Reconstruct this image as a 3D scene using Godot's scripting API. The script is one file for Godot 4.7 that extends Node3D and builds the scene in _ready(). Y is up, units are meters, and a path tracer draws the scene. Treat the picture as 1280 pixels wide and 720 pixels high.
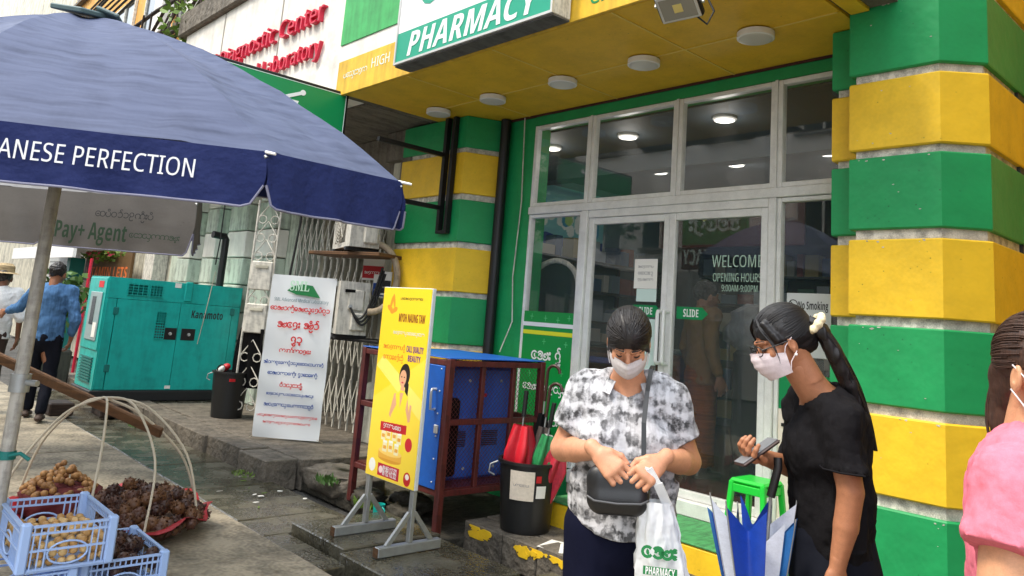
extends Node3D

# ---------------------------------------------------------------- helpers
class MB:
	var v := PackedVector3Array()
	var n := PackedVector3Array()
	var t := PackedVector2Array()
	func tri(a: Vector3, b: Vector3, c: Vector3, na: Vector3, nb: Vector3, nc: Vector3, ua := Vector2.ZERO, ub := Vector2.ZERO, uc := Vector2.ZERO) -> void:
		# a b c counter-clockwise seen from outside; stored clockwise
		v.append(a); v.append(c); v.append(b)
		n.append(na); n.append(nc); n.append(nb)
		t.append(ua); t.append(uc); t.append(ub)
	func quad(a: Vector3, b: Vector3, c: Vector3, d: Vector3) -> void:
		var m := (b - a).cross(d - a).normalized()
		tri(a, b, c, m, m, m, Vector2(0, 1), Vector2(1, 1), Vector2(1, 0))
		tri(a, c, d, m, m, m, Vector2(0, 1), Vector2(1, 0), Vector2(0, 0))
	func poly(p: Array, inside: Vector3) -> void:
		var c := Vector3.ZERO
		for q: Vector3 in p:
			c += q
		c /= p.size()
		var m: Vector3 = (p[1] - p[0]).cross(p[2] - p[0]).normalized()
		var flip := m.dot(c - inside) < 0.0
		if flip:
			m = -m
		for i in range(1, p.size() - 1):
			if flip:
				tri(p[0], p[i + 1], p[i], m, m, m)
			else:
				tri(p[0], p[i], p[i + 1], m, m, m)
	func box(c: Vector3, s: Vector3, b := Basis.IDENTITY, bev := 0.0) -> void:
		var h := s * 0.5
		if bev <= 0.0:
			var p := []
			for i in 8:
				p.append(c + b * Vector3(h.x if i & 1 else -h.x, h.y if i & 2 else -h.y, h.z if i & 4 else -h.z))
			for f in [[0, 1, 3, 2], [4, 5, 7, 6], [0, 1, 5, 4], [2, 3, 7, 6], [0, 2, 6, 4], [1, 3, 7, 5]]:
				poly([p[f[0]], p[f[1]], p[f[2]], p[f[3]]], c)
			return
		bev = minf(bev, 0.49 * minf(s.x, minf(s.y, s.z)))
		var q := {}
		for i in 8:
			var sg := Vector3(1 if i & 1 else -1, 1 if i & 2 else -1, 1 if i & 4 else -1)
			for a in 3:
				var w := h - Vector3.ONE * bev
				w[a] = h[a]
				q[i * 3 + a] = c + b * (w * sg)
		for f in [[0, 2, 6, 4, 0], [1, 3, 7, 5, 0], [0, 1, 5, 4, 1], [2, 3, 7, 6, 1], [0, 1, 3, 2, 2], [4, 5, 7, 6, 2]]:
			poly([q[f[0] * 3 + f[4]], q[f[1] * 3 + f[4]], q[f[2] * 3 + f[4]], q[f[3] * 3 + f[4]]], c)
		for i in 8:
			poly([q[i * 3], q[i * 3 + 1], q[i * 3 + 2]], c)
			for a in 3:
				var j := i | (1 << a)
				if j != i:
					var o1 := (a + 1) % 3
					var o2 := (a + 2) % 3
					poly([q[i * 3 + o1], q[j * 3 + o1], q[j * 3 + o2], q[i * 3 + o2]], c)
	func bb(a: Vector3, b: Vector3, bev := 0.0) -> void:
		box((a + b) * 0.5, (b - a).abs(), Basis.IDENTITY, bev)
	func cyl(a: Vector3, b: Vector3, r0: float, r1 := -1.0, seg := 12, caps := true) -> void:
		if r1 < 0.0:
			r1 = r0
		var ax := (b - a).normalized()
		var x := ax.cross(Vector3.UP if absf(ax.y) < 0.9 else Vector3.RIGHT).normalized()
		var y := ax.cross(x)
		for i in seg:
			var p := TAU * i / seg
			var q := TAU * (i + 1) / seg
			var e := x * cos(p) + y * sin(p)
			var g := x * cos(q) + y * sin(q)
			tri(a + e * r0, a + g * r0, b + g * r1, e, g, g)
			tri(a + e * r0, b + g * r1, b + e * r1, e, g, e)
			if caps:
				tri(a, a + g * r0, a + e * r0, -ax, -ax, -ax)
				tri(b, b + e * r1, b + g * r1, ax, ax, ax)
	func bar(a: Vector3, b: Vector3, w: float, d: float, side := Vector3.ZERO, bev := 0.0) -> void:
		var ax := (b - a).normalized()
		var x := side
		if side == Vector3.ZERO:
			x = Vector3.UP.cross(ax) if absf(ax.y) < 0.95 else Vector3.RIGHT
		x = (x - ax * x.dot(ax)).normalized()
		box((a + b) * 0.5, Vector3(w, (b - a).length(), d), Basis(x, ax, x.cross(ax)), bev)
	func tube(p: Array, r: float, seg := 8, r1 := -1.0) -> void:
		if p.size() < 2:
			return
		var rings := []
		var x := Vector3.ZERO
		for i in p.size():
			var ax: Vector3 = (p[mini(i + 1, p.size() - 1)] - p[maxi(i - 1, 0)]).normalized()
			if x == Vector3.ZERO:
				x = ax.cross(Vector3.UP if absf(ax.y) < 0.9 else Vector3.RIGHT)
			x = (x - ax * x.dot(ax)).normalized()
			var y := ax.cross(x)
			var rr := r if r1 < 0.0 else lerpf(r, r1, float(i) / (p.size() - 1))
			var ring := []
			for k in seg:
				var e := x * cos(TAU * k / seg) + y * sin(TAU * k / seg)
				ring.append([p[i] + e * rr, e])
			rings.append(ring)
		for i in p.size() - 1:
			for k in seg:
				var a = rings[i][k]
				var b = rings[i][(k + 1) % seg]
				var c = rings[i + 1][(k + 1) % seg]
				var d = rings[i + 1][k]
				tri(a[0], b[0], c[0], a[1], b[1], c[1])
				tri(a[0], c[0], d[0], a[1], c[1], d[1])
		for e in [0, p.size() - 1]:
			var pts := []
			for k in seg:
				pts.append(rings[e][k][0])
			poly(pts, p[1] if e == 0 else p[p.size() - 2])
	func lathe(prof: Array, o: Vector3, b := Basis.IDENTITY, seg := 24) -> void:
		for i in prof.size() - 1:
			var p: Vector2 = prof[i]
			var q: Vector2 = prof[i + 1]
			var nn := Vector2(q.y - p.y, p.x - q.x).normalized()
			for k in seg:
				var c0 := cos(TAU * k / seg)
				var s0 := sin(TAU * k / seg)
				var c1 := cos(TAU * (k + 1) / seg)
				var s1 := sin(TAU * (k + 1) / seg)
				var n0 := b * Vector3(nn.x * c0, nn.y, nn.x * s0)
				var n1 := b * Vector3(nn.x * c1, nn.y, nn.x * s1)
				var A := o + b * Vector3(p.x * c0, p.y, p.x * s0)
				var B := o + b * Vector3(p.x * c1, p.y, p.x * s1)
				var C := o + b * Vector3(q.x * c1, q.y, q.x * s1)
				var D := o + b * Vector3(q.x * c0, q.y, q.x * s0)
				if q.x > 0.0:
					tri(A, D, C, n0, n0, n1)
				if p.x > 0.0:
					tri(A, C, B, n0, n1, n1)
	func ball(c: Vector3, r: Vector3, b := Basis.IDENTITY, rings := 8, seg := 12) -> void:
		for i in rings:
			for k in seg:
				var f := func(ii: int, kk: int) -> Vector3:
					var th := PI * ii / rings
					var ph := TAU * kk / seg
					return Vector3(sin(th) * cos(ph), cos(th), sin(th) * sin(ph))
				var A: Vector3 = f.call(i, k)
				var B: Vector3 = f.call(i, k + 1)
				var C: Vector3 = f.call(i + 1, k + 1)
				var D: Vector3 = f.call(i + 1, k)
				var nA := b * (A / r).normalized()
				var nB := b * (B / r).normalized()
				var nC := b * (C / r).normalized()
				var nD := b * (D / r).normalized()
				if i > 0:
					tri(c + b * (A * r), c + b * (B * r), c + b * (C * r), nA, nB, nC)
				if i < rings - 1:
					tri(c + b * (A * r), c + b * (C * r), c + b * (D * r), nA, nC, nD)
	func prism(pts: PackedVector2Array, o: Vector3, x: Vector3, y: Vector3, depth: float) -> void:
		# polygon in the plane (x, y) through o, pushed out by depth along x cross y
		var z := x.cross(y).normalized()
		if Geometry2D.is_polygon_clockwise(pts):
			pts = pts.duplicate()
			pts.reverse()
		var id := Geometry2D.triangulate_polygon(pts)
		for i in range(0, id.size(), 3):
			var q := []
			for k in 3:
				q.append(pts[id[i + k]])
			if (q[1] - q[0]).cross(q[2] - q[0]) < 0.0:
				q = [q[0], q[2], q[1]]
			var w := []
			for k in 3:
				w.append(o + x * q[k].x + y * q[k].y)
			tri(w[0] + z * depth, w[1] + z * depth, w[2] + z * depth, z, z, z)
			tri(w[0], w[2], w[1], -z, -z, -z)
		for i in pts.size():
			var a := pts[i]
			var c := pts[(i + 1) % pts.size()]
			var A := o + x * a.x + y * a.y
			var C := o + x * c.x + y * c.y
			quad(A, C, C + z * depth, A + z * depth)
	func sheet(nu: int, nv: int, f: Callable, thick := 0.0) -> void:
		# f(u, v) -> point; smooth normals; thickness pushed to the back
		var p := []
		var m := []
		for j in nv + 1:
			for i in nu + 1:
				p.append(f.call(float(i) / nu, float(j) / nv))
		for j in nv + 1:
			for i in nu + 1:
				var du: Vector3 = p[j * (nu + 1) + mini(i + 1, nu)] - p[j * (nu + 1) + maxi(i - 1, 0)]
				var dv: Vector3 = p[mini(j + 1, nv) * (nu + 1) + i] - p[maxi(j - 1, 0) * (nu + 1) + i]
				m.append(du.cross(dv).normalized())
		for side in ([0, 1] if thick > 0.0 else [0]):
			for j in nv:
				for i in nu:
					var a := j * (nu + 1) + i
					var id := [a, a + 1, a + nu + 2, a + nu + 1]
					var q := []
					for k in id:
						q.append(p[k] - m[k] * thick * side)
					var s := -1.0 if side else 1.0
					var uvs := [Vector2(float(i) / nu, 1.0 - float(j) / nv), Vector2(float(i + 1) / nu, 1.0 - float(j) / nv), Vector2(float(i + 1) / nu, 1.0 - float(j + 1) / nv), Vector2(float(i) / nu, 1.0 - float(j + 1) / nv)]
					if side:
						tri(q[0], q[2], q[1], m[id[0]] * s, m[id[2]] * s, m[id[1]] * s, uvs[0], uvs[2], uvs[1])
						tri(q[0], q[3], q[2], m[id[0]] * s, m[id[3]] * s, m[id[2]] * s, uvs[0], uvs[3], uvs[2])
					else:
						tri(q[0], q[1], q[2], m[id[0]], m[id[1]], m[id[2]], uvs[0], uvs[1], uvs[2])
						tri(q[0], q[2], q[3], m[id[0]], m[id[2]], m[id[3]], uvs[0], uvs[2], uvs[3])
	func stroke(pts: Array, o: Vector3, x: Vector3, y: Vector3, w: float) -> void:
		# flat ribbon along a 2-D polyline
		var z := x.cross(y).normalized()
		var l := []
		for i in pts.size():
			var d: Vector2 = (pts[mini(i + 1, pts.size() - 1)] - pts[maxi(i - 1, 0)]).normalized()
			var e := Vector2(-d.y, d.x) * w * 0.5
			l.append([o + x * (pts[i].x + e.x) + y * (pts[i].y + e.y), o + x * (pts[i].x - e.x) + y * (pts[i].y - e.y)])
		for i in pts.size() - 1:
			tri(l[i][0], l[i][1], l[i + 1][1], z, z, z)
			tri(l[i][0], l[i + 1][1], l[i + 1][0], z, z, z)
	func mesh(m: Material) -> ArrayMesh:
		var am := ArrayMesh.new()
		var ar := []
		ar.resize(Mesh.ARRAY_MAX)
		ar[Mesh.ARRAY_VERTEX] = v
		ar[Mesh.ARRAY_NORMAL] = n
		ar[Mesh.ARRAY_TEX_UV] = t
		am.add_surface_from_arrays(Mesh.PRIMITIVE_TRIANGLES, ar)
		am.surface_set_material(0, m)
		return am

class SDF:
	var o: Vector3
	var cell: float
	var nx: int
	var ny: int
	var nz: int
	var f := PackedFloat32Array()
	func _init(lo: Vector3, hi: Vector3, c: float) -> void:
		o = lo
		cell = c
		nx = int(ceil((hi.x - lo.x) / c)) + 1
		ny = int(ceil((hi.y - lo.y) / c)) + 1
		nz = int(ceil((hi.z - lo.z) / c)) + 1
		f.resize(nx * ny * nz)
		f.fill(0.3)
	func cone(a: Vector3, b: Vector3, ra: float, rb: float, k := 0.02, fd := Vector3.ZERO, fs := 1.0, sub := false) -> void:
		var rm := (maxf(ra, rb)) * maxf(1.0, 1.0 / fs) + k + cell * 2.0
		var lo := ((a.min(b) - Vector3.ONE * rm) - o) / cell
		var hi := ((a.max(b) + Vector3.ONE * rm) - o) / cell
		var i0 := clampi(int(lo.x), 0, nx - 1)
		var i1 := clampi(int(hi.x) + 1, 0, nx - 1)
		var j0 := clampi(int(lo.y), 0, ny - 1)
		var j1 := clampi(int(hi.y) + 1, 0, ny - 1)
		var k0 := clampi(int(lo.z), 0, nz - 1)
		var k1 := clampi(int(hi.z) + 1, 0, nz - 1)
		var ab := b - a
		var l2 := maxf(ab.length_squared(), 1e-9)
		for kk in range(k0, k1 + 1):
			for jj in range(j0, j1 + 1):
				var row := (kk * ny + jj) * nx
				for ii in range(i0, i1 + 1):
					var p := Vector3(o.x + ii * cell, o.y + jj * cell, o.z + kk * cell) - a
					var h := clampf(p.dot(ab) / l2, 0.0, 1.0)
					var q := p - ab * h
					if fs != 1.0:
						q += fd * (q.dot(fd) * (fs - 1.0))
					var d := q.length() - (ra + (rb - ra) * h)
					var id := row + ii
					var g := f[id]
					if sub:
						f[id] = maxf(g, -d)
						continue
					if k > 0.0:
						var w := maxf(k - absf(g - d), 0.0) / k
						f[id] = minf(g, d) - w * w * k * 0.25
					else:
						f[id] = minf(g, d)
	func egg(c: Vector3, r: Vector3, k := 0.02, b := Basis.IDENTITY, sub := false) -> void:
		var rm := maxf(r.x, maxf(r.y, r.z)) + k + cell * 2.0
		var i0 := clampi(int((c.x - rm - o.x) / cell), 0, nx - 1)
		var i1 := clampi(int((c.x + rm - o.x) / cell) + 1, 0, nx - 1)
		var j0 := clampi(int((c.y - rm - o.y) / cell), 0, ny - 1)
		var j1 := clampi(int((c.y + rm - o.y) / cell) + 1, 0, ny - 1)
		var k0 := clampi(int((c.z - rm - o.z) / cell), 0, nz - 1)
		var k1 := clampi(int((c.z + rm - o.z) / cell) + 1, 0, nz - 1)
		var bi := b.transposed()
		var mr := minf(r.x, minf(r.y, r.z))
		for kk in range(k0, k1 + 1):
			for jj in range(j0, j1 + 1):
				var row := (kk * ny + jj) * nx
				for ii in range(i0, i1 + 1):
					var p := bi * (Vector3(o.x + ii * cell, o.y + jj * cell, o.z + kk * cell) - c)
					var e := (p / r).length()
					var e2 := (p / (r * r)).length()
					var d := (e * (e - 1.0) / e2) if e2 > 1e-6 else -mr
					var id := row + ii
					var g := f[id]
					if sub:
						f[id] = maxf(g, -d)
						continue
					if k > 0.0:
						var w := maxf(k - absf(g - d), 0.0) / k
						f[id] = minf(g, d) - w * w * k * 0.25
					else:
						f[id] = minf(g, d)
	func cut(p: Vector3, nn: Vector3, wave := 0.0) -> void:
		# removes what lies beyond the plane on the side nn points to
		for kk in nz:
			for jj in ny:
				var row := (kk * ny + jj) * nx
				for ii in nx:
					var q := Vector3(o.x + ii * cell, o.y + jj * cell, o.z + kk * cell)
					var d := (q - p).dot(nn)
					if wave > 0.0:
						d += wave * sin(q.x * 31.0 + q.z * 23.0)
					if d > f[row + ii]:
						f[row + ii] = d
	func folds(amp: float, freq: Vector3, sd: int) -> void:
		var fn := FastNoiseLite.new()
		fn.seed = sd
		fn.frequency = 1.0
		fn.fractal_octaves = 2
		for kk in nz:
			for jj in ny:
				var row := (kk * ny + jj) * nx
				for ii in nx:
					if absf(f[row + ii]) < 0.04:
						var q := Vector3(o.x + ii * cell, o.y + jj * cell, o.z + kk * cell) * freq
						f[row + ii] += amp * fn.get_noise_3dv(q)
	func add(mb: MB, xf := Transform3D()) -> void:
		var idx := {}
		var vs := PackedVector3Array()
		var ns := PackedVector3Array()
		var sy := nx
		var sz := nx * ny
		var off := [0, 1, sy, sy + 1, sz, sz + 1, sz + sy, sz + sy + 1]
		for kk in nz - 1:
			for jj in ny - 1:
				for ii in nx - 1:
					var b := kk * sz + jj * sy + ii
					var f0 := f[b]
					var f1 := f[b + 1]
					var f2 := f[b + sy]
					var f3 := f[b + sy + 1]
					var f4 := f[b + sz]
					var f5 := f[b + sz + 1]
					var f6 := f[b + sz + sy]
					var f7 := f[b + sz + sy + 1]
					var cnt := int(f0 < 0.0) + int(f1 < 0.0) + int(f2 < 0.0) + int(f3 < 0.0) + int(f4 < 0.0) + int(f5 < 0.0) + int(f6 < 0.0) + int(f7 < 0.0)
					if cnt == 0 or cnt == 8:
						continue
					var g := [f0, f1, f2, f3, f4, f5, f6, f7]
					var s := Vector3.ZERO
					var c := 0
					for e in [[0, 1], [2, 3], [4, 5], [6, 7], [0, 2], [1, 3], [4, 6], [5, 7], [0, 4], [1, 5], [2, 6], [3, 7]]:
						var ga: float = g[e[0]]
						var gb: float = g[e[1]]
						if (ga < 0.0) != (gb < 0.0):
							var h := ga / (ga - gb)
							var pa := Vector3(e[0] & 1, (e[0] >> 1) & 1, e[0] >> 2)
							var pb := Vector3(e[1] & 1, (e[1] >> 1) & 1, e[1] >> 2)
							s += pa.lerp(pb, h)
							c += 1
					s /= c
					idx[b] = vs.size()
					vs.append(o + (Vector3(ii, jj, kk) + s) * cell)
					ns.append(Vector3(f1 + f3 + f5 + f7 - f0 - f2 - f4 - f6, f2 + f3 + f6 + f7 - f0 - f1 - f4 - f5, f4 + f5 + f6 + f7 - f0 - f1 - f2 - f3).normalized())
		for i in vs.size():
			vs[i] = xf * vs[i]
			ns[i] = (xf.basis * ns[i]).normalized()
		for b: int in idx:
			var fa := f[b] < 0.0
			for ax in [[1, sy, sz], [sy, sz, 1], [sz, 1, sy]]:
				if (f[b + ax[0]] < 0.0) == fa:
					continue
				var q := [b, b - ax[1], b - ax[1] - ax[2], b - ax[2]]
				var ok := true
				for e in q:
					if not idx.has(e):
						ok = false
				if not ok:
					continue
				var w := [idx[q[0]], idx[q[1]], idx[q[2]], idx[q[3]]]
				if not fa:
					w = [w[3], w[2], w[1], w[0]]
				mb.tri(vs[w[0]], vs[w[1]], vs[w[2]], ns[w[0]], ns[w[1]], ns[w[2]])
				mb.tri(vs[w[0]], vs[w[2]], vs[w[3]], ns[w[0]], ns[w[2]], ns[w[3]])

var taken := {}
var mats := {}
var texs := {}
var rng := RandomNumberGenerator.new()
var fnt_b := SystemFont.new()
var fnt_r := SystemFont.new()
var fnt_s := SystemFont.new()

func numbered(s: String) -> String:
	if not taken.has(s):
		taken[s] = 0
		return s
	taken[s] += 1
	return "%s_%03d" % [s, taken[s]]

func put(mb: MB, called: String, m: Material, parent: Node = self) -> MeshInstance3D:
	var o := MeshInstance3D.new()
	o.mesh = mb.mesh(m)
	o.name = numbered(called) if parent == self else called
	parent.add_child(o, true)
	return o

func inst(mesh: Mesh, called: String, parent: Node, xf: Transform3D, m: Material = null) -> MeshInstance3D:
	var o := MeshInstance3D.new()
	o.mesh = mesh
	o.name = numbered(called) if parent == self else called
	o.transform = xf
	if m:
		o.material_override = m
	parent.add_child(o, true)
	return o

func tag(o: Node, label: String, category: String, group := "") -> Node:
	o.set_meta("label", label)
	o.set_meta("category", category)
	if group:
		o.set_meta("group", group)
	return o

func struct(o: Node, label := "") -> Node:
	o.set_meta("kind", "structure")
	if label:
		o.set_meta("label", label)
	return o

func thing(called: String, label: String, category: String, at := Vector3.ZERO, turn := 0.0, group := "") -> Node3D:
	var o := Node3D.new()
	o.name = numbered(called)
	add_child(o)
	o.position = at
	o.rotation.y = turn
	tag(o, label, category, group)
	return o

func node(called: String, parent: Node, at := Vector3.ZERO) -> Node3D:
	var o := Node3D.new()
	o.name = called
	parent.add_child(o, true)
	o.position = at
	return o

# one box as a named part
func bp(parent: Node, called: String, a: Vector3, b: Vector3, m: Material, bev := 0.0) -> MeshInstance3D:
	var mb := MB.new()
	mb.bb(a, b, bev)
	return put(mb, called, m, parent)

# a sheet in the x-y plane with rectangular openings [x0, y0, x1, y1] cut through it
func holed(mb: MB, x0: float, x1: float, y0: float, y1: float, z0: float, z1: float, holes: Array) -> void:
	var xs := [x0, x1]
	var ys := [y0, y1]
	for h in holes:
		xs.append_array([h[0], h[2]])
		ys.append_array([h[1], h[3]])
	xs.sort()
	ys.sort()
	for i in xs.size() - 1:
		for k in ys.size() - 1:
			if xs[i + 1] - xs[i] < 0.0005 or ys[k + 1] - ys[k] < 0.0005:
				continue
			var c := Vector2((xs[i] + xs[i + 1]) * 0.5, (ys[k] + ys[k + 1]) * 0.5)
			var open := false
			for h in holes:
				if c.x > h[0] and c.x < h[2] and c.y > h[1] and c.y < h[3]:
					open = true
			if not open:
				mb.bb(Vector3(xs[i], ys[k], z0), Vector3(xs[i + 1], ys[k + 1], z1))

# ---------------------------------------------------------------- textures and materials
func noise_img(sz: int, freq: float, sd: int, oct := 4, typ := FastNoiseLite.TYPE_SIMPLEX_SMOOTH, sx := 1, sy := 1) -> Image:
	var f := FastNoiseLite.new()
	f.seed = sd
	f.frequency = freq
	f.noise_type = typ
	f.fractal_octaves = oct
	var im := f.get_seamless_image(sz / sx, sz / sy)
	im.convert(Image.FORMAT_L8)
	if sx > 1 or sy > 1:
		im.resize(sz, sz, Image.INTERPOLATE_CUBIC)
	return im

func tex(im: Image) -> ImageTexture:
	im.generate_mipmaps()
	return ImageTexture.create_from_image(im)

func grey(key: String, ims: Array, wts: Array, lo: float, hi: float, gam := 1.0) -> void:
	var s: int = ims[0].get_width()
	var im := Image.create_empty(s, s, false, Image.FORMAT_RGB8)
	for y in s:
		for x in s:
			var a := 0.0
			for k in ims.size():
				a += ims[k].get_pixel(x, y).r * wts[k]
			a = clampf(lo + (hi - lo) * pow(clampf(a, 0.0, 1.0), gam), 0.0, 1.0)
			im.set_pixel(x, y, Color(a, a, a))
	texs[key] = tex(im)

func bump(key: String, im: Image, k: float) -> void:
	var b := im.duplicate()
	b.convert(Image.FORMAT_RGB8)
	b.bump_map_to_normal_map(k)
	texs[key] = tex(b)

func make_textures() -> void:
	var big := noise_img(256, 0.012, 1, 5)
	var mid := noise_img(256, 0.04, 2, 4)
	var fin := noise_img(256, 0.18, 3, 3)
	var strk := noise_img(256, 0.05, 4, 4, FastNoiseLite.TYPE_SIMPLEX_SMOOTH, 1, 8)
	var wood := noise_img(256, 0.06, 5, 4, FastNoiseLite.TYPE_SIMPLEX_SMOOTH, 16, 1)
	grey("paint", [big, mid, fin], [0.5, 0.3, 0.3], 0.88, 1.05)
	grey("grime", [big, mid, fin, strk], [0.4, 0.2, 0.15, 0.5], 0.45, 1.15, 0.8)
	grey("streak", [strk, big, mid, fin], [0.45, 0.35, 0.2, 0.1], 0.66, 1.08, 0.7)
	grey("stain", [strk, big, mid], [0.35, 0.55, 0.25], 0.72, 1.06, 0.6)
	grey("concrete", [big, mid, fin], [0.5, 0.3, 0.4], 0.4, 1.2)
	grey("wood", [wood, fin], [0.8, 0.2], 0.5, 1.1)
	grey("cloth", [mid, fin], [0.5, 0.5], 0.85, 1.05)
	grey("wetr", [big, mid], [0.8, 0.25], -0.5, 1.15)
	grey("foam", [fin, mid], [0.7, 0.3], 0.6, 1.1)
	grey("top_streak", [noise_img(256, 0.1, 14, 4, FastNoiseLite.TYPE_SIMPLEX_SMOOTH, 16, 1), big, fin], [0.6, 0.35, 0.12], 0.82, 1.12)  # lengthwise streaks for the blue umbrella canopy
	bump("b_top_streak", noise_img(256, 0.07, 15, 3, FastNoiseLite.TYPE_SIMPLEX_SMOOTH, 8, 1), 3.0)
	# house paint with specks of dirt and pinholes
	var pim: Image = texs["paint"].get_image()
	pim.clear_mipmaps()
	var sr := RandomNumberGenerator.new()
	sr.seed = 77
	for i in 45:
		var k := sr.randf_range(0.5, 0.85)
		var px := Vector2i(sr.randi() % 254, sr.randi() % 254)
		pim.fill_rect(Rect2i(px, Vector2i(1, 1)), Color(k, k, k))
	texs["speck"] = tex(pim)
	bump("b_fine", fin, 2.5)
	bump("b_mid", mid, 4.0)
	bump("b_big", big, 6.0)
	bump("b_wood", wood, 3.0)
	# tie-dyed cloth: rows of smoky grey blots on white
	var im := Image.create_empty(256, 256, false, Image.FORMAT_RGB8)
	for y in 256:
		for x in 256:
			var yy := y + (big.get_pixel(x, y).r - 0.5) * 40.0 + (mid.get_pixel(x, y).r - 0.5) * 18.0
			var xx := x + (mid.get_pixel((x + 90) % 256, (y + 50) % 256).r - 0.5) * 46.0
			var row := 0.5 + 0.5 * sin(yy * TAU / 42.7)
			var col := 0.35 + 0.65 * (0.5 + 0.5 * sin(xx * TAU / 36.6 + floorf(yy / 42.7) * 2.1))
			var a := row * col * (0.35 + 1.2 * big.get_pixel((x + 40) % 256, y).r) + (strk.get_pixel(x, y).r - 0.5) * 0.7 + (fin.get_pixel(x, y).r - 0.5) * 0.3
			a = smoothstep(-0.05, 0.9, a)
			var w := lerpf(0.8, 0.24, a)
			im.set_pixel(x, y, Color(w, w * 1.0, w * 1.02))
	texs["shibori"] = tex(im)
	# hair: fine lengthwise strands
	grey("hair", [noise_img(256, 0.12, 9, 3, FastNoiseLite.TYPE_SIMPLEX_SMOOTH, 1, 16)], [1.0], 0.5, 1.3)

func M(key: String, c: Color, rough := 0.7, metal := 0.0, tx := "", sc := 1.0, bm := "", bs := 0.4) -> StandardMaterial3D:
	if mats.has(key):
		return mats[key]
	var m := StandardMaterial3D.new()
	m.albedo_color = c
	m.roughness = rough
	m.metallic = metal
	if tx:
		m.albedo_texture = texs[tx]
	if bm:
		m.normal_enabled = true
		m.normal_texture = texs[bm]
		m.normal_scale = bs
	if tx or bm:
		m.uv1_triplanar = true
		m.uv1_world_triplanar = true
		m.uv1_scale = Vector3.ONE * sc
	mats[key] = m
	return m

func c8(r: int, g: int, b: int) -> Color:
	return Color8(r, g, b)

func image_mat(key: String, im: Image, rough := 0.6) -> StandardMaterial3D:
	var m := StandardMaterial3D.new()
	m.albedo_texture = tex(im)
	m.roughness = rough
	mats[key] = m
	return m

func fill(im: Image, p: Array, c: Color) -> void:
	# fills a polygon given in pixels
	var y0 := 1e9
	var y1 := -1e9
	for q: Vector2 in p:
		y0 = minf(y0, q.y)
		y1 = maxf(y1, q.y)
	for y in range(maxi(0, int(y0)), mini(im.get_height() - 1, int(y1)) + 1):
		var xs := []
		var yc := y + 0.5
		for i in p.size():
			var a: Vector2 = p[i]
			var b: Vector2 = p[(i + 1) % p.size()]
			if (a.y <= yc) != (b.y <= yc):
				xs.append(a.x + (yc - a.y) / (b.y - a.y) * (b.x - a.x))
		xs.sort()
		for i in range(0, xs.size() - 1, 2):
			var xa := maxi(0, int(round(xs[i])))
			var xb := mini(im.get_width(), int(round(xs[i + 1])))
			if xb > xa:
				im.fill_rect(Rect2i(xa, y, xb - xa, 1), c)

func disc(im: Image, c: Vector2, r: Vector2, col: Color, rot := 0.0) -> void:
	var p := []
	for i in 24:
		p.append(c + (Vector2(cos(TAU * i / 24), sin(TAU * i / 24)) * r).rotated(rot))
	fill(im, p, col)

# ---------------------------------------------------------------- lettering
func text_mesh(s: String, h: float, depth: float, m: Material, font: Font, width := 0.0) -> TextMesh:
	var t := TextMesh.new()
	t.text = s
	t.font = font
	t.font_size = 64
	t.pixel_size = h / 46.0
	t.depth = depth
	t.curve_step = 4.0
	t.horizontal_alignment = HORIZONTAL_ALIGNMENT_CENTER
	t.material = m
	return t

# one line of print: x and y give the writing direction and its up, at the line's centre
func print_line(parent: Node, s: String, at: Vector3, x: Vector3, y: Vector3, h: float, m: Material, font: Font = null, width := 0.0, depth := 0.001, skew := 0.0, called := "lettering") -> MeshInstance3D:
	var t := text_mesh(s, h, depth, m, font if font else fnt_b)
	var o := MeshInstance3D.new()
	o.mesh = t
	o.name = called
	var k := 1.0
	if width > 0.0:
		k = width / maxf(t.get_aabb().size.x, 0.001)
	x = x.normalized()
	y = y.normalized()
	o.transform = Transform3D(Basis(x * k, y + x * skew, x.cross(y)), at)
	parent.add_child(o, true)
	return o

# raised letters, each a part of its own; widths fitted to the given length
func letters(parent: Node, s: String, at: Vector3, x: Vector3, y: Vector3, h: float, width: float, m: Material, depth: float, font: Font, skew := 0.0) -> void:
	var total := font.get_string_size(s, HORIZONTAL_ALIGNMENT_LEFT, -1, 64).x
	var k := width / total
	x = x.normalized()
	y = y.normalized()
	for i in s.length():
		if s[i] == " ":
			continue
		var a := font.get_string_size(s.substr(0, i), HORIZONTAL_ALIGNMENT_LEFT, -1, 64).x
		var b := font.get_string_size(s.substr(0, i + 1), HORIZONTAL_ALIGNMENT_LEFT, -1, 64).x
		var t := text_mesh(s[i], h, depth, m, font)
		var o := MeshInstance3D.new()
		o.mesh = t
		o.name = "letter"
		o.transform = Transform3D(Basis(x * (k / t.pixel_size), y + x * skew, x.cross(y)), at + x * ((a + b) * 0.5 * k))
		parent.add_child(o, true)

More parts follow.
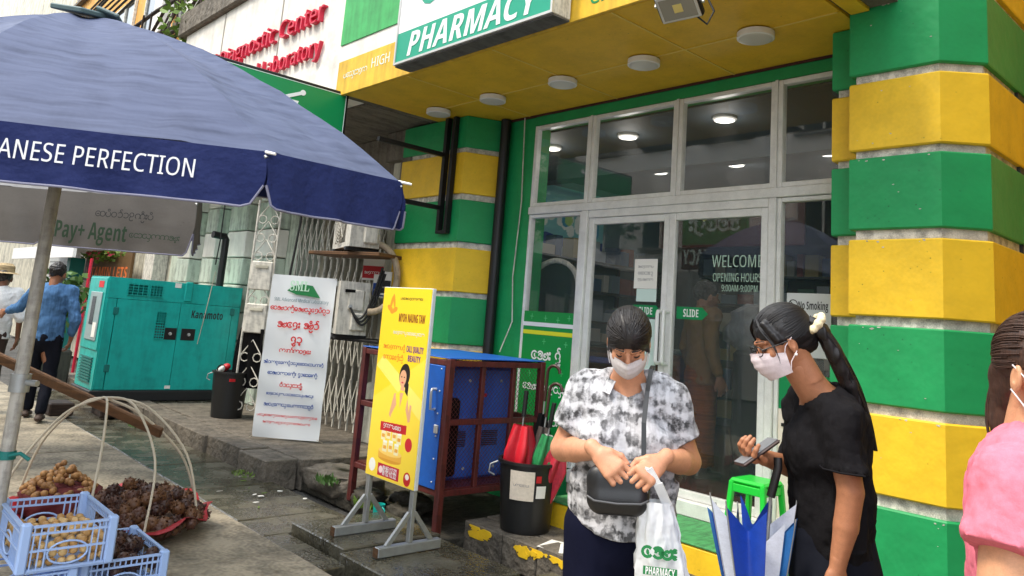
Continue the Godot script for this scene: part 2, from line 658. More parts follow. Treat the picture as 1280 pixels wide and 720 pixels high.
# Burmese letters as strokes: arcs [cx, cy, r, from, to] or polylines; the round body of a letter is 1 high
const GL := {
	"w": [1.15, [[.5, .5, .5, 0, 360]]],
	"p": [1.15, [[.5, .5, .5, 130, 410]]],
	"g": [1.15, [[.5, .5, .5, -140, 140]]],
	"n": [1.1, [[.5, .62, .4, -60, 250], [.62, .1, .28, 60, -120], [.4, -.18, .15, 0, -180]]],
	"s": [1.95, [[.5, .5, .5, -150, 150], [.5, .5, .22, -60, 200], [1.4, .5, .5, -200, 60], [1.4, .55, .2, 0, 300]]],
	"e": [1.05, [[.5, .5, .48, 40, 330], [.72, .5, .2, 120, 260]]],
	"t": [2.0, [[.5, .5, .5, -60, 240], [1.45, .5, .5, -60, 240]]],
	"l": [1.9, [[.5, .5, .5, 30, 330], [1.35, .5, .5, -150, 150]]],
	"k": [2.0, [[.5, .5, .5, -20, 250], [1.45, .5, .5, -60, 200]]],
	"A": [2.0, [[.5, .5, .5, 0, 360], [.5, .35, .2, 0, 180], [1.4, .5, .5, -150, 150]]],
	"c": [1.15, [[.5, .5, .5, 30, 330], [.75, .5, .22, 90, 270]]],
	"b": [1.15, [[.5, .5, .5, 0, 360], [.5, .2, .2, 0, 180]]],
	"y": [2.0, [[.5, .5, .5, 30, 330], [1.4, .5, .5, -180, 100], [1.4, -.3, .3, 90, -120]]],
	"m": [1.6, [[.5, .5, .5, 30, 360], [1.2, .3, .3, -90, 120]]],
	"D": [1.2, [[.5, .72, .4, -60, 240], [.5, -.05, .4, 60, 330]]],
	":": [.5, [[.2, .82, .13, 0, 360], [.2, .2, .13, 0, 360]]],
	".": [0.0, [[-.5, -.3, .13, 0, 360]]],
	"^": [0.0, [[-.45, 1.35, .24, 20, 300]]],
	"i": [0.0, [[-.6, 1.3, .22, 0, 360]]],
	"u": [0.0, [[-.45, -.38, .28, 160, 380]]],
	"j": [.55, [[.15, .6, .25, 0, 140], [.2, 0, .22, 180, 360]]],
	"o": [.5, [[.15, .5, .45, -80, 80]]],
}

func burmese(mb: MB, s: String, at: Vector3, x: Vector3, y: Vector3, width: float, bold := 0.16, hmax := 0.0) -> void:
	var tot := 0.0
	for ch in s:
		tot += .6 if ch == " " else GL[ch][0]
	var k := width / tot
	if hmax > 0.0:
		k = minf(k, hmax)
	var kx := k
	var px := -tot * k * 0.5
	for ch in s:
		if ch == " ":
			px += 0.6 * kx
			continue
		for a in GL[ch][1]:
			var pts := []
			var steps := 10 if a[2] > 0.3 else 7
			for i in steps + 1:
				var an := deg_to_rad(lerpf(a[3], a[4], float(i) / steps))
				pts.append(Vector2(px + (a[0] + cos(an) * a[2]) * kx, (a[1] - 0.5 + sin(an) * a[2]) * k))
			mb.stroke(pts, at, x, y, bold * k)
		px += GL[ch][0] * kx

func burmese_line(parent: Node, s: String, at: Vector3, x: Vector3, y: Vector3, width: float, m: Material, bold := 0.16, hmax := 0.0) -> MeshInstance3D:
	var mb := MB.new()
	burmese(mb, s, at, x.normalized(), y.normalized(), width, bold, hmax)
	return put(mb, "lettering", m, parent)

# ---------------------------------------------------------------- scene
func _ready() -> void:
	rng.seed = 7
	var cam := Camera3D.new()
	cam.name = "camera"
	cam.transform = Transform3D(Basis(Vector3(0.678, 0.078, -0.731), Vector3(0.070, 0.983, 0.170), Vector3(0.732, -0.166, 0.661)).orthonormalized(), Vector3(0, 1.5, 0))
	cam.projection = Camera3D.PROJECTION_FRUSTUM
	cam.near = 0.1
	cam.far = 400.0
	cam.size = 0.1 * 720.0 / 955.0
	cam.frustum_offset = Vector2(0, -0.1 * 120.0 / 955.0)
	add_child(cam)
	var env := Environment.new()
	env.background_mode = Environment.BG_SKY
	var sky := Sky.new()
	var sm := ProceduralSkyMaterial.new()
	sm.sky_top_color = Color(0.93, 0.96, 1.0)
	sm.sky_horizon_color = Color(0.70, 0.73, 0.76)
	sm.ground_horizon_color = Color(0.35, 0.34, 0.33)
	sm.ground_bottom_color = Color(0.25, 0.24, 0.22)
	sm.sky_energy_multiplier = 1.2
	sky.sky_material = sm
	env.sky = sky
	env.background_energy_multiplier = 1.0
	env.tonemap_mode = Environment.TONE_MAPPER_LINEAR
	env.tonemap_exposure = 2.6
	env.sdfgi_enabled = true
	env.ssao_enabled = true
	env.ssil_enabled = true
	var we := WorldEnvironment.new()
	we.name = "world"
	we.environment = env
	add_child(we)
	var sun := DirectionalLight3D.new()
	sun.name = "sun"
	sun.light_energy = 0.5
	sun.light_angular_distance = 14.0
	sun.light_color = Color(1.0, 0.96, 0.9)
	sun.shadow_enabled = true
	add_child(sun)
	sun.look_at_from_position(Vector3.ZERO, Vector3(0.2, -0.85, -0.5), Vector3.UP)
	for a in [[fnt_b, "Droid Sans", 700], [fnt_r, "Droid Sans", 400], [fnt_s, "Droid Serif", 700]]:
		a[0].font_names = PackedStringArray([a[1]])
		a[0].font_weight = a[2]
	make_textures()
	make_materials()
	ground()
	pharmacy()
	shop_interior()
	laboratory()
	far_street()
	opposite_side()
	signs()
	front_objects()
	fruit_stall()
	people()
	for k in ["black_cloth", "navy_cloth", "dark_denim", "matt_black", "shibori", "pink_cloth", "denim", "white_cloth", "umb_side", "umb_top", "umb2_side", "tan_cloth", "ochre_cloth"]:
		mats[k].metallic_specular = 0.15

func make_materials() -> void:
	M("green", c8(22, 150, 84), 0.5, 0, "speck", 0.7, "b_mid", 0.12)
	M("yellow", c8(240, 196, 40), 0.5, 0, "speck", 0.8, "b_mid", 0.12)
	M("soffit", c8(232, 186, 40), 0.6, 0, "paint", 0.7)
	M("ywall", c8(232, 186, 50), 0.55, 0, "streak", 0.9)
	M("gwall", c8(60, 170, 90), 0.55, 0, "streak", 0.8)
	M("groove", c8(224, 218, 205), 0.8, 0, "concrete", 2.6, "b_fine", 0.3)
	M("white_frame", c8(226, 226, 222), 0.35, 0, "paint", 1.5)
	M("white_wall", c8(236, 232, 222), 0.8, 0, "stain", 0.45, "b_mid", 0.2)
	M("cream_wall", c8(205, 200, 180), 0.8, 0, "grime", 0.6, "b_mid", 0.2)
	M("mint_wall", c8(196, 208, 192), 0.75, 0, "grime", 0.9, "b_mid", 0.2)
	M("orange_wall", c8(226, 168, 78), 0.8, 0, "streak", 0.3)
	M("old_concrete", c8(120, 112, 100), 0.9, 0, "grime", 0.9, "b_mid", 0.8)
	M("tan_concrete", c8(154, 144, 125), 0.85, 0, "concrete", 0.55, "b_fine", 0.5)
	M("stone", c8(112, 104, 92), 0.85, 0, "concrete", 1.3, "b_mid", 1.0)
	M("dark_stone", c8(70, 66, 56), 0.8, 0, "concrete", 1.6, "b_mid", 1.0)
	M("asphalt", c8(78, 76, 72), 0.9, 0, "concrete", 0.6, "b_fine", 0.6)
	var wet := M("wet", c8(92, 88, 74), 0.6, 0, "concrete", 0.7, "b_fine", 0.35)
	wet.roughness = 0.6
	wet.roughness_texture = texs["wetr"]
	M("black", c8(20, 20, 21), 0.5)
	M("matt_black", c8(24, 24, 25), 0.85, 0, "cloth", 3.0)
	M("black_steel", c8(26, 25, 25), 0.5, 0.3)
	M("bin", c8(26, 27, 28), 0.42, 0, "cloth", 3.0)
	M("galv", c8(165, 168, 168), 0.45, 0.6, "paint", 3.0)
	M("alu", c8(205, 205, 202), 0.4, 0.5)
	M("maroon", c8(92, 34, 30), 0.55, 0, "grime", 3.0)
	M("blue_steel", c8(22, 92, 184), 0.4, 0, "paint", 1.8)
	M("teal", c8(14, 172, 162), 0.42, 0, "stain", 1.0, "b_big", 0.05)
	M("teal_dark", c8(8, 110, 104), 0.5)
	M("red", c8(190, 26, 34), 0.5)
	M("red_letter", c8(200, 30, 60), 0.5)
	M("white", c8(232, 232, 230), 0.5)
	M("off_white", c8(214, 210, 198), 0.6, 0, "grime", 3.0)
	M("sign_teal", c8(18, 150, 120), 0.35)
	M("sign_green", c8(0, 134, 76), 0.35)
	M("banner", c8(222, 226, 228), 0.55)
	M("blue_ink", c8(20, 70, 150), 0.6)
	M("red_ink", c8(206, 44, 50), 0.6)
	M("green_ink", c8(18, 120, 62), 0.6)
	M("black_ink", c8(34, 34, 36), 0.6)
	M("purple_ink", c8(110, 40, 130), 0.6)
	M("gold_ink", c8(206, 170, 80), 0.5)
	M("pale_ink", c8(214, 232, 222), 0.5)
	M("wood", c8(120, 84, 52), 0.75, 0, "wood", 2.0, "b_wood", 0.6)
	M("dark_wood", c8(64, 46, 34), 0.75, 0, "wood", 2.0, "b_wood", 0.6)
	M("cane", c8(190, 180, 160), 0.6)
	M("leaf", c8(62, 96, 36), 0.6).backlight_enabled = true
	M("leaf2", c8(96, 124, 40), 0.6).backlight_enabled = true
	M("crate", c8(150, 176, 220), 0.45)
	M("stool", c8(30, 196, 60), 0.35)
	M("ac", c8(206, 202, 190), 0.5, 0, "grime", 2.5)
	M("cable", c8(24, 24, 24), 0.6)
	M("paper", c8(230, 228, 220), 0.8)
	var g := M("glass", Color(0.5, 0.6, 0.58, 0.04), 0.015)
	g.transparency = BaseMaterial3D.TRANSPARENCY_ALPHA
	g.metallic_specular = 0.9

# a slab of paving with a worn edge
func slab_piece(parent: Node, x0: float, x1: float, z0: float, z1: float, top: float, thick: float, m: Material, called := "slab", tilt := 0.0, gap := 0.008) -> void:
	var mb := MB.new()
	var b := Basis.from_euler(Vector3(rng.randf_range(-tilt, tilt), 0, rng.randf_range(-tilt, tilt)))
	mb.box(Vector3((x0 + x1) * 0.5, top - thick * 0.5, (z0 + z1) * 0.5), Vector3(x1 - x0 - gap, thick, z1 - z0 - gap), b, 0.007)
	put(mb, called, m, parent)

func rock(parent: Node, called: String, c: Vector3, r: Vector3, m: Material, sd: int, pw := 0.6) -> MeshInstance3D:
	# an uneven boulder: a ball pushed in and out, flattened on top
	var fn := FastNoiseLite.new()
	fn.seed = sd
	fn.frequency = 1.3
	var mb := MB.new()
	mb.sheet(20, 12, func(u: float, v: float) -> Vector3:
		var th := PI * (1.0 - v)
		var p := Vector3(sin(th) * cos(-TAU * u), cos(th), sin(th) * sin(-TAU * u))
		var k := 1.0 + 0.35 * fn.get_noise_3dv(p * 1.5)
		var q := Vector3(signf(p.x) * pow(absf(p.x), pw), signf(p.y) * pow(absf(p.y), pw * 0.92), signf(p.z) * pow(absf(p.z), pw))
		return c + q * r * k)
	return put(mb, called, m, parent)

func ground() -> void:
	var g := MB.new()
	g.quad(Vector3(-150, -0.12, 150), Vector3(150, -0.12, 150), Vector3(150, -0.12, -150), Vector3(-150, -0.12, -150))
	struct(put(g, "ground", mats["asphalt"]))
	var pv: Node3D = struct(node("pavement", self))
	# dry concrete slabs on the street side
	var xs := [-17.0, -15.2, -13.4, -11.6, -9.9, -8.1, -6.35, -4.55, -2.8, -1.0, 0.8, 2.6]
	for i in xs.size() - 1:
		var off := 0.5 if i % 2 else 0.0
		var zs := [-2.5, -1.25 + off * 0.5, 0.3, 1.5]
		for k in zs.size() - 1:
			slab_piece(pv, xs[i], xs[i + 1], zs[k], zs[k + 1], rng.randf_range(-0.004, 0.004), 0.1, mats["tan_concrete"], "slab", 0.002, 0.02)
	# strip of wet drain covers along the platform
	var x := -13.0
	while x < -5.1:
		var w := rng.randf_range(0.85, 1.1)
		slab_piece(pv, x, minf(x + w, -5.0), -3.3, -2.53, -0.025 + rng.randf_range(-0.008, 0.006), 0.09, mats["wet"], "drain_cover", 0.006, 0.016)
		x += w
	# raised slab under the standee and the darker ones along the kerb
	slab_piece(pv, -5.0, -4.3, -3.5, -2.72, 0.035, 0.13, mats["wet"], "slab", 0.004, 0.02)
	slab_piece(pv, -4.3, -3.45, -3.45, -2.68, 0.03, 0.13, mats["wet"], "slab", 0.004, 0.02)
	slab_piece(pv, -5.0, -4.2, -2.72, -2.52, -0.03, 0.07, mats["wet"], "slab", 0.01, 0.02)
	for i in 4:
		slab_piece(pv, -3.45 + i * 0.9, -2.55 + i * 0.9, -3.7, -2.5, 0.0 + i * 0.001, 0.1, mats["wet"], "slab", 0.003, 0.012)
	slab_piece(pv, -6.4, -4.35, -4.8, -3.52, -0.02, 0.08, mats["dark_stone"], "slab", 0.004)
	# stone platform in front of the laboratory entrance
	var pf: Node3D = struct(node("platform", self))
	x = -14.0
	while x < -6.5:
		var w := rng.randf_range(0.8, 1.25)
		var x1 := minf(x + w, -6.4)
		slab_piece(pf, x, x1, -3.5, -3.2 + rng.randf_range(-0.03, 0.02), 0.15 + rng.randf_range(-0.012, 0.012), 0.26, mats["stone"], "kerb_stone", 0.012, 0.014)
		x += w
	x = -14.0
	while x < -6.5:
		var w2 := rng.randf_range(1.1, 1.6)
		slab_piece(pf, x, minf(x + w2, -6.35), -4.75, -3.51, 0.145 + rng.randf_range(-0.006, 0.006), 0.26, mats["stone"] if rng.randf() < 0.6 else mats["wet"], "slab", 0.002, 0.01)
		x += w2
	# kerb and ledge along the shop
	var kb: Node3D = struct(node("kerb", self))
	var kx := [-4.35, -3.95, -3.62, -3.2, -2.6, -2.0, -1.4, -0.7, 0.2]
	for i in kx.size() - 1:
		slab_piece(kb, kx[i], kx[i + 1], -3.92, -3.72, 0.1 + rng.randf_range(-0.01, 0.006), 0.2, mats["stone"], "kerb_stone", 0.0)
	slab_piece(kb, -4.35, -3.0, -4.8, -3.925, 0.098, 0.2, mats["stone"], "slab", 0.001)
	slab_piece(kb, -3.0, 0.2, -4.8, -3.925, 0.098, 0.2, mats["stone"], "slab", 0.001)
	# flaking yellow paint left on the kerb face: ragged chips
	var pr := RandomNumberGenerator.new()
	pr.seed = 31
	for i in 44:
		var px := pr.randf_range(-4.25, -1.3)
		var py := pr.randf_range(0.01, 0.07)
		var pts := PackedVector2Array()
		var rr := pr.randf_range(0.012, 0.075)
		for k in 17:
			var a := TAU * k / 17
			pts.append(Vector2(cos(a) * rr * pr.randf_range(0.5, 1.5), clampf(sin(a) * rr * pr.randf_range(0.3, 0.9), -py, 0.08 - py)))
		var mb := MB.new()
		if Geometry2D.triangulate_polygon(pts).size() > 0:
			mb.prism(pts, Vector3(px, py, -3.7238), Vector3.RIGHT, Vector3.UP, 0.002 + 0.00013 * i)
			put(mb, "paint_chip", mats["yellow"], kb)
	# step in front of the doors
	var st: Node3D = struct(node("step", self))
	bp(st, "riser", Vector3(-4.02, -0.02, -4.6), Vector3(-2.06, 0.255, -4.19), mats["yellow"], 0.01)
	bp(st, "tread", Vector3(-4.02, 0.258, -4.74), Vector3(-2.06, 0.272, -4.185), M("tread", c8(70, 150, 88), 0.7, 0, "grime", 3.0, "b_fine", 0.6), 0.004)
	# boulder and broken stones at the end of the platform
	tag(rock(self, "stone_step", Vector3(-5.98, 0.03, -3.72), Vector3(0.42, 0.10, 0.24), mats["stone"], 5), "long worn grey stone step lying beyond the platform's end", "stone")
	tag(rock(self, "broken_stone", Vector3(-5.42, 0.02, -3.6), Vector3(0.17, 0.07, 0.12), mats["dark_stone"], 8), "small dark broken stone behind the yellow standee's left foot", "stone")
	tag(rock(self, "broken_stone", Vector3(-5.15, 0.03, -3.85), Vector3(0.2, 0.06, 0.1), mats["dark_stone"], 12), "dark broken stone in the shade under the steel cage", "stone")
	tag(rock(self, "broken_stone", Vector3(-4.95, 0.02, -3.62), Vector3(0.13, 0.05, 0.09), mats["dark_stone"], 15), "smallest dark stone beside the cage's front leg", "stone")
	# weeds and litter
	weeds("weed_clump", Vector3(-6.62, 0.0, -3.1), 0.16, 60, "bright green moss and weeds at the foot of the platform stones", "leaf2", 0.03)
	weeds("weed_clump", Vector3(-5.75, 0.08, -3.42), 0.14, 50, "small fern growing over the worn stone step", "leaf", 0.06)
	weeds("weed_clump", Vector3(-5.15, 0.02, -3.42), 0.14, 50, "weeds sprouting behind the yellow standee's legs", "leaf2", 0.06)
	weeds("weed_clump", Vector3(-9.3, 0.0, -3.05), 0.15, 60, "weeds beside the timber block under the teal generator", "leaf", 0.06)
	for i in 11:
		var c := Vector3(-6.2 + pr.randf_range(-0.5, 0.9), 0.0, -2.95 + pr.randf_range(-0.3, 0.35))
		var mb := MB.new()
		var pts := PackedVector2Array()
		for k in 6:
			pts.append(Vector2(cos(TAU * k / 6) * pr.randf_range(0.012, 0.03), sin(TAU * k / 6) * pr.randf_range(0.01, 0.022)))
		mb.prism(pts, c + Vector3(0, -0.016, 0), Vector3.RIGHT.rotated(Vector3.UP, pr.randf() * 6.0), Vector3.FORWARD.rotated(Vector3.UP, pr.randf()), 0.005)
		if i % 3:
			tag(put(mb, "paper_scrap", mats["paper"]), "scrap of pale litter on the wet drain covers", "litter", "litter on the wet drain covers")
		else:
			tag(put(mb, "fallen_leaf", mats["leaf2"]), "yellow green leaf fallen on the wet drain covers", "leaf", "leaves on the wet drain covers")

func weeds(called: String, at: Vector3, r: float, count: int, label: String, m: String, size: float) -> void:
	var w := RandomNumberGenerator.new()
	w.seed = int(at.x * 1000.0) + count
	var mb := MB.new()
	for i in count:
		var a := w.randf() * TAU
		var p := at + Vector3(cos(a), 0, sin(a) * 0.5) * r * sqrt(w.randf())
		var d := Vector3(w.randf_range(-0.8, 0.8), 1.0, w.randf_range(-0.8, 0.8)).normalized() * size * w.randf_range(0.6, 1.6)
		var s := d.cross(Vector3(w.randf_range(-1, 1), 0.2, w.randf_range(-1, 1))).normalized() * size * 0.22
		mb.quad(p, p + d * 0.5 + s, p + d, p + d * 0.5 - s)
	tag(put(mb, called, mats[m]), label, "weeds").set_meta("kind", "stuff")

# ---------------------------------------------------------------- pharmacy building
func band(parent: Node, foot: PackedVector2Array, y0: float, y1: float, m: Material, called := "band") -> void:
	# foot is given as x, z; extruded upwards with a small chamfer below and above
	var mb := MB.new()
	var c := Vector2.ZERO
	for p in foot:
		c += p
	c /= foot.size()
	var ys: PackedFloat32Array = [y0, y0 + 0.008, y1 - 0.008, y1]
	var ins: PackedFloat32Array = [0.008, 0.0, 0.0, 0.008]
	for k in 3:
		for i in foot.size():
			var a := foot[i]
			var b := foot[(i + 1) % foot.size()]
			var a0 := a - (a - c).normalized() * ins[k]
			var b0 := b - (b - c).normalized() * ins[k]
			var a1 := a - (a - c).normalized() * ins[k + 1]
			var b1 := b - (b - c).normalized() * ins[k + 1]
			mb.poly([Vector3(a0.x, ys[k], a0.y), Vector3(b0.x, ys[k], b0.y), Vector3(b1.x, ys[k + 1], b1.y), Vector3(a1.x, ys[k + 1], a1.y)], Vector3(c.x, (y0 + y1) * 0.5, c.y))
	for e in [0, 3]:
		var pts := []
		for a in foot:
			var q := a - (a - c).normalized() * 0.008
			pts.append(Vector3(q.x, ys[e], q.y))
		mb.poly(pts, Vector3(c.x, (y0 + y1) * 0.5, c.y))
	put(mb, called, m, parent)

func shrink(f: PackedVector2Array, d: float) -> PackedVector2Array:
	return Geometry2D.offset_polygon(f, -d, Geometry2D.JOIN_MITER)[0]

func frame_bars(parent: Node, x0: float, x1: float, y0: float, y1: float, z: float, w: float, d: float, called := "frame") -> void:
	var m: Material = mats["white_frame"]
	bp(parent, called, Vector3(x0, y0, z - d), Vector3(x0 + w, y1, z), m, 0.004)
	bp(parent, called, Vector3(x1 - w, y0, z - d), Vector3(x1, y1, z), m, 0.004)
	bp(parent, called, Vector3(x0 + w + 0.001, y1 - w, z - d), Vector3(x1 - w - 0.001, y1, z - 0.002), m, 0.004)
	bp(parent, called, Vector3(x0 + w + 0.001, y0, z - d), Vector3(x1 - w - 0.001, y0 + w, z - 0.002), m, 0.004)

func pane(parent: Node, x0: float, x1: float, y0: float, y1: float, z: float) -> void:
	bp(parent, "pane", Vector3(x0, y0, z - 0.006), Vector3(x1, y1, z), mats["glass"])

func pharmacy() -> void:
	var B := thing("pharmacy_building", "green and yellow pharmacy with glass front and banded corner pillars", "building")
	var gr: Material = mats["green"]
	var ye: Material = mats["yellow"]
	# banded pillar at the right end
	var P := node("pillar", B)
	var f1 := PackedVector2Array([Vector2(-1.87, -4.25), Vector2(-1.39, -4.25), Vector2(-1.21, -4.43), Vector2(-1.21, -5.9), Vector2(-1.87, -5.9)])
	var f2 := PackedVector2Array([Vector2(-2.05, -4.42), Vector2(-1.872, -4.42), Vector2(-1.872, -4.97), Vector2(-2.05, -4.97)])
	var ys := [[0.08, 0.25, 0], [0.31, 0.71, 1], [0.77, 1.17, 0], [1.22, 1.63, 1], [1.68, 2.095, 0], [2.15, 2.555, 1], [2.6, 2.995, 0], [3.045, 3.46, 1], [3.51, 3.92, 0], [3.97, 4.4, 1], [4.45, 4.9, 0]]
	for b in ys:
		band(P, f1, b[0], b[1], gr if b[2] else ye)
		if b[1] < 3.2:
			band(P, f2, b[0] - 0.005, b[1] - 0.005, gr if b[2] else ye)
		elif b[0] < 3.2:
			band(P, f2, b[0] - 0.005, 3.415, gr if b[2] else ye)
	band(P, shrink(f1, 0.028), -0.02, 5.2, mats["groove"], "core")
	band(P, PackedVector2Array([Vector2(-2.022, -4.448), Vector2(-1.86, -4.448), Vector2(-1.86, -4.94), Vector2(-2.022, -4.94)]), -0.02, 3.41, mats["groove"], "core")
	# banded pillar at the left end
	var Q := node("pillar", B)
	var f3 := PackedVector2Array([Vector2(-6.66, -4.43), Vector2(-5.62, -4.43), Vector2(-5.46, -4.79), Vector2(-5.46, -5.0), Vector2(-6.9, -5.0), Vector2(-6.86, -4.62)])
	for b in [[0.08, 0.27, 0], [0.32, 0.72, 1], [0.77, 1.2, 0], [1.25, 1.68, 1], [1.73, 2.14, 0], [2.2, 2.6, 1], [2.66, 3.06, 0], [3.11, 3.417, 1]]:
		band(Q, f3, b[0], b[1], gr if b[2] else ye)
	band(Q, shrink(f3, 0.028), -0.02, 3.416, mats["groove"], "core")
	# flakes of paint missing along the band edges show the white ground coat
	var fr := RandomNumberGenerator.new()
	fr.seed = 17
	for i in 46:
		var bd: Array = ys[1 + fr.randi() % 7]
		var cx := fr.randf_range(-1.86, -1.4)
		var at_top := fr.randf() < 0.6
		var cy: float = (bd[1] - fr.randf_range(0.008, 0.02)) if at_top else fr.randf_range(bd[0] + 0.03, bd[1] - 0.03)
		var rr := fr.randf_range(0.002, 0.007) if at_top else fr.randf_range(0.0015, 0.004)
		var fp := PackedVector2Array()
		for k in 7:
			fp.append(Vector2(cos(TAU * k / 7) * rr * fr.randf_range(0.6, 2.6), sin(TAU * k / 7) * rr * fr.randf_range(0.6, 1.2)))
		var fm := MB.new()
		if Geometry2D.triangulate_polygon(fp).size() > 0:
			fm.prism(fp, Vector3(cx, cy, -4.2502), Vector3.RIGHT, Vector3.UP, 0.001 + 0.00005 * i)
			put(fm, "bare_flake", mats["groove"], P)
	# walls round the glass front
	bp(B, "wall", Vector3(-5.455, -0.02, -5.0), Vector3(-5.05, 3.417, -4.8), gr)
	bp(B, "wall", Vector3(-5.05, -0.02, -5.0), Vector3(-4.345, 0.40, -4.82), gr)
	bp(B, "lintel", Vector3(-5.049, 3.315, -5.0), Vector3(-2.055, 3.40, -4.79), gr)
	bp(B, "red_trim", Vector3(-5.45, 3.40, -4.99), Vector3(-2.055, 3.4175, -4.775), M("trim_red", c8(70, 24, 22), 0.6))  # thin dark red strip above the lintel
	bp(B, "upper_wall", Vector3(-6.3, 3.62, -5.2), Vector3(-1.25, 8.0, -4.85), mats["ywall"])
	bp(B, "upper_wall", Vector3(-1.2, -0.02, -9.5), Vector3(6.0, 8.0, -5.3), mats["ywall"])
	# white sill under the doors
	bp(B, "sill", Vector3(-4.34, 0.19, -5.0), Vector3(-2.056, 0.268, -4.752), M("sill_low", c8(206, 196, 176), 0.7, 0, "grime", 2.0), 0.004)
	bp(B, "sill", Vector3(-4.34, 0.27, -5.0), Vector3(-2.056, 0.37, -4.74), mats["white_frame"], 0.006)
	# canopy: soffit boards with pale battens, fascia above
	var C := node("canopy", B)
	var bx := [-6.1, -5.12, -4.06, -2.95, -1.88]
	for i in 4:
		for z in [[-3.37, -4.145], [-4.155, -4.79]]:
			var x1: float = bx[i + 1] - 0.004
			bp(C, "soffit_board", Vector3(bx[i] + 0.004, 3.42, z[1]), Vector3(x1, 3.44, z[0]), mats["soffit"])
		if i > 0:
			bp(C, "batten", Vector3(bx[i] - 0.006, 3.414, -4.79), Vector3(bx[i] + 0.006, 3.4195, -3.37), M("batten", c8(228, 200, 100), 0.6))
	bp(C, "batten", Vector3(-5.9, 3.4145, -4.156), Vector3(-1.9, 3.4192, -4.144), mats["batten"])
	bp(C, "slab", Vector3(-6.25, 3.441, -4.84), Vector3(-1.6, 3.6, -3.37), mats["old_concrete"])
	bp(C, "fascia_board", Vector3(-6.25, 3.42, -3.369), Vector3(-1.75, 3.755, -3.34), mats["ywall"], 0.004)
	bp(C, "fascia_board", Vector3(-6.25, 3.757, -3.369), Vector3(-1.75, 3.915, -3.345), mats["white_wall"])
	bp(C, "fascia_board", Vector3(-6.25, 3.917, -3.375), Vector3(-1.75, 5.2, -3.335), mats["gwall"])
	bp(C, "fascia_board", Vector3(-1.86, 3.42, -4.24), Vector3(-1.752, 3.75, -3.372), mats["yellow"], 0.003)
	print_line(C, "exce", Vector3(-2.93, 3.56, -3.338), Vector3.RIGHT, Vector3.UP, 0.13, mats["sign_green"], fnt_r)
	print_line(C, "llence", Vector3(-2.5, 3.56, -3.338), Vector3.RIGHT, Vector3.UP, 0.13, mats["white"], fnt_r)
	burmese_line(C, "peylnt", Vector3(-5.93, 3.60, -3.338), Vector3.RIGHT, Vector3.UP, 0.4, mats["pale_ink"], 0.16, 0.06)
	print_line(C, "HIGH", Vector3(-5.52, 3.63, -3.338), Vector3.RIGHT, Vector3.UP, 0.09, mats["pale_ink"], fnt_r)
	# drainpipe beside the left pillar
	var mb := MB.new()
	mb.cyl(Vector3(-5.40, 0.1, -4.735), Vector3(-5.40, 3.41, -4.735), 0.05, 0.05, 14)
	put(mb, "drainpipe", mats["black"], B)
	# glass front, upper row
	for w in [[-5.045, -4.35], [-4.33, -3.455], [-3.435, -2.625], [-2.605, -2.06]]:
		var W := node("window", B)
		frame_bars(W, w[0], w[1], 2.545, 3.312, -4.79, 0.035, 0.06)
		pane(W, w[0] + 0.03, w[1] - 0.03, 2.57, 3.285, -4.815)
	bp(B, "transom", Vector3(-5.048, 2.475, -4.87), Vector3(-2.056, 2.543, -4.775), mats["white_frame"], 0.005)
	for x in [-4.34, -3.445, -2.615]:
		bp(B, "mullion", Vector3(x - 0.0095, 2.5435, -4.86), Vector3(x + 0.0095, 3.314, -4.78), mats["white_frame"])
	# window at the left with its printed panel
	var W1 := node("window", B)
	frame_bars(W1, -5.045, -4.385, 0.41, 2.472, -4.79, 0.03, 0.06)
	pane(W1, -5.02, -4.41, 1.6, 2.45, -4.82)
	bp(B, "mullion", Vector3(-4.384, 0.372, -4.88), Vector3(-4.315, 2.474, -4.772), mats["white_frame"], 0.005)
	# doors
	for w in [[-4.312, -3.485, -4.80], [-3.48, -2.66, -4.79]]:
		var D := node("door", B)
		frame_bars(D, w[0], w[1], 0.372, 2.41, w[2], 0.055, 0.045)
		pane(D, w[0] + 0.05, w[1] - 0.05, 0.42, 2.36, w[2] - 0.02)
		var hx: float = w[1] - 0.03 if w[0] < -4.0 else w[0] + 0.03
		var h := MB.new()
		h.tube([Vector3(hx, 1.66, w[2] + 0.005), Vector3(hx, 1.66, w[2] + 0.06), Vector3(hx, 1.64, w[2] + 0.065), Vector3(hx, 1.3, w[2] + 0.065), Vector3(hx, 1.28, w[2] + 0.06), Vector3(hx, 1.28, w[2] + 0.005)], 0.014, 8)
		put(h, "handle", mats["white"], D)
		# arrow sticker
		var a := MB.new()
		var sx: float = w[1] - 0.33 if w[0] < -4.0 else w[0] + 0.085
		a.prism(PackedVector2Array([Vector2(0, 0), Vector2(0.22, 0), Vector2(0.27, 0.045), Vector2(0.22, 0.09), Vector2(0, 0.09)]), Vector3(sx, 1.615, w[2] - 0.0195), Vector3.RIGHT, Vector3.UP, 0.001)
		put(a, "sticker", mats["sign_green"], D)
		print_line(D, "SLIDE", Vector3(sx + 0.125, 1.66, w[2] - 0.0175), Vector3.RIGHT, Vector3.UP, 0.055, mats["white"], fnt_b, 0.13)
		if w[0] > -4.0:
			var gz: float = w[2] - 0.019
			print_line(D, "WELCOME", Vector3(-2.905, 2.04, gz), Vector3.RIGHT, Vector3.UP, 0.085, M("door_ink", c8(168, 196, 178), 0.5), fnt_r, 0.4)
			print_line(D, "OPENING HOURS", Vector3(-2.905, 1.925, gz), Vector3.RIGHT, Vector3.UP, 0.06, mats["door_ink"], fnt_r, 0.38)
			print_line(D, "9:00AM-9:00PM", Vector3(-2.88, 1.85, gz), Vector3.RIGHT, Vector3.UP, 0.045, mats["door_ink"], fnt_r, 0.28)
	bp(B, "door_rail", Vector3(-4.312, 2.412, -4.87), Vector3(-2.66, 2.474, -4.785), mats["white_frame"], 0.004)
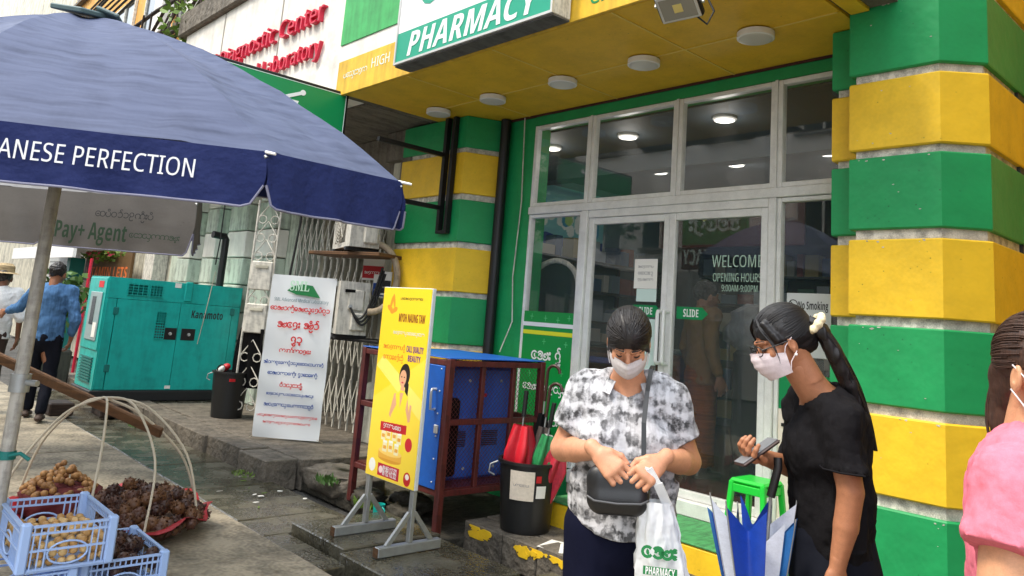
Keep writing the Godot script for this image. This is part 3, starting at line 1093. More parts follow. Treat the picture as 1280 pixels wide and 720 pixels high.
	bp(B, "mullion", Vector3(-2.655, 0.372, -4.88), Vector3(-2.6, 2.474, -4.772), mats["white_frame"], 0.005)
	# narrow window at the right
	var W2 := node("window", B)
	frame_bars(W2, -2.598, -2.056, 0.372, 2.472, -4.79, 0.03, 0.06)
	pane(W2, -2.57, -2.08, 1.31, 2.45, -4.82)
	bp(W2, "infill_panel", Vector3(-2.567, 1.08, -4.835), Vector3(-2.087, 1.309, -4.805), mats["sign_green"])
	bp(W2, "infill_panel", Vector3(-2.567, 0.402, -4.835), Vector3(-2.087, 1.078, -4.802), M("pinkish", c8(226, 214, 200), 0.5))
	bp(W2, "letter_slot", Vector3(-2.54, 0.97, -4.801), Vector3(-2.36, 0.99, -4.79), mats["black"])

func shop_interior() -> void:
	var R: Node3D = struct(node("shop_room", self))
	bp(R, "floor", Vector3(-6.6, 0.2, -9.2), Vector3(-1.3, 0.368, -5.005), M("shop_floor", c8(96, 40, 34), 0.25, 0, "paint", 1.0))
	bp(R, "ceiling", Vector3(-6.6, 3.3, -9.2), Vector3(-1.3, 3.4, -5.005), M("shop_ceiling", c8(58, 68, 76), 0.7))
	bp(R, "wall", Vector3(-6.7, 0.2, -9.2), Vector3(-6.6, 3.4, -5.005), M("shop_wall", c8(96, 122, 132), 0.7))
	bp(R, "wall", Vector3(-1.3, 0.2, -9.2), Vector3(-1.22, 3.4, -5.005), M("shop_wall2", c8(62, 64, 64), 0.7))
	bp(R, "wall", Vector3(-6.7, 0.2, -9.3), Vector3(-1.22, 3.4, -9.2), mats["shop_wall2"])
	bp(R, "ceiling_beam", Vector3(-6.58, 3.12, -6.3), Vector3(-1.32, 3.298, -6.1), mats["shop_ceiling"])
	# round ceiling lamps, lit
	var em := StandardMaterial3D.new()
	em.albedo_color = Color(0.9, 0.9, 0.9)
	em.emission_enabled = true
	em.emission = Color(1.0, 0.98, 0.94)
	em.emission_energy_multiplier = 0.8
	var nm := ["nearest the poster wall in the front row", "in the middle of the front row", "nearest the pillar in the front row", "nearest the shelves in the back row", "in the middle of the back row", "nearest the pillar in the back row"]
	var sp := [[-5.43, -5.41], [-4.45, -5.42], [-3.39, -5.36], [-5.15, -6.86], [-4.2, -6.88], [-3.2, -6.85]]
	for i in 6:
		var L := thing("ceiling_lamp", "lit round ceiling lamp inside the shop, " + nm[i], "lamp", Vector3(sp[i][0], 3.3, sp[i][1]), 0, "lit lamps on the shop ceiling")
		var mb := MB.new()
		mb.lathe([Vector2(0.001, -0.03), Vector2(0.085, -0.03), Vector2(0.097, -0.02), Vector2(0.097, -0.001)], Vector3.ZERO, Basis.IDENTITY, 20)
		put(mb, "rim", mats["white"], L)
		var d := MB.new()
		d.lathe([Vector2(0.0, -0.036), Vector2(0.08, -0.034), Vector2(0.08, -0.0305)], Vector3.ZERO, Basis.IDENTITY, 20)
		put(d, "diffuser", em, L)
		var li := OmniLight3D.new()
		li.name = "light"
		li.light_energy = 0.035
		li.light_color = Color(1, 0.98, 0.94)
		li.light_size = 0.1
		li.omni_range = 8.0
		li.omni_attenuation = 2.0
		li.shadow_enabled = true
		li.position = Vector3(0, -0.15, 0)
		L.add_child(li)
	# shelves along the left wall and the back with boxes
	var cols := [c8(170, 172, 168), c8(140, 152, 162), c8(120, 56, 50), c8(50, 78, 112), c8(150, 136, 84), c8(66, 100, 80), c8(176, 170, 156), c8(110, 128, 140)]
	var bm := []
	for i in cols.size():
		bm.append(M("pack%d" % i, cols[i], 0.5))
	var pr := RandomNumberGenerator.new()
	pr.seed = 99
	var units := [["left", Vector3(-6.55, 0.37, -5.2), 3.6], ["back", Vector3(-5.9, 0.37, -9.15), 4.4]]
	for u in units:
		var S := thing("shelf_unit", "tall dark shelving full of medicine boxes along the shop's %s wall" % u[0], "shelves", u[1])
		var ax := Vector3(0, 0, -1) if u[0] == "left" else Vector3(1, 0, 0)
		var out := Vector3(1, 0, 0) if u[0] == "left" else Vector3(0, 0, 1)
		var bm2 := Basis(ax, Vector3.UP, ax.cross(Vector3.UP))
		for k in 6:
			var mb := MB.new()
			mb.box(ax * u[2] * 0.5 + out * 0.17 + Vector3(0, 0.12 + k * 0.36, 0), Vector3(u[2], 0.025, 0.34), bm2)
			put(mb, "shelf", M("shelf_dark", c8(60, 64, 66), 0.5), S)
		for k in 5:
			var mb := MB.new()
			mb.box(ax * (u[2] * k / 4.0) + out * 0.02 + Vector3(0, 1.05, 0), Vector3(0.04, 2.1, 0.04), bm2)
			put(mb, "upright", mats["shelf_dark"], S)
		for k in 6:
			var s := 0.05
			while s < u[2] - 0.2:
				var w := pr.randf_range(0.08, 0.26)
				var h := pr.randf_range(0.1, 0.28)
				if pr.randf() < 0.86:
					var mb := MB.new()
					mb.box(u[1] + ax * (s + w * 0.5) + out * pr.randf_range(0.17, 0.22) + Vector3(0, 0.1335 + k * 0.36 + h * 0.5, 0), Vector3(w - 0.01, h, 0.18), bm2)
					tag(put(mb, "medicine_box", bm[pr.randi() % bm.size()]), "medicine box standing on the shop's %s shelves" % u[0], "box", "medicine boxes on the %s shelves" % u[0])
				s += w + 0.02
	# counter with a curved glass hood seen through the left window
	var K := thing("shop_counter", "low brown shop counter behind the left window", "counter", Vector3(-5.3, 0.37, -6.0))
	bp(K, "front", Vector3(-1.0, 0, -0.25), Vector3(1.3, 0.95, 0.25), M("counter", c8(120, 72, 46), 0.5, 0, "wood", 1.0))
	bp(K, "top", Vector3(-1.03, 0.952, -0.28), Vector3(1.33, 0.99, 0.28), mats["shelf_dark"], 0.01)
	var hd := thing("mirror", "arched mirror in a pale frame behind the left window", "mirror", Vector3(-4.98, 1.45, -5.12))
	var arch := PackedVector2Array([Vector2(-0.3, -0.3)])
	for i in 13:
		var a := PI - PI * i / 12.0
		arch.append(Vector2(cos(a) * 0.3, 0.4 + sin(a) * 0.24))
	arch.append(Vector2(0.3, -0.3))
	var rim := []
	for p in arch:
		rim.append(Vector3(p.x, p.y, 0.0))
	var t := MB.new()
	t.tube(rim, 0.025, 8)
	put(t, "frame", mats["off_white"], hd)
	var gl := MB.new()
	gl.prism(arch, Vector3(0, 0, -0.012), Vector3.RIGHT, Vector3.UP, 0.01)
	put(gl, "pane", M("dark_glass", c8(30, 44, 46), 0.1), hd)
	# stand and grey bundle added in place of a reflection in the right door
	var H := thing("reflection_bundle", "dark stand and crumpled grey bundle added for a reflection in the right door", "display", Vector3(-2.95, 0.37, -5.45))
	bp(H, "stand", Vector3(-0.25, 0, -0.2), Vector3(0.3, 1.05, 0.2), mats["matt_black"], 0.03)
	rock(H, "plastic_sheet", Vector3(0.02, 1.2, 0), Vector3(0.36, 0.2, 0.26), M("grey_plastic", c8(96, 100, 108), 0.35, 0, "grime", 1.5, "b_big", 1.0), 44, 0.8)
	# posters inside
	var im := Image.create_empty(128, 128, false, Image.FORMAT_RGB8)
	im.fill(c8(120, 190, 200))
	for i in 40:
		disc(im, Vector2(pr.randf() * 128, 20 + pr.randf() * 60), Vector2(4, 8 + pr.randf() * 10), [c8(230, 240, 235), c8(170, 210, 120), c8(60, 150, 190), c8(240, 250, 250)][pr.randi() % 4])
	fill(im, [Vector2(0, 92), Vector2(20, 84), Vector2(40, 95), Vector2(70, 86), Vector2(100, 98), Vector2(128, 88), Vector2(128, 112), Vector2(0, 112)], c8(24, 60, 140))
	fill(im, [Vector2(0, 112), Vector2(30, 104), Vector2(60, 114), Vector2(90, 106), Vector2(128, 116), Vector2(128, 128), Vector2(0, 128)], c8(230, 235, 240))
	var po := MB.new()
	po.quad(Vector3(-6.57, 2.32, -5.3), Vector3(-6.57, 2.32, -7.6), Vector3(-6.57, 3.2, -7.6), Vector3(-6.57, 3.2, -5.3))
	tag(put(po, "wall_poster", image_mat("poster_in", im)), "pale turquoise product poster high on the shop's side wall", "poster")
	var sg := thing("hanging_board", "dark maroon board with gold writing hung inside the shop", "sign", Vector3(-5.0, 2.95, -8.2))
	bp(sg, "board", Vector3(-1.1, -0.35, -0.02), Vector3(0.9, 0.35, 0.02), M("maroon_board", c8(80, 24, 20), 0.5))
	burmese_line(sg, "sen A:lgk^p", Vector3(-0.1, 0.06, 0.022), Vector3.RIGHT, Vector3.UP, 1.3, mats["gold_ink"], 0.16, 0.12)

# ---------------------------------------------------------------- neighbouring laboratory
func laboratory() -> void:
	var B := thing("laboratory_building", "stained white fronted laboratory beside the pharmacy with raised red letters", "building")
	bp(B, "fascia_wall", Vector3(-11.0, 3.46, -3.7), Vector3(-6.3, 5.15, -3.45), mats["white_wall"], 0.01)
	bp(B, "parapet", Vector3(-11.2, 5.152, -4.9), Vector3(-6.27, 5.5, -3.38), mats["old_concrete"], 0.02)
	for x in [-9.6, -7.9]:
		bp(B, "joint_strip", Vector3(x, 3.47, -3.449), Vector3(x + 0.02, 5.14, -3.443), M("strip", c8(150, 145, 135), 0.8))
	letters(B, "Medical Diagnostic Center", Vector3(-10.75, 4.45, -3.42), Vector3.RIGHT, Vector3.UP, 0.205, 3.95, mats["red_letter"], 0.05, fnt_r)
	letters(B, "and Medical Laboratory", Vector3(-9.75, 4.07, -3.42), Vector3.RIGHT, Vector3.UP, 0.185, 2.95, mats["red_letter"], 0.04, fnt_r)
	bp(B, "canopy_slab", Vector3(-14.0, 3.45, -4.9), Vector3(-6.3, 3.6, -3.71), mats["old_concrete"])
	bp(B, "wall", Vector3(-14.2, -0.02, -5.1), Vector3(-9.4, 3.449, -4.78), mats["mint_wall"])
	bp(B, "upper_wall", Vector3(-14.2, 3.61, -5.3), Vector3(-6.3, 9.0, -4.92), mats["cream_wall"])
	# block pilasters
	for x in [[-13.3, -12.75], [-12.2, -11.75], [-11.3, -10.65], [-10.3, -9.75]]:
		var P := node("pilaster", B)
		var y := 0.15
		while y < 3.3:
			bp(P, "block", Vector3(x[0], y + 0.006, -4.779), Vector3(x[1], minf(y + 0.38, 3.44), -4.56), mats["mint_wall"] if int(y * 7.0) % 2 else mats["white_wall"], 0.012)
			y += 0.39
	# dark entrance with walls round it
	bp(B, "entrance_wall", Vector3(-9.4, -0.02, -8.0), Vector3(-9.3, 3.449, -5.1), mats["cream_wall"])
	bp(B, "entrance_wall", Vector3(-6.98, -0.02, -8.0), Vector3(-6.92, 3.449, -5.1), mats["cream_wall"])
	bp(B, "entrance_ceiling", Vector3(-9.4, 3.45, -8.1), Vector3(-6.92, 3.6, -4.902), mats["old_concrete"])
	bp(B, "entrance_wall", Vector3(-9.4, -0.02, -8.1), Vector3(-6.92, 3.449, -8.0), mats["cream_wall"])
	bp(B, "entrance_floor", Vector3(-9.39, -0.02, -7.99), Vector3(-6.9, 0.14, -4.76), mats["stone"])
	bp(B, "door_post", Vector3(-7.1, -0.02, -5.1), Vector3(-6.87, 3.449, -4.6), mats["cream_wall"], 0.03)
	bp(B, "post_base", Vector3(-7.15, 0.1, -4.9), Vector3(-6.84, 0.75, -4.52), mats["cream_wall"], 0.06)
	bp(B, "beam", Vector3(-9.39, 2.75, -4.95), Vector3(-7.11, 3.448, -4.62), mats["old_concrete"], 0.01)
	bp(B, "beam", Vector3(-7.11, 3.12, -4.7), Vector3(-6.31, 3.447, -4.5), mats["old_concrete"], 0.01)
	bp(B, "hanging_block", Vector3(-6.72, 2.62, -4.58), Vector3(-6.52, 3.12, -4.44), mats["old_concrete"], 0.02)
	# lattice gate of crossing bars
	var G := thing("lattice_gate", "white collapsible lattice gate of crossing bars behind the printed banner", "gate", Vector3(-9.25, 0.15, -4.68))
	var n := 15
	for i in n:
		var x := i * 2.1 / (n - 1)
		bp(G, "upright", Vector3(x - 0.009, 0.02, -0.012), Vector3(x + 0.009, 2.5, 0.006), mats["off_white"])
		if i < n - 1:
			for k in 4:
				var y0 := 0.12 + k * 0.6
				for s in 2:
					var mb := MB.new()
					mb.bar(Vector3(x, y0 + (0.45 if s else 0.0), 0.012 + s * 0.008), Vector3(x + 0.15, y0 + (0.0 if s else 0.45), 0.012 + s * 0.008), 0.014, 0.005, Vector3(1, 0, 0))
					put(mb, "cross_bar", mats["off_white"], G)
	bp(G, "rail", Vector3(-0.03, 2.5, -0.03), Vector3(2.13, 2.55, 0.03), mats["off_white"])
	# white iron grille leaf standing by the generator, with two meter plates
	var L := thing("iron_grille", "narrow white iron grille with two metal plates beside the teal generator", "grille", Vector3(-8.72, 0.15, -3.98), 0.75)
	for x in [-0.13, 0.15]:
		var mb := MB.new()
		mb.cyl(Vector3(x, 0, 0), Vector3(x, 2.55, 0), 0.014, 0.014, 8)
		put(mb, "upright", mats["off_white"], L)
	for y in [[1.48, 1.82], [0.98, 1.32]]:
		bp(L, "meter_plate", Vector3(-0.12, y[0], -0.03), Vector3(0.14, y[1], 0.03), mats["off_white"], 0.012)
		bp(L, "hasp", Vector3(-0.06, y[1] - 0.08, 0.031), Vector3(0.09, y[1] - 0.05, 0.045), mats["cream_wall"])
	for k in 7:
		var y := [0.15, 0.42, 0.7, 1.36, 1.88, 2.1, 2.32][k] as float
		for s in [-1, 1]:
			var mb := MB.new()
			var pts := []
			for i in 9:
				var a := TAU * i / 8.0
				pts.append(Vector3(0.01 + s * 0.075 + cos(a) * 0.05, y + sin(a) * 0.05, 0))
			mb.tube(pts, 0.007, 6)
			put(mb, "scroll", mats["off_white"], L)
		var zz := MB.new()
		zz.tube([Vector3(-0.13, y, 0), Vector3(0.01, y + 0.2, 0), Vector3(0.15, y, 0)], 0.008, 6)
		put(zz, "brace", mats["off_white"], L)
	# printed banner tied up in front of the gate
	var b0 := Vector3(-7.52, 0.17, -3.56)
	var b1 := Vector3(-7.06, 0.17, -4.05)
	var ax := (b1 - b0).normalized()
	var nn := ax.cross(Vector3.UP)
	var bw := (b1 - b0).length()
	var top := 1.62
	var N := thing("printed_banner", "tall white cloth banner with red and blue Burmese writing by the entrance", "banner", b0)
	var pc := MB.new()
	pc.sheet(10, 24, func(u: float, v: float) -> Vector3:
		return ax * bw * u * (1.0 - 0.01 * sin(v * PI)) + Vector3.UP * top * v + nn * (0.018 * sin(u * 9.0 + v * 5.0) * sin(v * PI) + 0.012 * sin(v * 21.0 + u * 3.0) * (1.0 - v)), 0.002)
	put(pc, "cloth", mats["banner"], N)
	var at := func(u: float, v: float) -> Vector3:
		return ax * bw * u + Vector3.UP * top * v - nn * -0.026
	var ell := MB.new()
	var ep := PackedVector2Array()
	for i in 20:
		ep.append(Vector2(cos(TAU * i / 20) * 0.16 + 0.02, sin(TAU * i / 20) * 0.052))
	ep.append(Vector2(0.2, 0.0))
	ell.prism(PackedVector2Array([Vector2(-0.16, -0.02), Vector2(-0.1, 0.03), Vector2(0.0, 0.055), Vector2(0.1, 0.045), Vector2(0.19, -0.075), Vector2(0.05, -0.06), Vector2(-0.06, -0.055)]), at.call(0.5, 0.915), ax, Vector3.UP, 0.001)
	put(ell, "logo", mats["green_ink"], N)
	print_line(N, "SML", at.call(0.45, 0.935) + nn * 0.003, ax, Vector3.UP, 0.1, M("pale_green", c8(190, 225, 200), 0.6), fnt_s, 0.2)
	print_line(N, "SML Advanced Medical Laboratory", at.call(0.5, 0.845), ax, Vector3.UP, 0.035, M("grey_ink", c8(90, 120, 130), 0.6), fnt_r, 0.56)
	var lines := [["Asgkuibsyuenpiwug", .79, .52, "red_ink", .03], ["sen: siug^", .69, .36, "red_ink", .05], ["nug.", .6, .1, "red_ink", .04], ["kat^kwne:", .53, .27, "red_ink", .04], ["sigkcuebkpuigyeAmlpt:ni", .455, .54, "blue_ink", .032], ["Asgkgetui: nugAb:tui", .39, .42, "blue_ink", .032], ["wigylmui.", .32, .19, "red_ink", .032], ["Anegykpgleelypsy:", .265, .4, "blue_ink", .032], ["(", 0, 0, "", 0], ["smjekyaepktlwuwi", .2, .42, "blue_ink", .032], ["peyAskugwesmugpewtynlkugme", .135, .52, "red_ink", .018], ["stnkpecunlygtcesmpkw", .095, .4, "red_ink", .018]]
	for l in lines:
		if l[0] == "(":
			continue
		burmese_line(N, l[0].replace("a", "o"), at.call(0.5, l[1]), ax, Vector3.UP, minf(l[2] * 1.2, 0.61), mats[l[3]], 0.26, l[4] * 1.5)
	for u in [0.02, 0.98]:
		for v in [0.01, 0.99]:
			var mb := MB.new()
			mb.tube([at.call(u, v), at.call(u, v) + Vector3(0, 0.35 if v > 0.5 else -0.03, 0) + ax * (u - 0.5) * 0.1 - nn * 0.05], 0.003, 5)
			put(mb, "tie", mats["cane"], N)
	# air conditioner outdoor units
	ac_unit("air_conditioner", Vector3(-7.14, 1.22, -4.26), 0.39, "weathered outdoor air conditioner unit on a bracket beside the banner")
	ac_unit("air_conditioner", Vector3(-6.96, 2.09, -4.16), 0.30, "upper outdoor air conditioner unit just below the blue umbrella's edge")
	var pk := MB.new()
	pk.box(Vector3(-6.9, 2.045, -4.14), Vector3(0.95, 0.035, 0.4), Basis(Vector3.UP, 0.3), 0.005)
	tag(put(pk, "bracket_plank", mats["wood"]), "weathered plank carrying the upper air conditioner", "plank")
	var p2 := MB.new()
	p2.box(Vector3(-7.05, 1.19, -4.28), Vector3(0.95, 0.03, 0.4), Basis(Vector3.UP, 0.39), 0.005)
	tag(put(p2, "bracket_plank", mats["black_steel"]), "dark steel shelf carrying the lower air conditioner", "bracket")
	# insulated pipes between the units
	var hp := MB.new()
	var arc := []
	for i in 13:
		var a := -0.4 + PI * 1.15 * i / 12.0
		arc.append(Vector3(-6.62, 1.82 + cos(a) * 0.34, -4.2) + Vector3(0.62, 0, -0.68) * sin(a) * 0.26)
	hp.tube(smooth(arc, 3), 0.035, 8)
	tag(put(hp, "insulated_pipe", M("lagging", c8(168, 152, 128), 0.9, 0, "grime", 4.0)), "thick tan lagged pipe looping beside the pillar", "pipe")
	for k in 3:
		var cb := MB.new()
		var pts := []
		for i in 9:
			var u := i / 8.0
			pts.append(Vector3(-6.76 + 0.2 * u, 1.45 + 0.42 * u - 0.28 * sin(u * PI) + 0.03 * k, -4.1 - 0.2 * u + 0.02 * k))
		cb.tube(smooth(pts, 3), 0.012, 6)
		tag(put(cb, "loose_cable", mats["cable"]), "black cable drooping from the lower air conditioner, %s" % ["lowest of three", "middle of three", "topmost of three"][k], "cable", "cables at the lower air conditioner")
	# small printed cards fixed on the gate
	for a in [[Vector3(-6.95, 1.93, -4.4), "red", "small red and cream notice board behind the lagged pipe", 0.24], [Vector3(-6.78, 1.75, -4.38), "blue_ink", "small blue notice between the two air conditioners", 0.13], [Vector3(-6.66, 1.78, -4.38), "black_ink", "small black notice beside the blue one by the pillar", 0.12]]:
		var T := thing("notice_board", a[2], "notice", a[0], 0.6)
		bp(T, "board", Vector3(-a[3] / 2, -0.12, -0.005), Vector3(a[3] / 2, 0.12, 0.005), mats["paper"])
		bp(T, "printed_band", Vector3(-a[3] / 2 + 0.004, -0.1, 0.006), Vector3(a[3] / 2 - 0.004, 0.03, 0.008), mats[a[1]])
		burmese_line(T, "sntkp", Vector3(0, -0.04, 0.0095), Vector3.RIGHT, Vector3.UP, a[3] * 0.8, mats["paper"], 0.18, 0.025)
	# pipes on the corner between the two buildings
	for x in [-6.28, -6.2]:
		var mb := MB.new()
		mb.cyl(Vector3(x, 3.3, -3.40), Vector3(x + 0.02, 6.0, -3.40), 0.028, 0.028, 10)
		tag(put(mb, "rain_pipe", mats["old_concrete"]), "weathered grey pipe running up %s" % ["the laboratory's edge", "beside the yellow fascia"][int(x > -6.25)], "pipe")
	# thin cables
	for c in [[[Vector3(-7.95, 3.44, -4.0), Vector3(-7.93, 2.4, -4.0), Vector3(-7.98, 1.45, -3.95)], 0.014, "thick black cable hanging down in front of the banner"], [[Vector3(-9.4, 3.4, -3.7), Vector3(-9.38, 2.2, -3.7), Vector3(-9.42, 1.9, -3.7)], 0.008, "black cable hanging beside the generator's exhaust"], [[Vector3(-5.18, 3.41, -4.77), Vector3(-5.15, 2.6, -4.78), Vector3(-5.19, 1.9, -4.78), Vector3(-5.13, 1.5, -4.76), Vector3(-5.2, 1.22, -4.7)], 0.006, "thin white cable running down the green wall"]]:
		var mb := MB.new()
		mb.tube(c[0], c[1], 6)
		tag(put(mb, "hanging_cable", mats["cable"] if c[1] > 0.007 else mats["off_white"]), c[2], "cable")

func ac_unit(called: String, base: Vector3, turn: float, label: String) -> void:
	var A := thing(called, label, "air conditioner", base, -turn)
	# local: fan looks along +z, the end panel along +x
	var cs := MB.new()
	holed(cs, -0.4, 0.36, 0.02, 0.55, 0.144, 0.15, [[-0.3, 0.07, 0.14, 0.5]])
	cs.bb(Vector3(-0.4, 0.02, -0.15), Vector3(0.36, 0.55, -0.144))
	cs.bb(Vector3(-0.4, 0.02, -0.1438), Vector3(-0.394, 0.55, 0.1438))
	cs.bb(Vector3(0.354, 0.02, -0.1438), Vector3(0.36, 0.55, 0.1438))
	cs.bb(Vector3(-0.3938, 0.02, -0.1438), Vector3(0.3538, 0.026, 0.1438))
	cs.bb(Vector3(-0.3938, 0.544, -0.1438), Vector3(0.3538, 0.55, 0.1438))
	cs.bb(Vector3(0.15, 0.0262, -0.1436), Vector3(0.156, 0.5438, 0.1436))
	put(cs, "casing", mats["ac"], A)
	for k in 3:
		var fb := MB.new()
		fb.box(Vector3(-0.08, 0.285, 0.06) + Basis(Vector3.BACK, TAU * k / 3.0) * Vector3(0, 0.1, 0), Vector3(0.11, 0.18, 0.006), Basis(Vector3.BACK, TAU * k / 3.0) * Basis(Vector3.UP, 0.5), 0.002)
		put(fb, "fan_blade", mats["ac"], A)
	bp(A, "end_cover", Vector3(0.361, 0.26, -0.1), Vector3(0.385, 0.47, 0.06), mats["ac"], 0.012)
	bp(A, "valve_cover", Vector3(0.361, 0.06, -0.13), Vector3(0.40, 0.24, 0.02), mats["ac"], 0.014)
	bp(A, "name_plate", Vector3(0.361, 0.44, 0.0), Vector3(0.388, 0.47, 0.1), mats["matt_black"])
	var v := MB.new()
	v.cyl(Vector3(0.39, 0.3, 0.04), Vector3(0.43, 0.3, 0.04), 0.02, 0.02, 10)
	put(v, "valve", mats["galv"], A)
	for k in 7:
		var r := MB.new()
		var pts := []
		for i in 25:
			pts.append(Vector3(-0.08 + cos(TAU * i / 24) * (0.03 + k * 0.032), 0.285 + sin(TAU * i / 24) * (0.03 + k * 0.032), 0.165))
		r.tube(pts, 0.004, 5)
		put(r, "grille_ring", mats["ac"], A)
	for k in 4:
		var r := MB.new()
		var a := PI * k / 4.0
		r.cyl(Vector3(-0.08 + cos(a) * 0.23, 0.285 + sin(a) * 0.23, 0.165), Vector3(-0.08 - cos(a) * 0.23, 0.285 - sin(a) * 0.23, 0.165), 0.005, 0.005, 6)
		put(r, "grille_spoke", mats["ac"], A)
	for x in [-0.3, 0.26]:
		bp(A, "foot", Vector3(x - 0.03, -0.012, -0.17), Vector3(x + 0.03, 0.019, 0.17), mats["black_steel"])

# ---------------------------------------------------------------- street beyond
func leaf_ball(mb: MB, c: Vector3, r: Vector3, count: int, size: float, w: RandomNumberGenerator) -> void:
	for i in count:
		var d := Vector3(w.randfn(), w.randfn(), w.randfn()).normalized() * pow(w.randf(), 0.5)
		var p := c + d * r
		var a := Vector3(w.randf_range(-1, 1), w.randf_range(-0.8, 0.6), w.randf_range(-1, 1)).normalized() * size * w.randf_range(0.6, 1.3)
		var s := a.cross(Vector3(w.randf_range(-1, 1), w.randf_range(-1, 1), w.randf_range(-1, 1))).normalized() * size * 0.28
		mb.quad(p, p + a * 0.5 + s, p + a, p + a * 0.5 - s)

func facade(called: String, label: String, x0: float, x1: float, z: float, y1: float, m: Material, cols: int, rows: int, out: float, ybase := 0.0, flip := false) -> Node3D:
	# a plain block with real window openings shown as recessed dark panes with frames and sills
	var B := thing(called, label, "building")
	var zz := -1.0 if not flip else 1.0
	bp(B, "wall", Vector3(x0, ybase - 0.05, minf(z, z + zz * 6.0)), Vector3(x1, y1, maxf(z, z + zz * 6.0)), m)
	var dw := (x1 - x0) / cols
	var dh := 3.1
	for i in cols:
		for k in rows:
			var xa := x0 + dw * (i + 0.2)
			var xb := x0 + dw * (i + 0.8)
			var ya := ybase + 4.0 + dh * k
			var W := node("window", B)
			var s := -zz
			bp(W, "pane", Vector3(xa, ya, z + s * 0.01), Vector3(xb, ya + 1.5, z + s * 0.03), M("far_glass", c8(46, 54, 58), 0.1))
			for q in [[xa - 0.06, xa, ya, ya + 1.5], [xb, xb + 0.06, ya, ya + 1.5], [xa - 0.06, xb + 0.06, ya + 1.5, ya + 1.58], [(xa + xb) / 2 - 0.03, (xa + xb) / 2 + 0.03, ya, ya + 1.5]]:
				bp(W, "frame", Vector3(q[0], q[2], z + s * 0.005), Vector3(q[1], q[3], z + s * 0.07), mats["off_white"])
			bp(W, "sill", Vector3(xa - 0.1, ya - 0.09, z + s * 0.004), Vector3(xb + 0.1, ya - 0.001, z + s * 0.14), mats["old_concrete"])
	return B

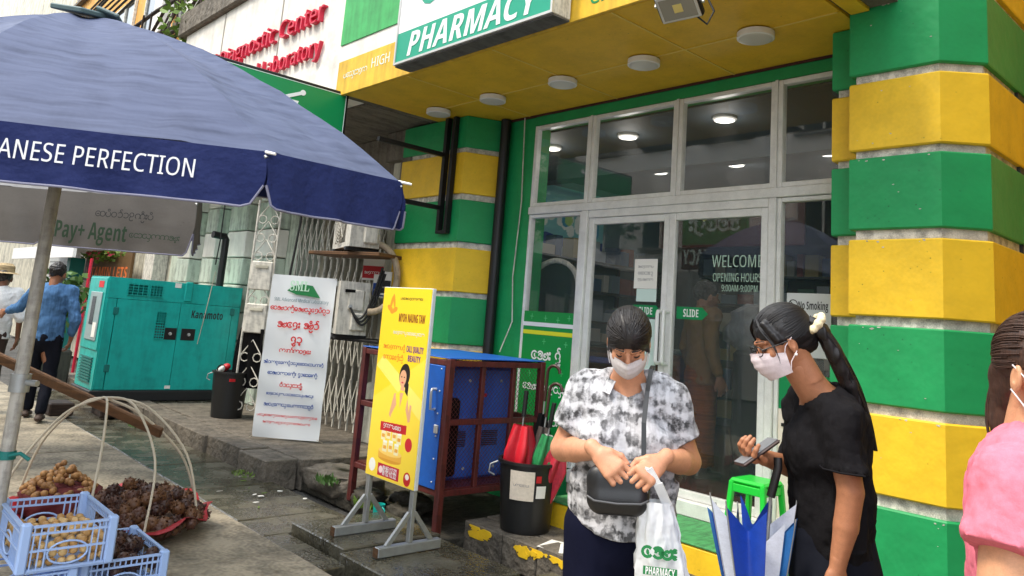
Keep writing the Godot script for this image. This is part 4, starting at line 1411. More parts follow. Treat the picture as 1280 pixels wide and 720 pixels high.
func far_street() -> void:
	# beige shop row beyond the laboratory; its upper storeys are orange
	var F := facade("orange_building", "orange rendered building rising behind the blue umbrella's peak", -27.0, -14.25, -4.95, 16.0, mats["orange_wall"], 5, 3, 0.1)
	bp(F, "ground_floor", Vector3(-27.0, -0.05, -5.0), Vector3(-14.26, 3.6, -4.8), mats["cream_wall"])
	bp(F, "roller_door", Vector3(-23.2, 0.1, -4.79), Vector3(-20.2, 2.7, -4.74), M("roller", c8(190, 190, 184), 0.5, 0.2, "streak", 1.0))
	for y in 12:
		bp(F, "shutter_slat", Vector3(-23.2, 0.12 + y * 0.22, -4.739), Vector3(-20.2, 0.3 + y * 0.22, -4.725), mats["roller"], 0.005)
	bp(F, "column", Vector3(-16.9, -0.05, -4.79), Vector3(-16.4, 14.0, -4.55), mats["white_wall"])
	bp(F, "column", Vector3(-14.9, -0.05, -4.79), Vector3(-14.4, 14.0, -4.55), mats["off_white"])
	facade("far_building", "cream far building at the street's end left of the blue umbrella", -48.0, -27.5, -5.2, 24.0, mats["cream_wall"], 6, 2, 0.1)
	# white awning of the shop beyond the generator
	var A := thing("shop_awning", "white box awning above the shops beyond the generator", "awning", Vector3(-20.0, 2.25, -4.7))
	bp(A, "sheet", Vector3(-2.2, 0.0, 0.0), Vector3(3.6, 0.06, 1.0), mats["white"])
	bp(A, "valance", Vector3(-2.2, -0.2, 0.94), Vector3(3.6, -0.002, 1.0), mats["white"])
	# shop sign with red and green print
	var S := thing("fruit_sign", "brown shop board reading VITAM above the generator", "sign", Vector3(-17.1, 1.95, -4.5))
	bp(S, "board", Vector3(-1.6, -0.3, -0.05), Vector3(1.6, 0.32, 0.0), M("vit", c8(96, 70, 36), 0.6))
	print_line(S, "VITAMIN LETS", Vector3(0.0, -0.12, 0.003), Vector3.RIGHT, Vector3.UP, 0.22, M("vit_ink", c8(220, 110, 40), 0.6), fnt_b, 2.9)
	var w := RandomNumberGenerator.new()
	w.seed = 5
	var lv := MB.new()
	leaf_ball(lv, Vector3(0, 0.25, 0.12), Vector3(1.5, 0.16, 0.1), 260, 0.12, w)
	put(lv, "garland", mats["leaf2"], S).set_meta("kind", "stuff")
	var fl := MB.new()
	leaf_ball(fl, Vector3(0, 0.3, 0.16), Vector3(1.5, 0.12, 0.1), 60, 0.1, w)
	put(fl, "garland_flowers", M("pink", c8(220, 80, 110), 0.6), S).set_meta("kind", "stuff")
	var G := thing("shop_post", "green and red painted post at the shop beyond the generator", "post", Vector3(-18.2, 0, -4.2))
	bp(G, "shaft", Vector3(-0.14, 0, -0.14), Vector3(0.14, 2.1, 0.14), mats["teal_dark"], 0.01)
	bp(G, "red_panel", Vector3(-0.6, 1.4, -0.1), Vector3(-0.16, 2.05, 0.0), mats["red"])
	var rp := MB.new()
	rp.cyl(Vector3(-14.6, 0, -3.6), Vector3(-14.6, 2.0, -3.6), 0.025, 0.025, 8)
	tag(put(rp, "barrier_post", mats["red_letter"]), "thin red post standing beside the potted plant", "post")
	# potted plant behind the man in blue
	var P := thing("potted_plant", "leafy plant in a dark square pot behind the walking men", "plant", Vector3(-13.4, 0, -2.95))
	bp(P, "pot", Vector3(-0.25, 0, -0.25), Vector3(0.25, 0.55, 0.25), M("pot", c8(58, 58, 50), 0.8, 0, "grime", 2.0), 0.03)
	var st := MB.new()
	for i in 4:
		st.tube([Vector3(0, 0.5, 0), Vector3(0.1 * cos(i * 1.7), 1.0, 0.1 * sin(i * 1.7)), Vector3(0.22 * cos(i * 1.7), 1.5, 0.22 * sin(i * 1.7))], 0.014, 6, 0.006)
	put(st, "stem", mats["dark_wood"], P)
	var cr := MB.new()
	leaf_ball(cr, Vector3(0, 1.35, 0), Vector3(0.38, 0.45, 0.38), 300, 0.17, w)
	put(cr, "crown", mats["leaf"], P)
	# balcony frame of dark bamboo poles with hanging wires above the laboratory's left end
	var K := thing("bamboo_scaffold", "dark bamboo scaffold and wires above the blue umbrella", "scaffold", Vector3(-13.2, 5.6, -3.6))
	for i in 2:
		for y in [0.0, 0.55]:
			var mb := MB.new()
			mb.tube([Vector3(-1.9, y + 0.25 * i, -0.6 * i), Vector3(0, y, -0.6 * i), Vector3(2.3, y - 0.12, -0.6 * i)], 0.035, 6)
			put(mb, "pole", mats["dark_wood"], K)
	for i in 9:
		var mb := MB.new()
		var x := -1.7 + i * 0.48
		mb.tube([Vector3(x, -0.02, 0), Vector3(x + rng.randf_range(-0.12, 0.2), 0.6, rng.randf_range(-0.2, 0.05))], 0.018, 5)
		put(mb, "strut", mats["dark_wood"], K)
	for i in 4:
		var mb := MB.new()
		mb.tube([Vector3(-1.5 + i * 1.0, -0.6, 0), Vector3(0.2 + i * 0.9, 1.3, -0.3)], 0.03, 6)
		put(mb, "diagonal_pole", mats["dark_wood"], K)
	var cp := MB.new()
	leaf_ball(cp, Vector3(-11.4, 5.5, -3.6), Vector3(0.5, 0.6, 0.4), 240, 0.14, w)
	tag(put(cp, "climbing_plant", mats["leaf2"]), "creeper growing at the laboratory's stained roof corner", "plant").set_meta("kind", "stuff")
	for i in 7:
		var mb := MB.new()
		var pts := []
		var y0 := 6.1 + i * 0.27
		for k in 13:
			var u := k / 12.0
			pts.append(Vector3(lerpf(-34.0, -5.0, u), y0 - 0.8 * sin(u * PI) + (0.4 if i % 2 else -0.2) * u, -2.7 - 0.12 * i))
		mb.tube(pts, 0.02, 5)
		tag(put(mb, "overhead_wire", mats["cable"]), "black overhead wire above the umbrella, %s of seven" % ["lowest", "second lowest", "third lowest", "middle", "third highest", "second highest", "highest"][i], "wire", "overhead wires along the street")

# what stands across the road: the shop glass mirrors it
func opposite_side() -> void:
	var a := facade("opposite_building", "grey apartment block across the road mirrored in the glass", -26.0, -10.5, 9.0, 15.0, M("opp1", c8(214, 208, 198), 0.8, 0, "paint", 0.3), 7, 4, 0.1, 0.0, true)
	bp(a, "shopfront", Vector3(-25.5, -0.05, 8.9), Vector3(-11.0, 3.3, 8.99), M("opp_shop", c8(150, 146, 140), 0.6, 0, "grime", 0.5))
	facade("opposite_building", "pale building across the road nearest the pillar's reflection", -10.2, 4.0, 9.4, 12.0, M("opp2", c8(224, 216, 204), 0.8, 0, "paint", 0.3), 6, 3, 0.1, 0.0, true)
	facade("opposite_building", "brown building across the road at the far end", -44.0, -26.4, 9.2, 17.0, M("opp3", c8(140, 110, 90), 0.8, 0, "grime", 0.3), 6, 4, 0.1, 0.0, true)
	facade("light_blocker", "unseen building added past the banded pillar to keep light off its side", 0.9, 9.0, -1.9, 10.0, M("opp4", c8(120, 104, 90), 0.8, 0, "grime", 0.3), 4, 2, 0.1)  # unseen block added to cut side light on the banded pillar
	var S := thing("street_sign", "dark green pharmacy signboard across the pavement mirrored in the door", "sign", Vector3(-8.38, 3.4, 3.4), PI)
	bp(S, "board", Vector3(-0.72, -0.1, -0.05), Vector3(0.72, 0.6, 0.05), mats["sign_green"])
	bp(S, "lower_board", Vector3(-0.72, -0.6, -0.045), Vector3(0.72, -0.11, 0.045), mats["maroon"])
	burmese_line(S, "sen:", Vector3(0, 0.3, 0.053), Vector3.RIGHT, Vector3.UP, 1.2, mats["pale_ink"], 0.22, 0.3)
	print_line(S, "PHARMACY", Vector3(0, -0.36, 0.048), Vector3.RIGHT, Vector3.UP, 0.3, mats["pale_ink"], fnt_b, 1.35)
	for x in [-0.6, 0.6]:
		var mb := MB.new()
		mb.cyl(Vector3(x, -3.42, -0.08), Vector3(x, -0.2, -0.08), 0.035, 0.035, 8)
		put(mb, "post", mats["galv"], S)
	var T := thing("street_tree", "leafy street tree across the road mirrored in the left door", "tree", Vector3(-15.0, -0.05, 5.2))
	var tr := MB.new()
	tr.tube([Vector3(0, 0, 0), Vector3(0.1, 1.6, 0), Vector3(0, 3.2, 0.1), Vector3(0.2, 4.6, 0)], 0.16, 8, 0.06)
	tr.tube([Vector3(0.05, 2.4, 0), Vector3(1.0, 3.8, 0.3), Vector3(1.7, 4.6, 0.2)], 0.07, 6, 0.03)
	tr.tube([Vector3(0.0, 2.8, 0), Vector3(-1.0, 4.0, -0.2), Vector3(-1.6, 4.9, 0.1)], 0.07, 6, 0.03)
	put(tr, "trunk", mats["dark_wood"], T)
	var w := RandomNumberGenerator.new()
	w.seed = 12
	var cr := MB.new()
	for i in 16:
		leaf_ball(cr, Vector3(w.randf_range(-2, 2), w.randf_range(3.4, 6.0), w.randf_range(-1.2, 1.2)), Vector3(0.8, 0.55, 0.8), 200, 0.2, w)
	put(cr, "crown", mats["leaf"], T)

# ---------------------------------------------------------------- signs and lamps on the pharmacy
func signs() -> void:
	# big light box over the door
	var S := thing("pharmacy_sign", "white and teal sign box reading PHARMACY above the doors", "sign", Vector3(-5.03, 3.43, -3.33))
	bp(S, "box", Vector3(0, 0, 0), Vector3(1.77, 1.6, 0.155), mats["off_white"], 0.004)
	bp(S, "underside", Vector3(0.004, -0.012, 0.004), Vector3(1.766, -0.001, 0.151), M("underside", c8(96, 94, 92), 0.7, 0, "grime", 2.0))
	bp(S, "face", Vector3(0.02, 0.262, 0.156), Vector3(1.75, 1.58, 0.162), mats["white"])
	bp(S, "teal_band", Vector3(0.02, 0.02, 0.156), Vector3(1.75, 0.26, 0.163), mats["sign_teal"])
	for q in [[Vector3(0, 0, 0.1555), Vector3(0.018, 1.6, 0.17)], [Vector3(1.752, 0, 0.1555), Vector3(1.77, 1.6, 0.17)], [Vector3(0.019, 0, 0.1555), Vector3(1.751, 0.018, 0.17)]]:
		bp(S, "trim", q[0], q[1], mats["alu"])
	letters(S, "PHARMACY", Vector3(0.17, 0.135, 0.165), Vector3.RIGHT, Vector3.UP, 0.19, 1.45, mats["white"], 0.003, fnt_b, 0.22)
	burmese_line(S, "sen:", Vector3(0.85, 0.56, 0.165), Vector3.RIGHT, Vector3.UP, 1.1, mats["sign_teal"], 0.2, 0.34)
	# projecting sign of the neighbour, with pestle and mortar
	var Q := thing("projecting_sign", "green projecting sign with a white pestle and mortar, half behind the umbrella", "sign", Vector3(-6.15, 3.04, -3.43))
	bp(Q, "frame", Vector3(-0.14, 0, 0), Vector3(0.0, 0.42, 1.42), mats["black_steel"], 0.006)
	bp(Q, "face", Vector3(0.001, 0.03, 0.035), Vector3(0.006, 0.385, 1.385), mats["sign_green"])
	var tr := MB.new()
	for q in [[Vector3(0.0065, 0.385, 0.03), Vector3(0.009, 0.39, 1.39)], [Vector3(0.0065, 0.03, 0.028), Vector3(0.009, 0.39, 0.034)]]:
		tr.bb(q[0], q[1])
	put(tr, "line", mats["pale_ink"], Q)
	var zx := Vector3(0, 0, -1)
	var mo := MB.new()
	mo.prism(PackedVector2Array([Vector2(-0.13, 0.02), Vector2(0.13, 0.02), Vector2(0.1, -0.08), Vector2(0.04, -0.13), Vector2(-0.04, -0.13), Vector2(-0.1, -0.08)]), Vector3(0.0065, 0.2, 0.62), zx, Vector3.UP, 0.002)
	put(mo, "mortar", mats["white"], Q)
	var pe := MB.new()
	pe.bar(Vector3(0.009, 0.225, 0.63), Vector3(0.009, 0.3, 0.47), 0.004, 0.03, Vector3(1, 0, 0))
	pe.cyl(Vector3(0.0065, 0.305, 0.46), Vector3(0.0105, 0.305, 0.46), 0.026, 0.026, 12)
	put(pe, "pestle", mats["white"], Q)
	# steel bracket on the left pillar
	var K := thing("sign_bracket", "black steel bracket with two arms fixed to the banded left pillar", "bracket", Vector3(-5.8, 2.3, -4.42))
	for x in [-0.07, 0.05]:
		bp(K, "upright", Vector3(x - 0.022, 0, 0), Vector3(x + 0.022, 1.11, 0.05), mats["black_steel"])
	bp(K, "foot_bar", Vector3(-0.092, -0.03, 0), Vector3(0.072, -0.001, 0.05), mats["black_steel"])
	for y in [0.72, 0.2]:
		bp(K, "arm", Vector3(-0.09, y, 0.052), Vector3(-0.05, y + 0.04, 0.8), mats["black_steel"])
	# unlit round lamps under the canopy
	var sp := [[-5.72, "at the pillar end of the row"], [-4.94, "second from the left pillar"], [-4.1, "under the sign's right half"], [-3.3, "third from the right pillar, over the doors"], [-2.42, "beside the floodlight, nearest the right pillar"]]
	for s in sp:
		var L := thing("canopy_lamp", "unlit round white lamp under the yellow canopy, " + s[1], "lamp", Vector3(s[0], 3.419, -4.15), 0, "round lamps under the canopy")
		var mb := MB.new()
		mb.lathe([Vector2(0.105, -0.05), Vector2(0.115, -0.045), Vector2(0.115, -0.0075)], Vector3.ZERO, Basis.IDENTITY, 24)
		put(mb, "rim", mats["white"], L)
		var d := MB.new()
		d.lathe([Vector2(0.0, -0.056), Vector2(0.09, -0.054), Vector2(0.1045, -0.05)], Vector3.ZERO, Basis.IDENTITY, 24)
		put(d, "diffuser", M("diffuser", c8(206, 204, 196), 0.4), L)
	# floodlight
	var F := thing("floodlight", "unlit black floodlight hanging from the canopy's front edge", "floodlight", Vector3(-2.37, 3.37, -3.27), 0.35)
	var b := Basis.from_euler(Vector3(0.95, 0, 0.12))
	var fo := MB.new()
	fo.box(Vector3(0, -0.1, 0.02), Vector3(0.24, 0.18, 0.05), b, 0.012)
	put(fo, "housing", mats["black_steel"], F)
	var re := MB.new()
	re.box(Vector3(0, -0.1, 0.02) + b * Vector3(0, 0, 0.028), Vector3(0.22, 0.16, 0.008), b, 0.003)
	put(re, "bezel", mats["alu"], F)
	var gl := MB.new()
	gl.box(Vector3(0, -0.1, 0.02) + b * Vector3(0, 0, 0.0335), Vector3(0.19, 0.13, 0.003), b)
	put(gl, "lens", M("lens", c8(170, 165, 150), 0.1, 0.5), F)
	var le := MB.new()
	le.box(Vector3(0, -0.1, 0.02) + b * Vector3(0, 0, 0.036), Vector3(0.05, 0.05, 0.002), b)
	put(le, "lamp_chip", M("chip", c8(220, 200, 120), 0.4), F)
	var br := MB.new()
	br.tube([Vector3(-0.13, -0.1, 0.02), Vector3(-0.13, -0.03, 0), Vector3(-0.08, -0.004, 0), Vector3(0.08, -0.004, 0), Vector3(0.13, -0.03, 0), Vector3(0.13, -0.1, 0.02)], 0.009, 6)
	put(br, "bracket", mats["alu"], F)
	var cb := MB.new()
	cb.tube([Vector3(0.08, -0.15, -0.02), Vector3(0.14, -0.2, -0.05), Vector3(0.17, -0.12, -0.07), Vector3(0.12, -0.01, -0.06)], 0.006, 6)
	put(cb, "cable", mats["cable"], F)
	# printed panel in the left window
	var G := thing("window_panel", "green printed panel with white Burmese letters filling the left window", "panel", Vector3(-5.015, 0.44, -4.812))
	bp(G, "board", Vector3(0, 0, 0), Vector3(0.6, 1.165, 0.016), M("panel_green", c8(10, 140, 62), 0.4))
	bp(G, "white_stripe", Vector3(0, 1.035, 0.0162), Vector3(0.6, 1.07, 0.018), mats["white"])
	bp(G, "yellow_stripe", Vector3(0, 0.965, 0.0162), Vector3(0.6, 1.0, 0.018), M("lemon", c8(220, 220, 40), 0.5))
	burmese_line(G, "es: nu^.", Vector3(0.31, 0.79, 0.019), Vector3.RIGHT, Vector3.UP, 0.36, mats["white"], 0.2, 0.085)
	burmese_line(G, "es: pcDy^:", Vector3(0.3, 0.52, 0.019), Vector3.RIGHT, Vector3.UP, 0.5, mats["white"], 0.2, 0.085)
	burmese_line(G, "Aewyl:", Vector3(0.3, 0.25, 0.019), Vector3.RIGHT, Vector3.UP, 0.4, mats["white"], 0.2, 0.085)
	var sk := MB.new()
	for p in [[0.1, 1.12], [0.27, 1.11], [0.42, 1.1], [0.55, 1.12], [0.27, 0.91], [0.53, 0.9], [0.12, 0.63], [0.5, 0.66]]:
		sk.bb(Vector3(p[0] - 0.02, p[1] - 0.003, 0.0163), Vector3(p[0] + 0.02, p[1] + 0.003, 0.0172))
		sk.bb(Vector3(p[0] - 0.003, p[1] - 0.025, 0.0163), Vector3(p[0] + 0.003, p[1] + 0.025, 0.0174))
	put(sk, "sparkles", M("sparkle", c8(90, 190, 120), 0.5), G)
	# notices
	var N := thing("no_smoking_notice", "grey notice reading No Smoking and No Photo beside the right pillar", "notice", Vector3(-2.53, 1.42, -4.818))
	bp(N, "card", Vector3(0, 0, -0.004), Vector3(0.3, 0.41, 0.0), M("notice", c8(205, 208, 206), 0.5))
	print_line(N, "No Smoking", Vector3(0.18, 0.33, 0.001), Vector3.RIGHT, Vector3.UP, 0.05, mats["black_ink"], fnt_b, 0.2)
	print_line(N, "No Photo", Vector3(0.16, 0.24, 0.001), Vector3.RIGHT, Vector3.UP, 0.05, mats["black_ink"], fnt_b, 0.16)
	print_line(N, "No Video", Vector3(0.16, 0.15, 0.001), Vector3.RIGHT, Vector3.UP, 0.05, mats["black_ink"], fnt_b, 0.16)
	var ring := MB.new()
	for y in [0.335, 0.24]:
		var pts := []
		for i in 17:
			pts.append(Vector2(0.045 + cos(TAU * i / 16) * 0.03, y + sin(TAU * i / 16) * 0.03))
		ring.stroke(pts, Vector3(0, 0, 0.0015), Vector3.RIGHT, Vector3.UP, 0.006)
		ring.stroke([Vector2(0.025, y + 0.02), Vector2(0.065, y - 0.02)], Vector3(0, 0, 0.0015), Vector3.RIGHT, Vector3.UP, 0.006)
	put(ring, "symbol", mats["black_ink"], N)
	var D := thing("paper_notice", "white handwritten sheet taped on the left glass door", "notice", Vector3(-3.8, 1.83, -4.799))
	bp(D, "sheet", Vector3(0, 0, 0), Vector3(0.22, 0.23, 0.002), mats["paper"])
	for i in 3:
		burmese_line(D, ["sentkp", "eAlcgu", "nnpstk"][i], Vector3(0.11, 0.17 - i * 0.05, 0.003), Vector3.RIGHT, Vector3.UP, 0.15, M("pencil", c8(120, 120, 125), 0.7), 0.16, 0.02)
	var D2 := MB.new()
	D2.bb(Vector3(-3.77, 1.73, -4.80), Vector3(-3.58, 1.828, -4.798))
	tag(put(D2, "paper_notice", M("mint_paper", c8(200, 222, 214), 0.7)), "small blank mint sheet below the handwritten one on the door", "notice")
	var D3 := MB.new()
	D3.bb(Vector3(-3.74, 1.05, -4.80), Vector3(-3.56, 1.6, -4.798))
	tag(put(D3, "paper_notice", mats["mint_paper"]), "tall pale leaflet on the left door behind the woman's head", "notice")

# ---------------------------------------------------------------- things on the pavement
func smooth(p: Array, n: int) -> Array:
	var out := []
	for i in p.size() - 1:
		for k in n:
			var a: Vector3 = p[maxi(i - 1, 0)]
			var b: Vector3 = p[i]
			var c: Vector3 = p[i + 1]
			var d: Vector3 = p[mini(i + 2, p.size() - 1)]
			out.append(b.cubic_interpolate(c, a, d, float(k) / n))
	out.append(p[p.size() - 1])
	return out

func part_tube(parent: Node, called: String, pts: Array, r: float, m: Material, seg := 8) -> void:
	var mb := MB.new()
	mb.tube(pts, r, seg)
	put(mb, called, m, parent)

func generator() -> void:
	var G := thing("diesel_generator", "teal canopied diesel generator on a black skid by the platform", "generator", Vector3(-10.4, 0, -2.8), PI / 2)
	var L := 1.72
	var te: Material = mats["teal"]
	M("skid_grey", c8(96, 98, 98), 0.6)
	var bo := MB.new()
	bo.bb(Vector3(0, 0.28, -0.8), Vector3(L, 1.66, -0.79))
	bo.bb(Vector3(0, 0.28, -0.7898), Vector3(0.01, 1.66, -0.0125))
	bo.bb(Vector3(L - 0.01, 0.28, -0.7898), Vector3(L, 1.66, -0.0125))
	bo.bb(Vector3(0.0102, 1.65, -0.7898), Vector3(L - 0.0102, 1.66, -0.0125))
	bo.bb(Vector3(0.0102, 0.28, -0.7898), Vector3(L - 0.0102, 0.289, -0.0125))
	bo.bb(Vector3(0.0104, 1.395, -0.78), Vector3(L - 0.0104, 1.399, -0.0125))
	put(bo, "body", te, G)
	bp(G, "engine", Vector3(0.2, 0.3, -0.65), Vector3(1.5, 1.1, -0.15), mats["skid_grey"], 0.05)
	bp(G, "skid", Vector3(-0.03, 0.15, -0.82), Vector3(L + 0.03, 0.278, 0.03), M("skid", c8(24, 26, 27), 0.6), 0.01)
	# side panels and the two doors, with gaps between them
	var up := MB.new()
	holed(up, 0.01, L - 0.01, 1.40, 1.6495, -0.012, -0.001, [[0.23, 1.45, 0.47, 1.6], [0.5, 1.45, 0.65, 1.6]])
	put(up, "side_panel", te, G)
	bp(G, "side_panel", Vector3(0.01, 0.29, -0.012), Vector3(0.125, 1.394, -0.001), te, 0.004)
	for d in [[0.131, 0.905], [0.911, 1.6]]:
		var D := node("door", G)
		var lf := MB.new()
		holed(lf, d[0], d[1], 0.29, 1.394, -0.012, 0.006, [[0.62, 0.92, 0.74, 1.27]] if d[0] < 0.5 else [])
		put(lf, "leaf", te, D)
		var hx: float = 0.82 if d[0] < 0.5 else 1.06
		bp(D, "handle_recess", Vector3(hx - 0.1, 0.92, 0.0065), Vector3(hx + 0.08, 1.07, 0.012), mats["black"], 0.006)
		var k := MB.new()
		k.cyl(Vector3(hx, 0.995, 0.0125), Vector3(hx, 0.995, 0.03), 0.022, 0.018, 12)
		put(k, "latch", mats["alu"], D)
	bp(G, "side_panel", Vector3(1.606, 0.29, -0.012), Vector3(L - 0.01, 1.394, -0.001), te, 0.004)
	for h in [[0.128, 1.2], [0.128, 0.5], [1.603, 1.28], [1.603, 0.45]]:
		bp(G, "hinge", Vector3(h[0] - 0.03, h[1], 0.0065), Vector3(h[0] + 0.03, h[1] + 0.09, 0.02), mats["teal_dark"], 0.005)
	# louvred openings
	for q in [[0.23, 1.45, 0.47, 1.6], [0.5, 1.45, 0.65, 1.6], [0.62, 0.92, 0.74, 1.27]]:
		var O := node("vent", G)
		var z: float = 0.0 if q[1] > 1.3 else 0.007
		var y: float = q[1]
		while y < q[3]:
			bp(O, "louvre", Vector3(q[0], y, z + 0.003), Vector3(q[2], y + 0.012, z + 0.012), te)
			y += 0.034
		for k in 5:
			var x := lerpf(q[0], q[2], k / 4.0)
			bp(O, "bar", Vector3(x - 0.004, q[1], z + 0.0125), Vector3(x + 0.004, q[3] + 0.01, z + 0.015), te)
	print_line(G, "Kanamoto", Vector3(1.27, 1.26, 0.008), Vector3.RIGHT, Vector3.UP, 0.1, mats["black_ink"], fnt_b, 0.42)
	bp(G, "lifting_lug", Vector3(0.93, 1.42, 0.0), Vector3(1.03, 1.675, 0.02), te, 0.01)
	bp(G, "label_plate", Vector3(0.8, 1.59, 0.0), Vector3(0.88, 1.65, 0.004), mats["paper"])
	bp(G, "label_plate", Vector3(0.85, 0.3, 0.0065), Vector3(0.92, 0.34, 0.01), mats["paper"])
	# control end facing the street
	var E := node("control_panel", G)
	bp(E, "end_panel", Vector3(-0.012, 0.75, -0.78), Vector3(-0.001, 1.64, -0.03), te, 0.004)
	bp(E, "window_surround", Vector3(-0.024, 0.86, -0.62), Vector3(-0.013, 1.46, -0.12), M("panel_grey", c8(150, 170, 170), 0.4, 0.2), 0.004)
	bp(E, "gauge_window", Vector3(-0.028, 1.05, -0.5), Vector3(-0.0245, 1.4, -0.34), mats["far_glass"])
	bp(E, "label_plate", Vector3(-0.03, 0.9, -0.3), Vector3(-0.0245, 1.08, -0.16), mats["paper"])
	bp(E, "name_badge", Vector3(-0.016, 1.52, -0.35), Vector3(-0.0125, 1.6, -0.14), mats["red_ink"])
	for k in 9:
		bp(E, "louvre", Vector3(-0.02, 0.36 + k * 0.035, -0.66), Vector3(-0.001, 0.378 + k * 0.035, -0.14), mats["teal_dark"])
	part_tube(G, "exhaust_pipe", [Vector3(1.5, 1.6, -0.3), Vector3(1.5, 2.32, -0.3), Vector3(1.48, 2.36, -0.3), Vector3(1.3, 2.37, -0.28)], 0.05, mats["black"], 10)
	part_tube(G, "pull_cord", [Vector3(1.28, 1.85, 0.05), Vector3(1.22, 1.3, 0.06), Vector3(1.17, 0.88, 0.06)], 0.005, mats["cane"], 5)
	# timber blocks under the street end
	for a in [[Vector3(-10.62, 0, -2.62), Vector3(-10.28, 0.148, -2.36), "squared timber block under the generator's street end"], [Vector3(-10.5, 0, -3.18), Vector3(-10.1, 0.148, -2.86), "dark timber block beneath the generator's near corner"]]:
		var mb := MB.new()
		mb.bb(a[0], a[1], 0.015)
		tag(put(mb, "timber_block", mats["dark_wood"]), a[2], "timber")

func standee() -> void:
	var x0 := -4.62
	var x1 := -4.03
	var S := thing("poster_standee", "tall yellow poster standee on grey metal feet", "standee", Vector3(-4.33, 0.035, -3.03))
	var hw := 0.285
	# poster print
	var im := Image.create_empty(320, 704, false, Image.FORMAT_RGB8)
	im.fill(c8(252, 214, 40))
	fill(im, [Vector2(0, 420), Vector2(320, 250), Vector2(320, 704), Vector2(0, 704)], c8(255, 222, 70))
	fill(im, [Vector2(0, 300), Vector2(320, 470), Vector2(320, 400), Vector2(40, 260)], c8(255, 232, 110))
	# printed woman: hair, face, arms, dress
	var hair := c8(34, 24, 22)
	var skin := c8(226, 170, 130)
	disc(im, Vector2(196, 322), Vector2(34, 44), hair, 0.15)
	fill(im, [Vector2(205, 330), Vector2(228, 350), Vector2(226, 450), Vector2(208, 440)], hair)
	disc(im, Vector2(187, 332), Vector2(22, 30), skin, 0.12)
	fill(im, [Vector2(180, 355), Vector2(198, 352), Vector2(204, 385), Vector2(176, 388)], skin)
	fill(im, [Vector2(150, 395), Vector2(180, 376), Vector2(206, 378), Vector2(232, 398), Vector2(236, 470), Vector2(226, 520), Vector2(236, 600), Vector2(136, 600), Vector2(150, 520), Vector2(142, 450)], c8(250, 224, 60))
	fill(im, [Vector2(176, 386), Vector2(200, 384), Vector2(184, 440)], skin)
	fill(im, [Vector2(150, 398), Vector2(118, 470), Vector2(126, 480), Vector2(160, 430)], skin)
	fill(im, [Vector2(118, 470), Vector2(140, 392), Vector2(152, 390), Vector2(130, 482)], skin)
	fill(im, [Vector2(228, 400), Vector2(252, 470), Vector2(244, 484), Vector2(222, 440)], skin)
	fill(im, [Vector2(244, 484), Vector2(246, 420), Vector2(258, 424), Vector2(256, 480)], skin)
	disc(im, Vector2(178, 328), Vector2(4, 2), hair)
	disc(im, Vector2(196, 328), Vector2(4, 2), hair)
	disc(im, Vector2(186, 348), Vector2(7, 3), c8(200, 60, 70))
	# podium with jars
	disc(im, Vector2(150, 628), Vector2(76, 14), c8(226, 160, 50))
	fill(im, [Vector2(74, 604), Vector2(226, 604), Vector2(226, 630), Vector2(74, 630)], c8(240, 180, 70))
	disc(im, Vector2(150, 604), Vector2(76, 14), c8(255, 214, 110))
	for j in [[96, 548], [130, 540], [168, 542], [200, 550], [112, 588], [150, 584], [188, 590]]:
		fill(im, [Vector2(j[0] - 14, j[1] - 16), Vector2(j[0] + 14, j[1] - 16), Vector2(j[0] + 14, j[1] + 18), Vector2(j[0] - 14, j[1] + 18)], c8(246, 236, 190))
		fill(im, [Vector2(j[0] - 14, j[1] - 22), Vector2(j[0] + 14, j[1] - 22), Vector2(j[0] + 14, j[1] - 14), Vector2(j[0] - 14, j[1] - 14)], c8(250, 250, 240))
		fill(im, [Vector2(j[0] - 10, j[1] - 4), Vector2(j[0] + 10, j[1] - 4), Vector2(j[0] + 10, j[1] + 8), Vector2(j[0] - 10, j[1] + 8)], c8(235, 170, 60))
	# emblem: a leaping rabbit shape made of leaves, ribbon, red boxes
	for q in [[62, 54, 8, 26, 0.3], [78, 50, 7, 28, -0.25], [54, 80, 22, 10, 0.5], [88, 84, 18, 10, -0.4], [70, 92, 14, 8, 0.0]]:
		disc(im, Vector2(q[0], q[1]), Vector2(q[2], q[3]), c8(236, 150, 40), q[4])
	fill(im, [Vector2(70, 502), Vector2(240, 496), Vector2(240, 528), Vector2(70, 534)], c8(196, 30, 40))
	fill(im, [Vector2(80, 650), Vector2(220, 650), Vector2(220, 694), Vector2(80, 694)], c8(196, 26, 60))
	disc(im, Vector2(100, 672), Vector2(13, 13), c8(250, 220, 220))
	disc(im, Vector2(262, 560), Vector2(22, 24), c8(210, 40, 50))
	disc(im, Vector2(40, 664), Vector2(22, 24), c8(250, 250, 240))
	disc(im, Vector2(272, 676), Vector2(22, 24), c8(200, 40, 40))
	disc(im, Vector2(272, 668), Vector2(12, 10), c8(250, 240, 230))
	var B := node("board", S, Vector3(0, 0.37, 0))
	bp(B, "core", Vector3(-hw, 0, -0.03), Vector3(hw, 1.265, -0.001), M("alu_pale", c8(216, 220, 226), 0.4, 0.2), 0.003)
	var f := MB.new()
	f.quad(Vector3(-hw + 0.004, 0.004, 0.001), Vector3(hw - 0.004, 0.004, 0.001), Vector3(hw - 0.004, 1.261, 0.001), Vector3(-hw + 0.004, 1.261, 0.001))
	put(f, "print", image_mat("standee_print", im, 0.4), B)
	print_line(B, "MYOH NAUNG TAW", Vector3(0.08, 1.06, 0.002), Vector3.RIGHT, Vector3.UP, 0.055, M("brown_ink", c8(140, 70, 30), 0.5), fnt_b, 0.3)
	var ink: Material = M("orange_ink", c8(226, 120, 40), 0.5)
	burmese_line(B, "peAsmnltwkA:", Vector3(0.06, 1.19, 0.002), Vector3.RIGHT, Vector3.UP, 0.26, mats["black_ink"], 0.18, 0.018)
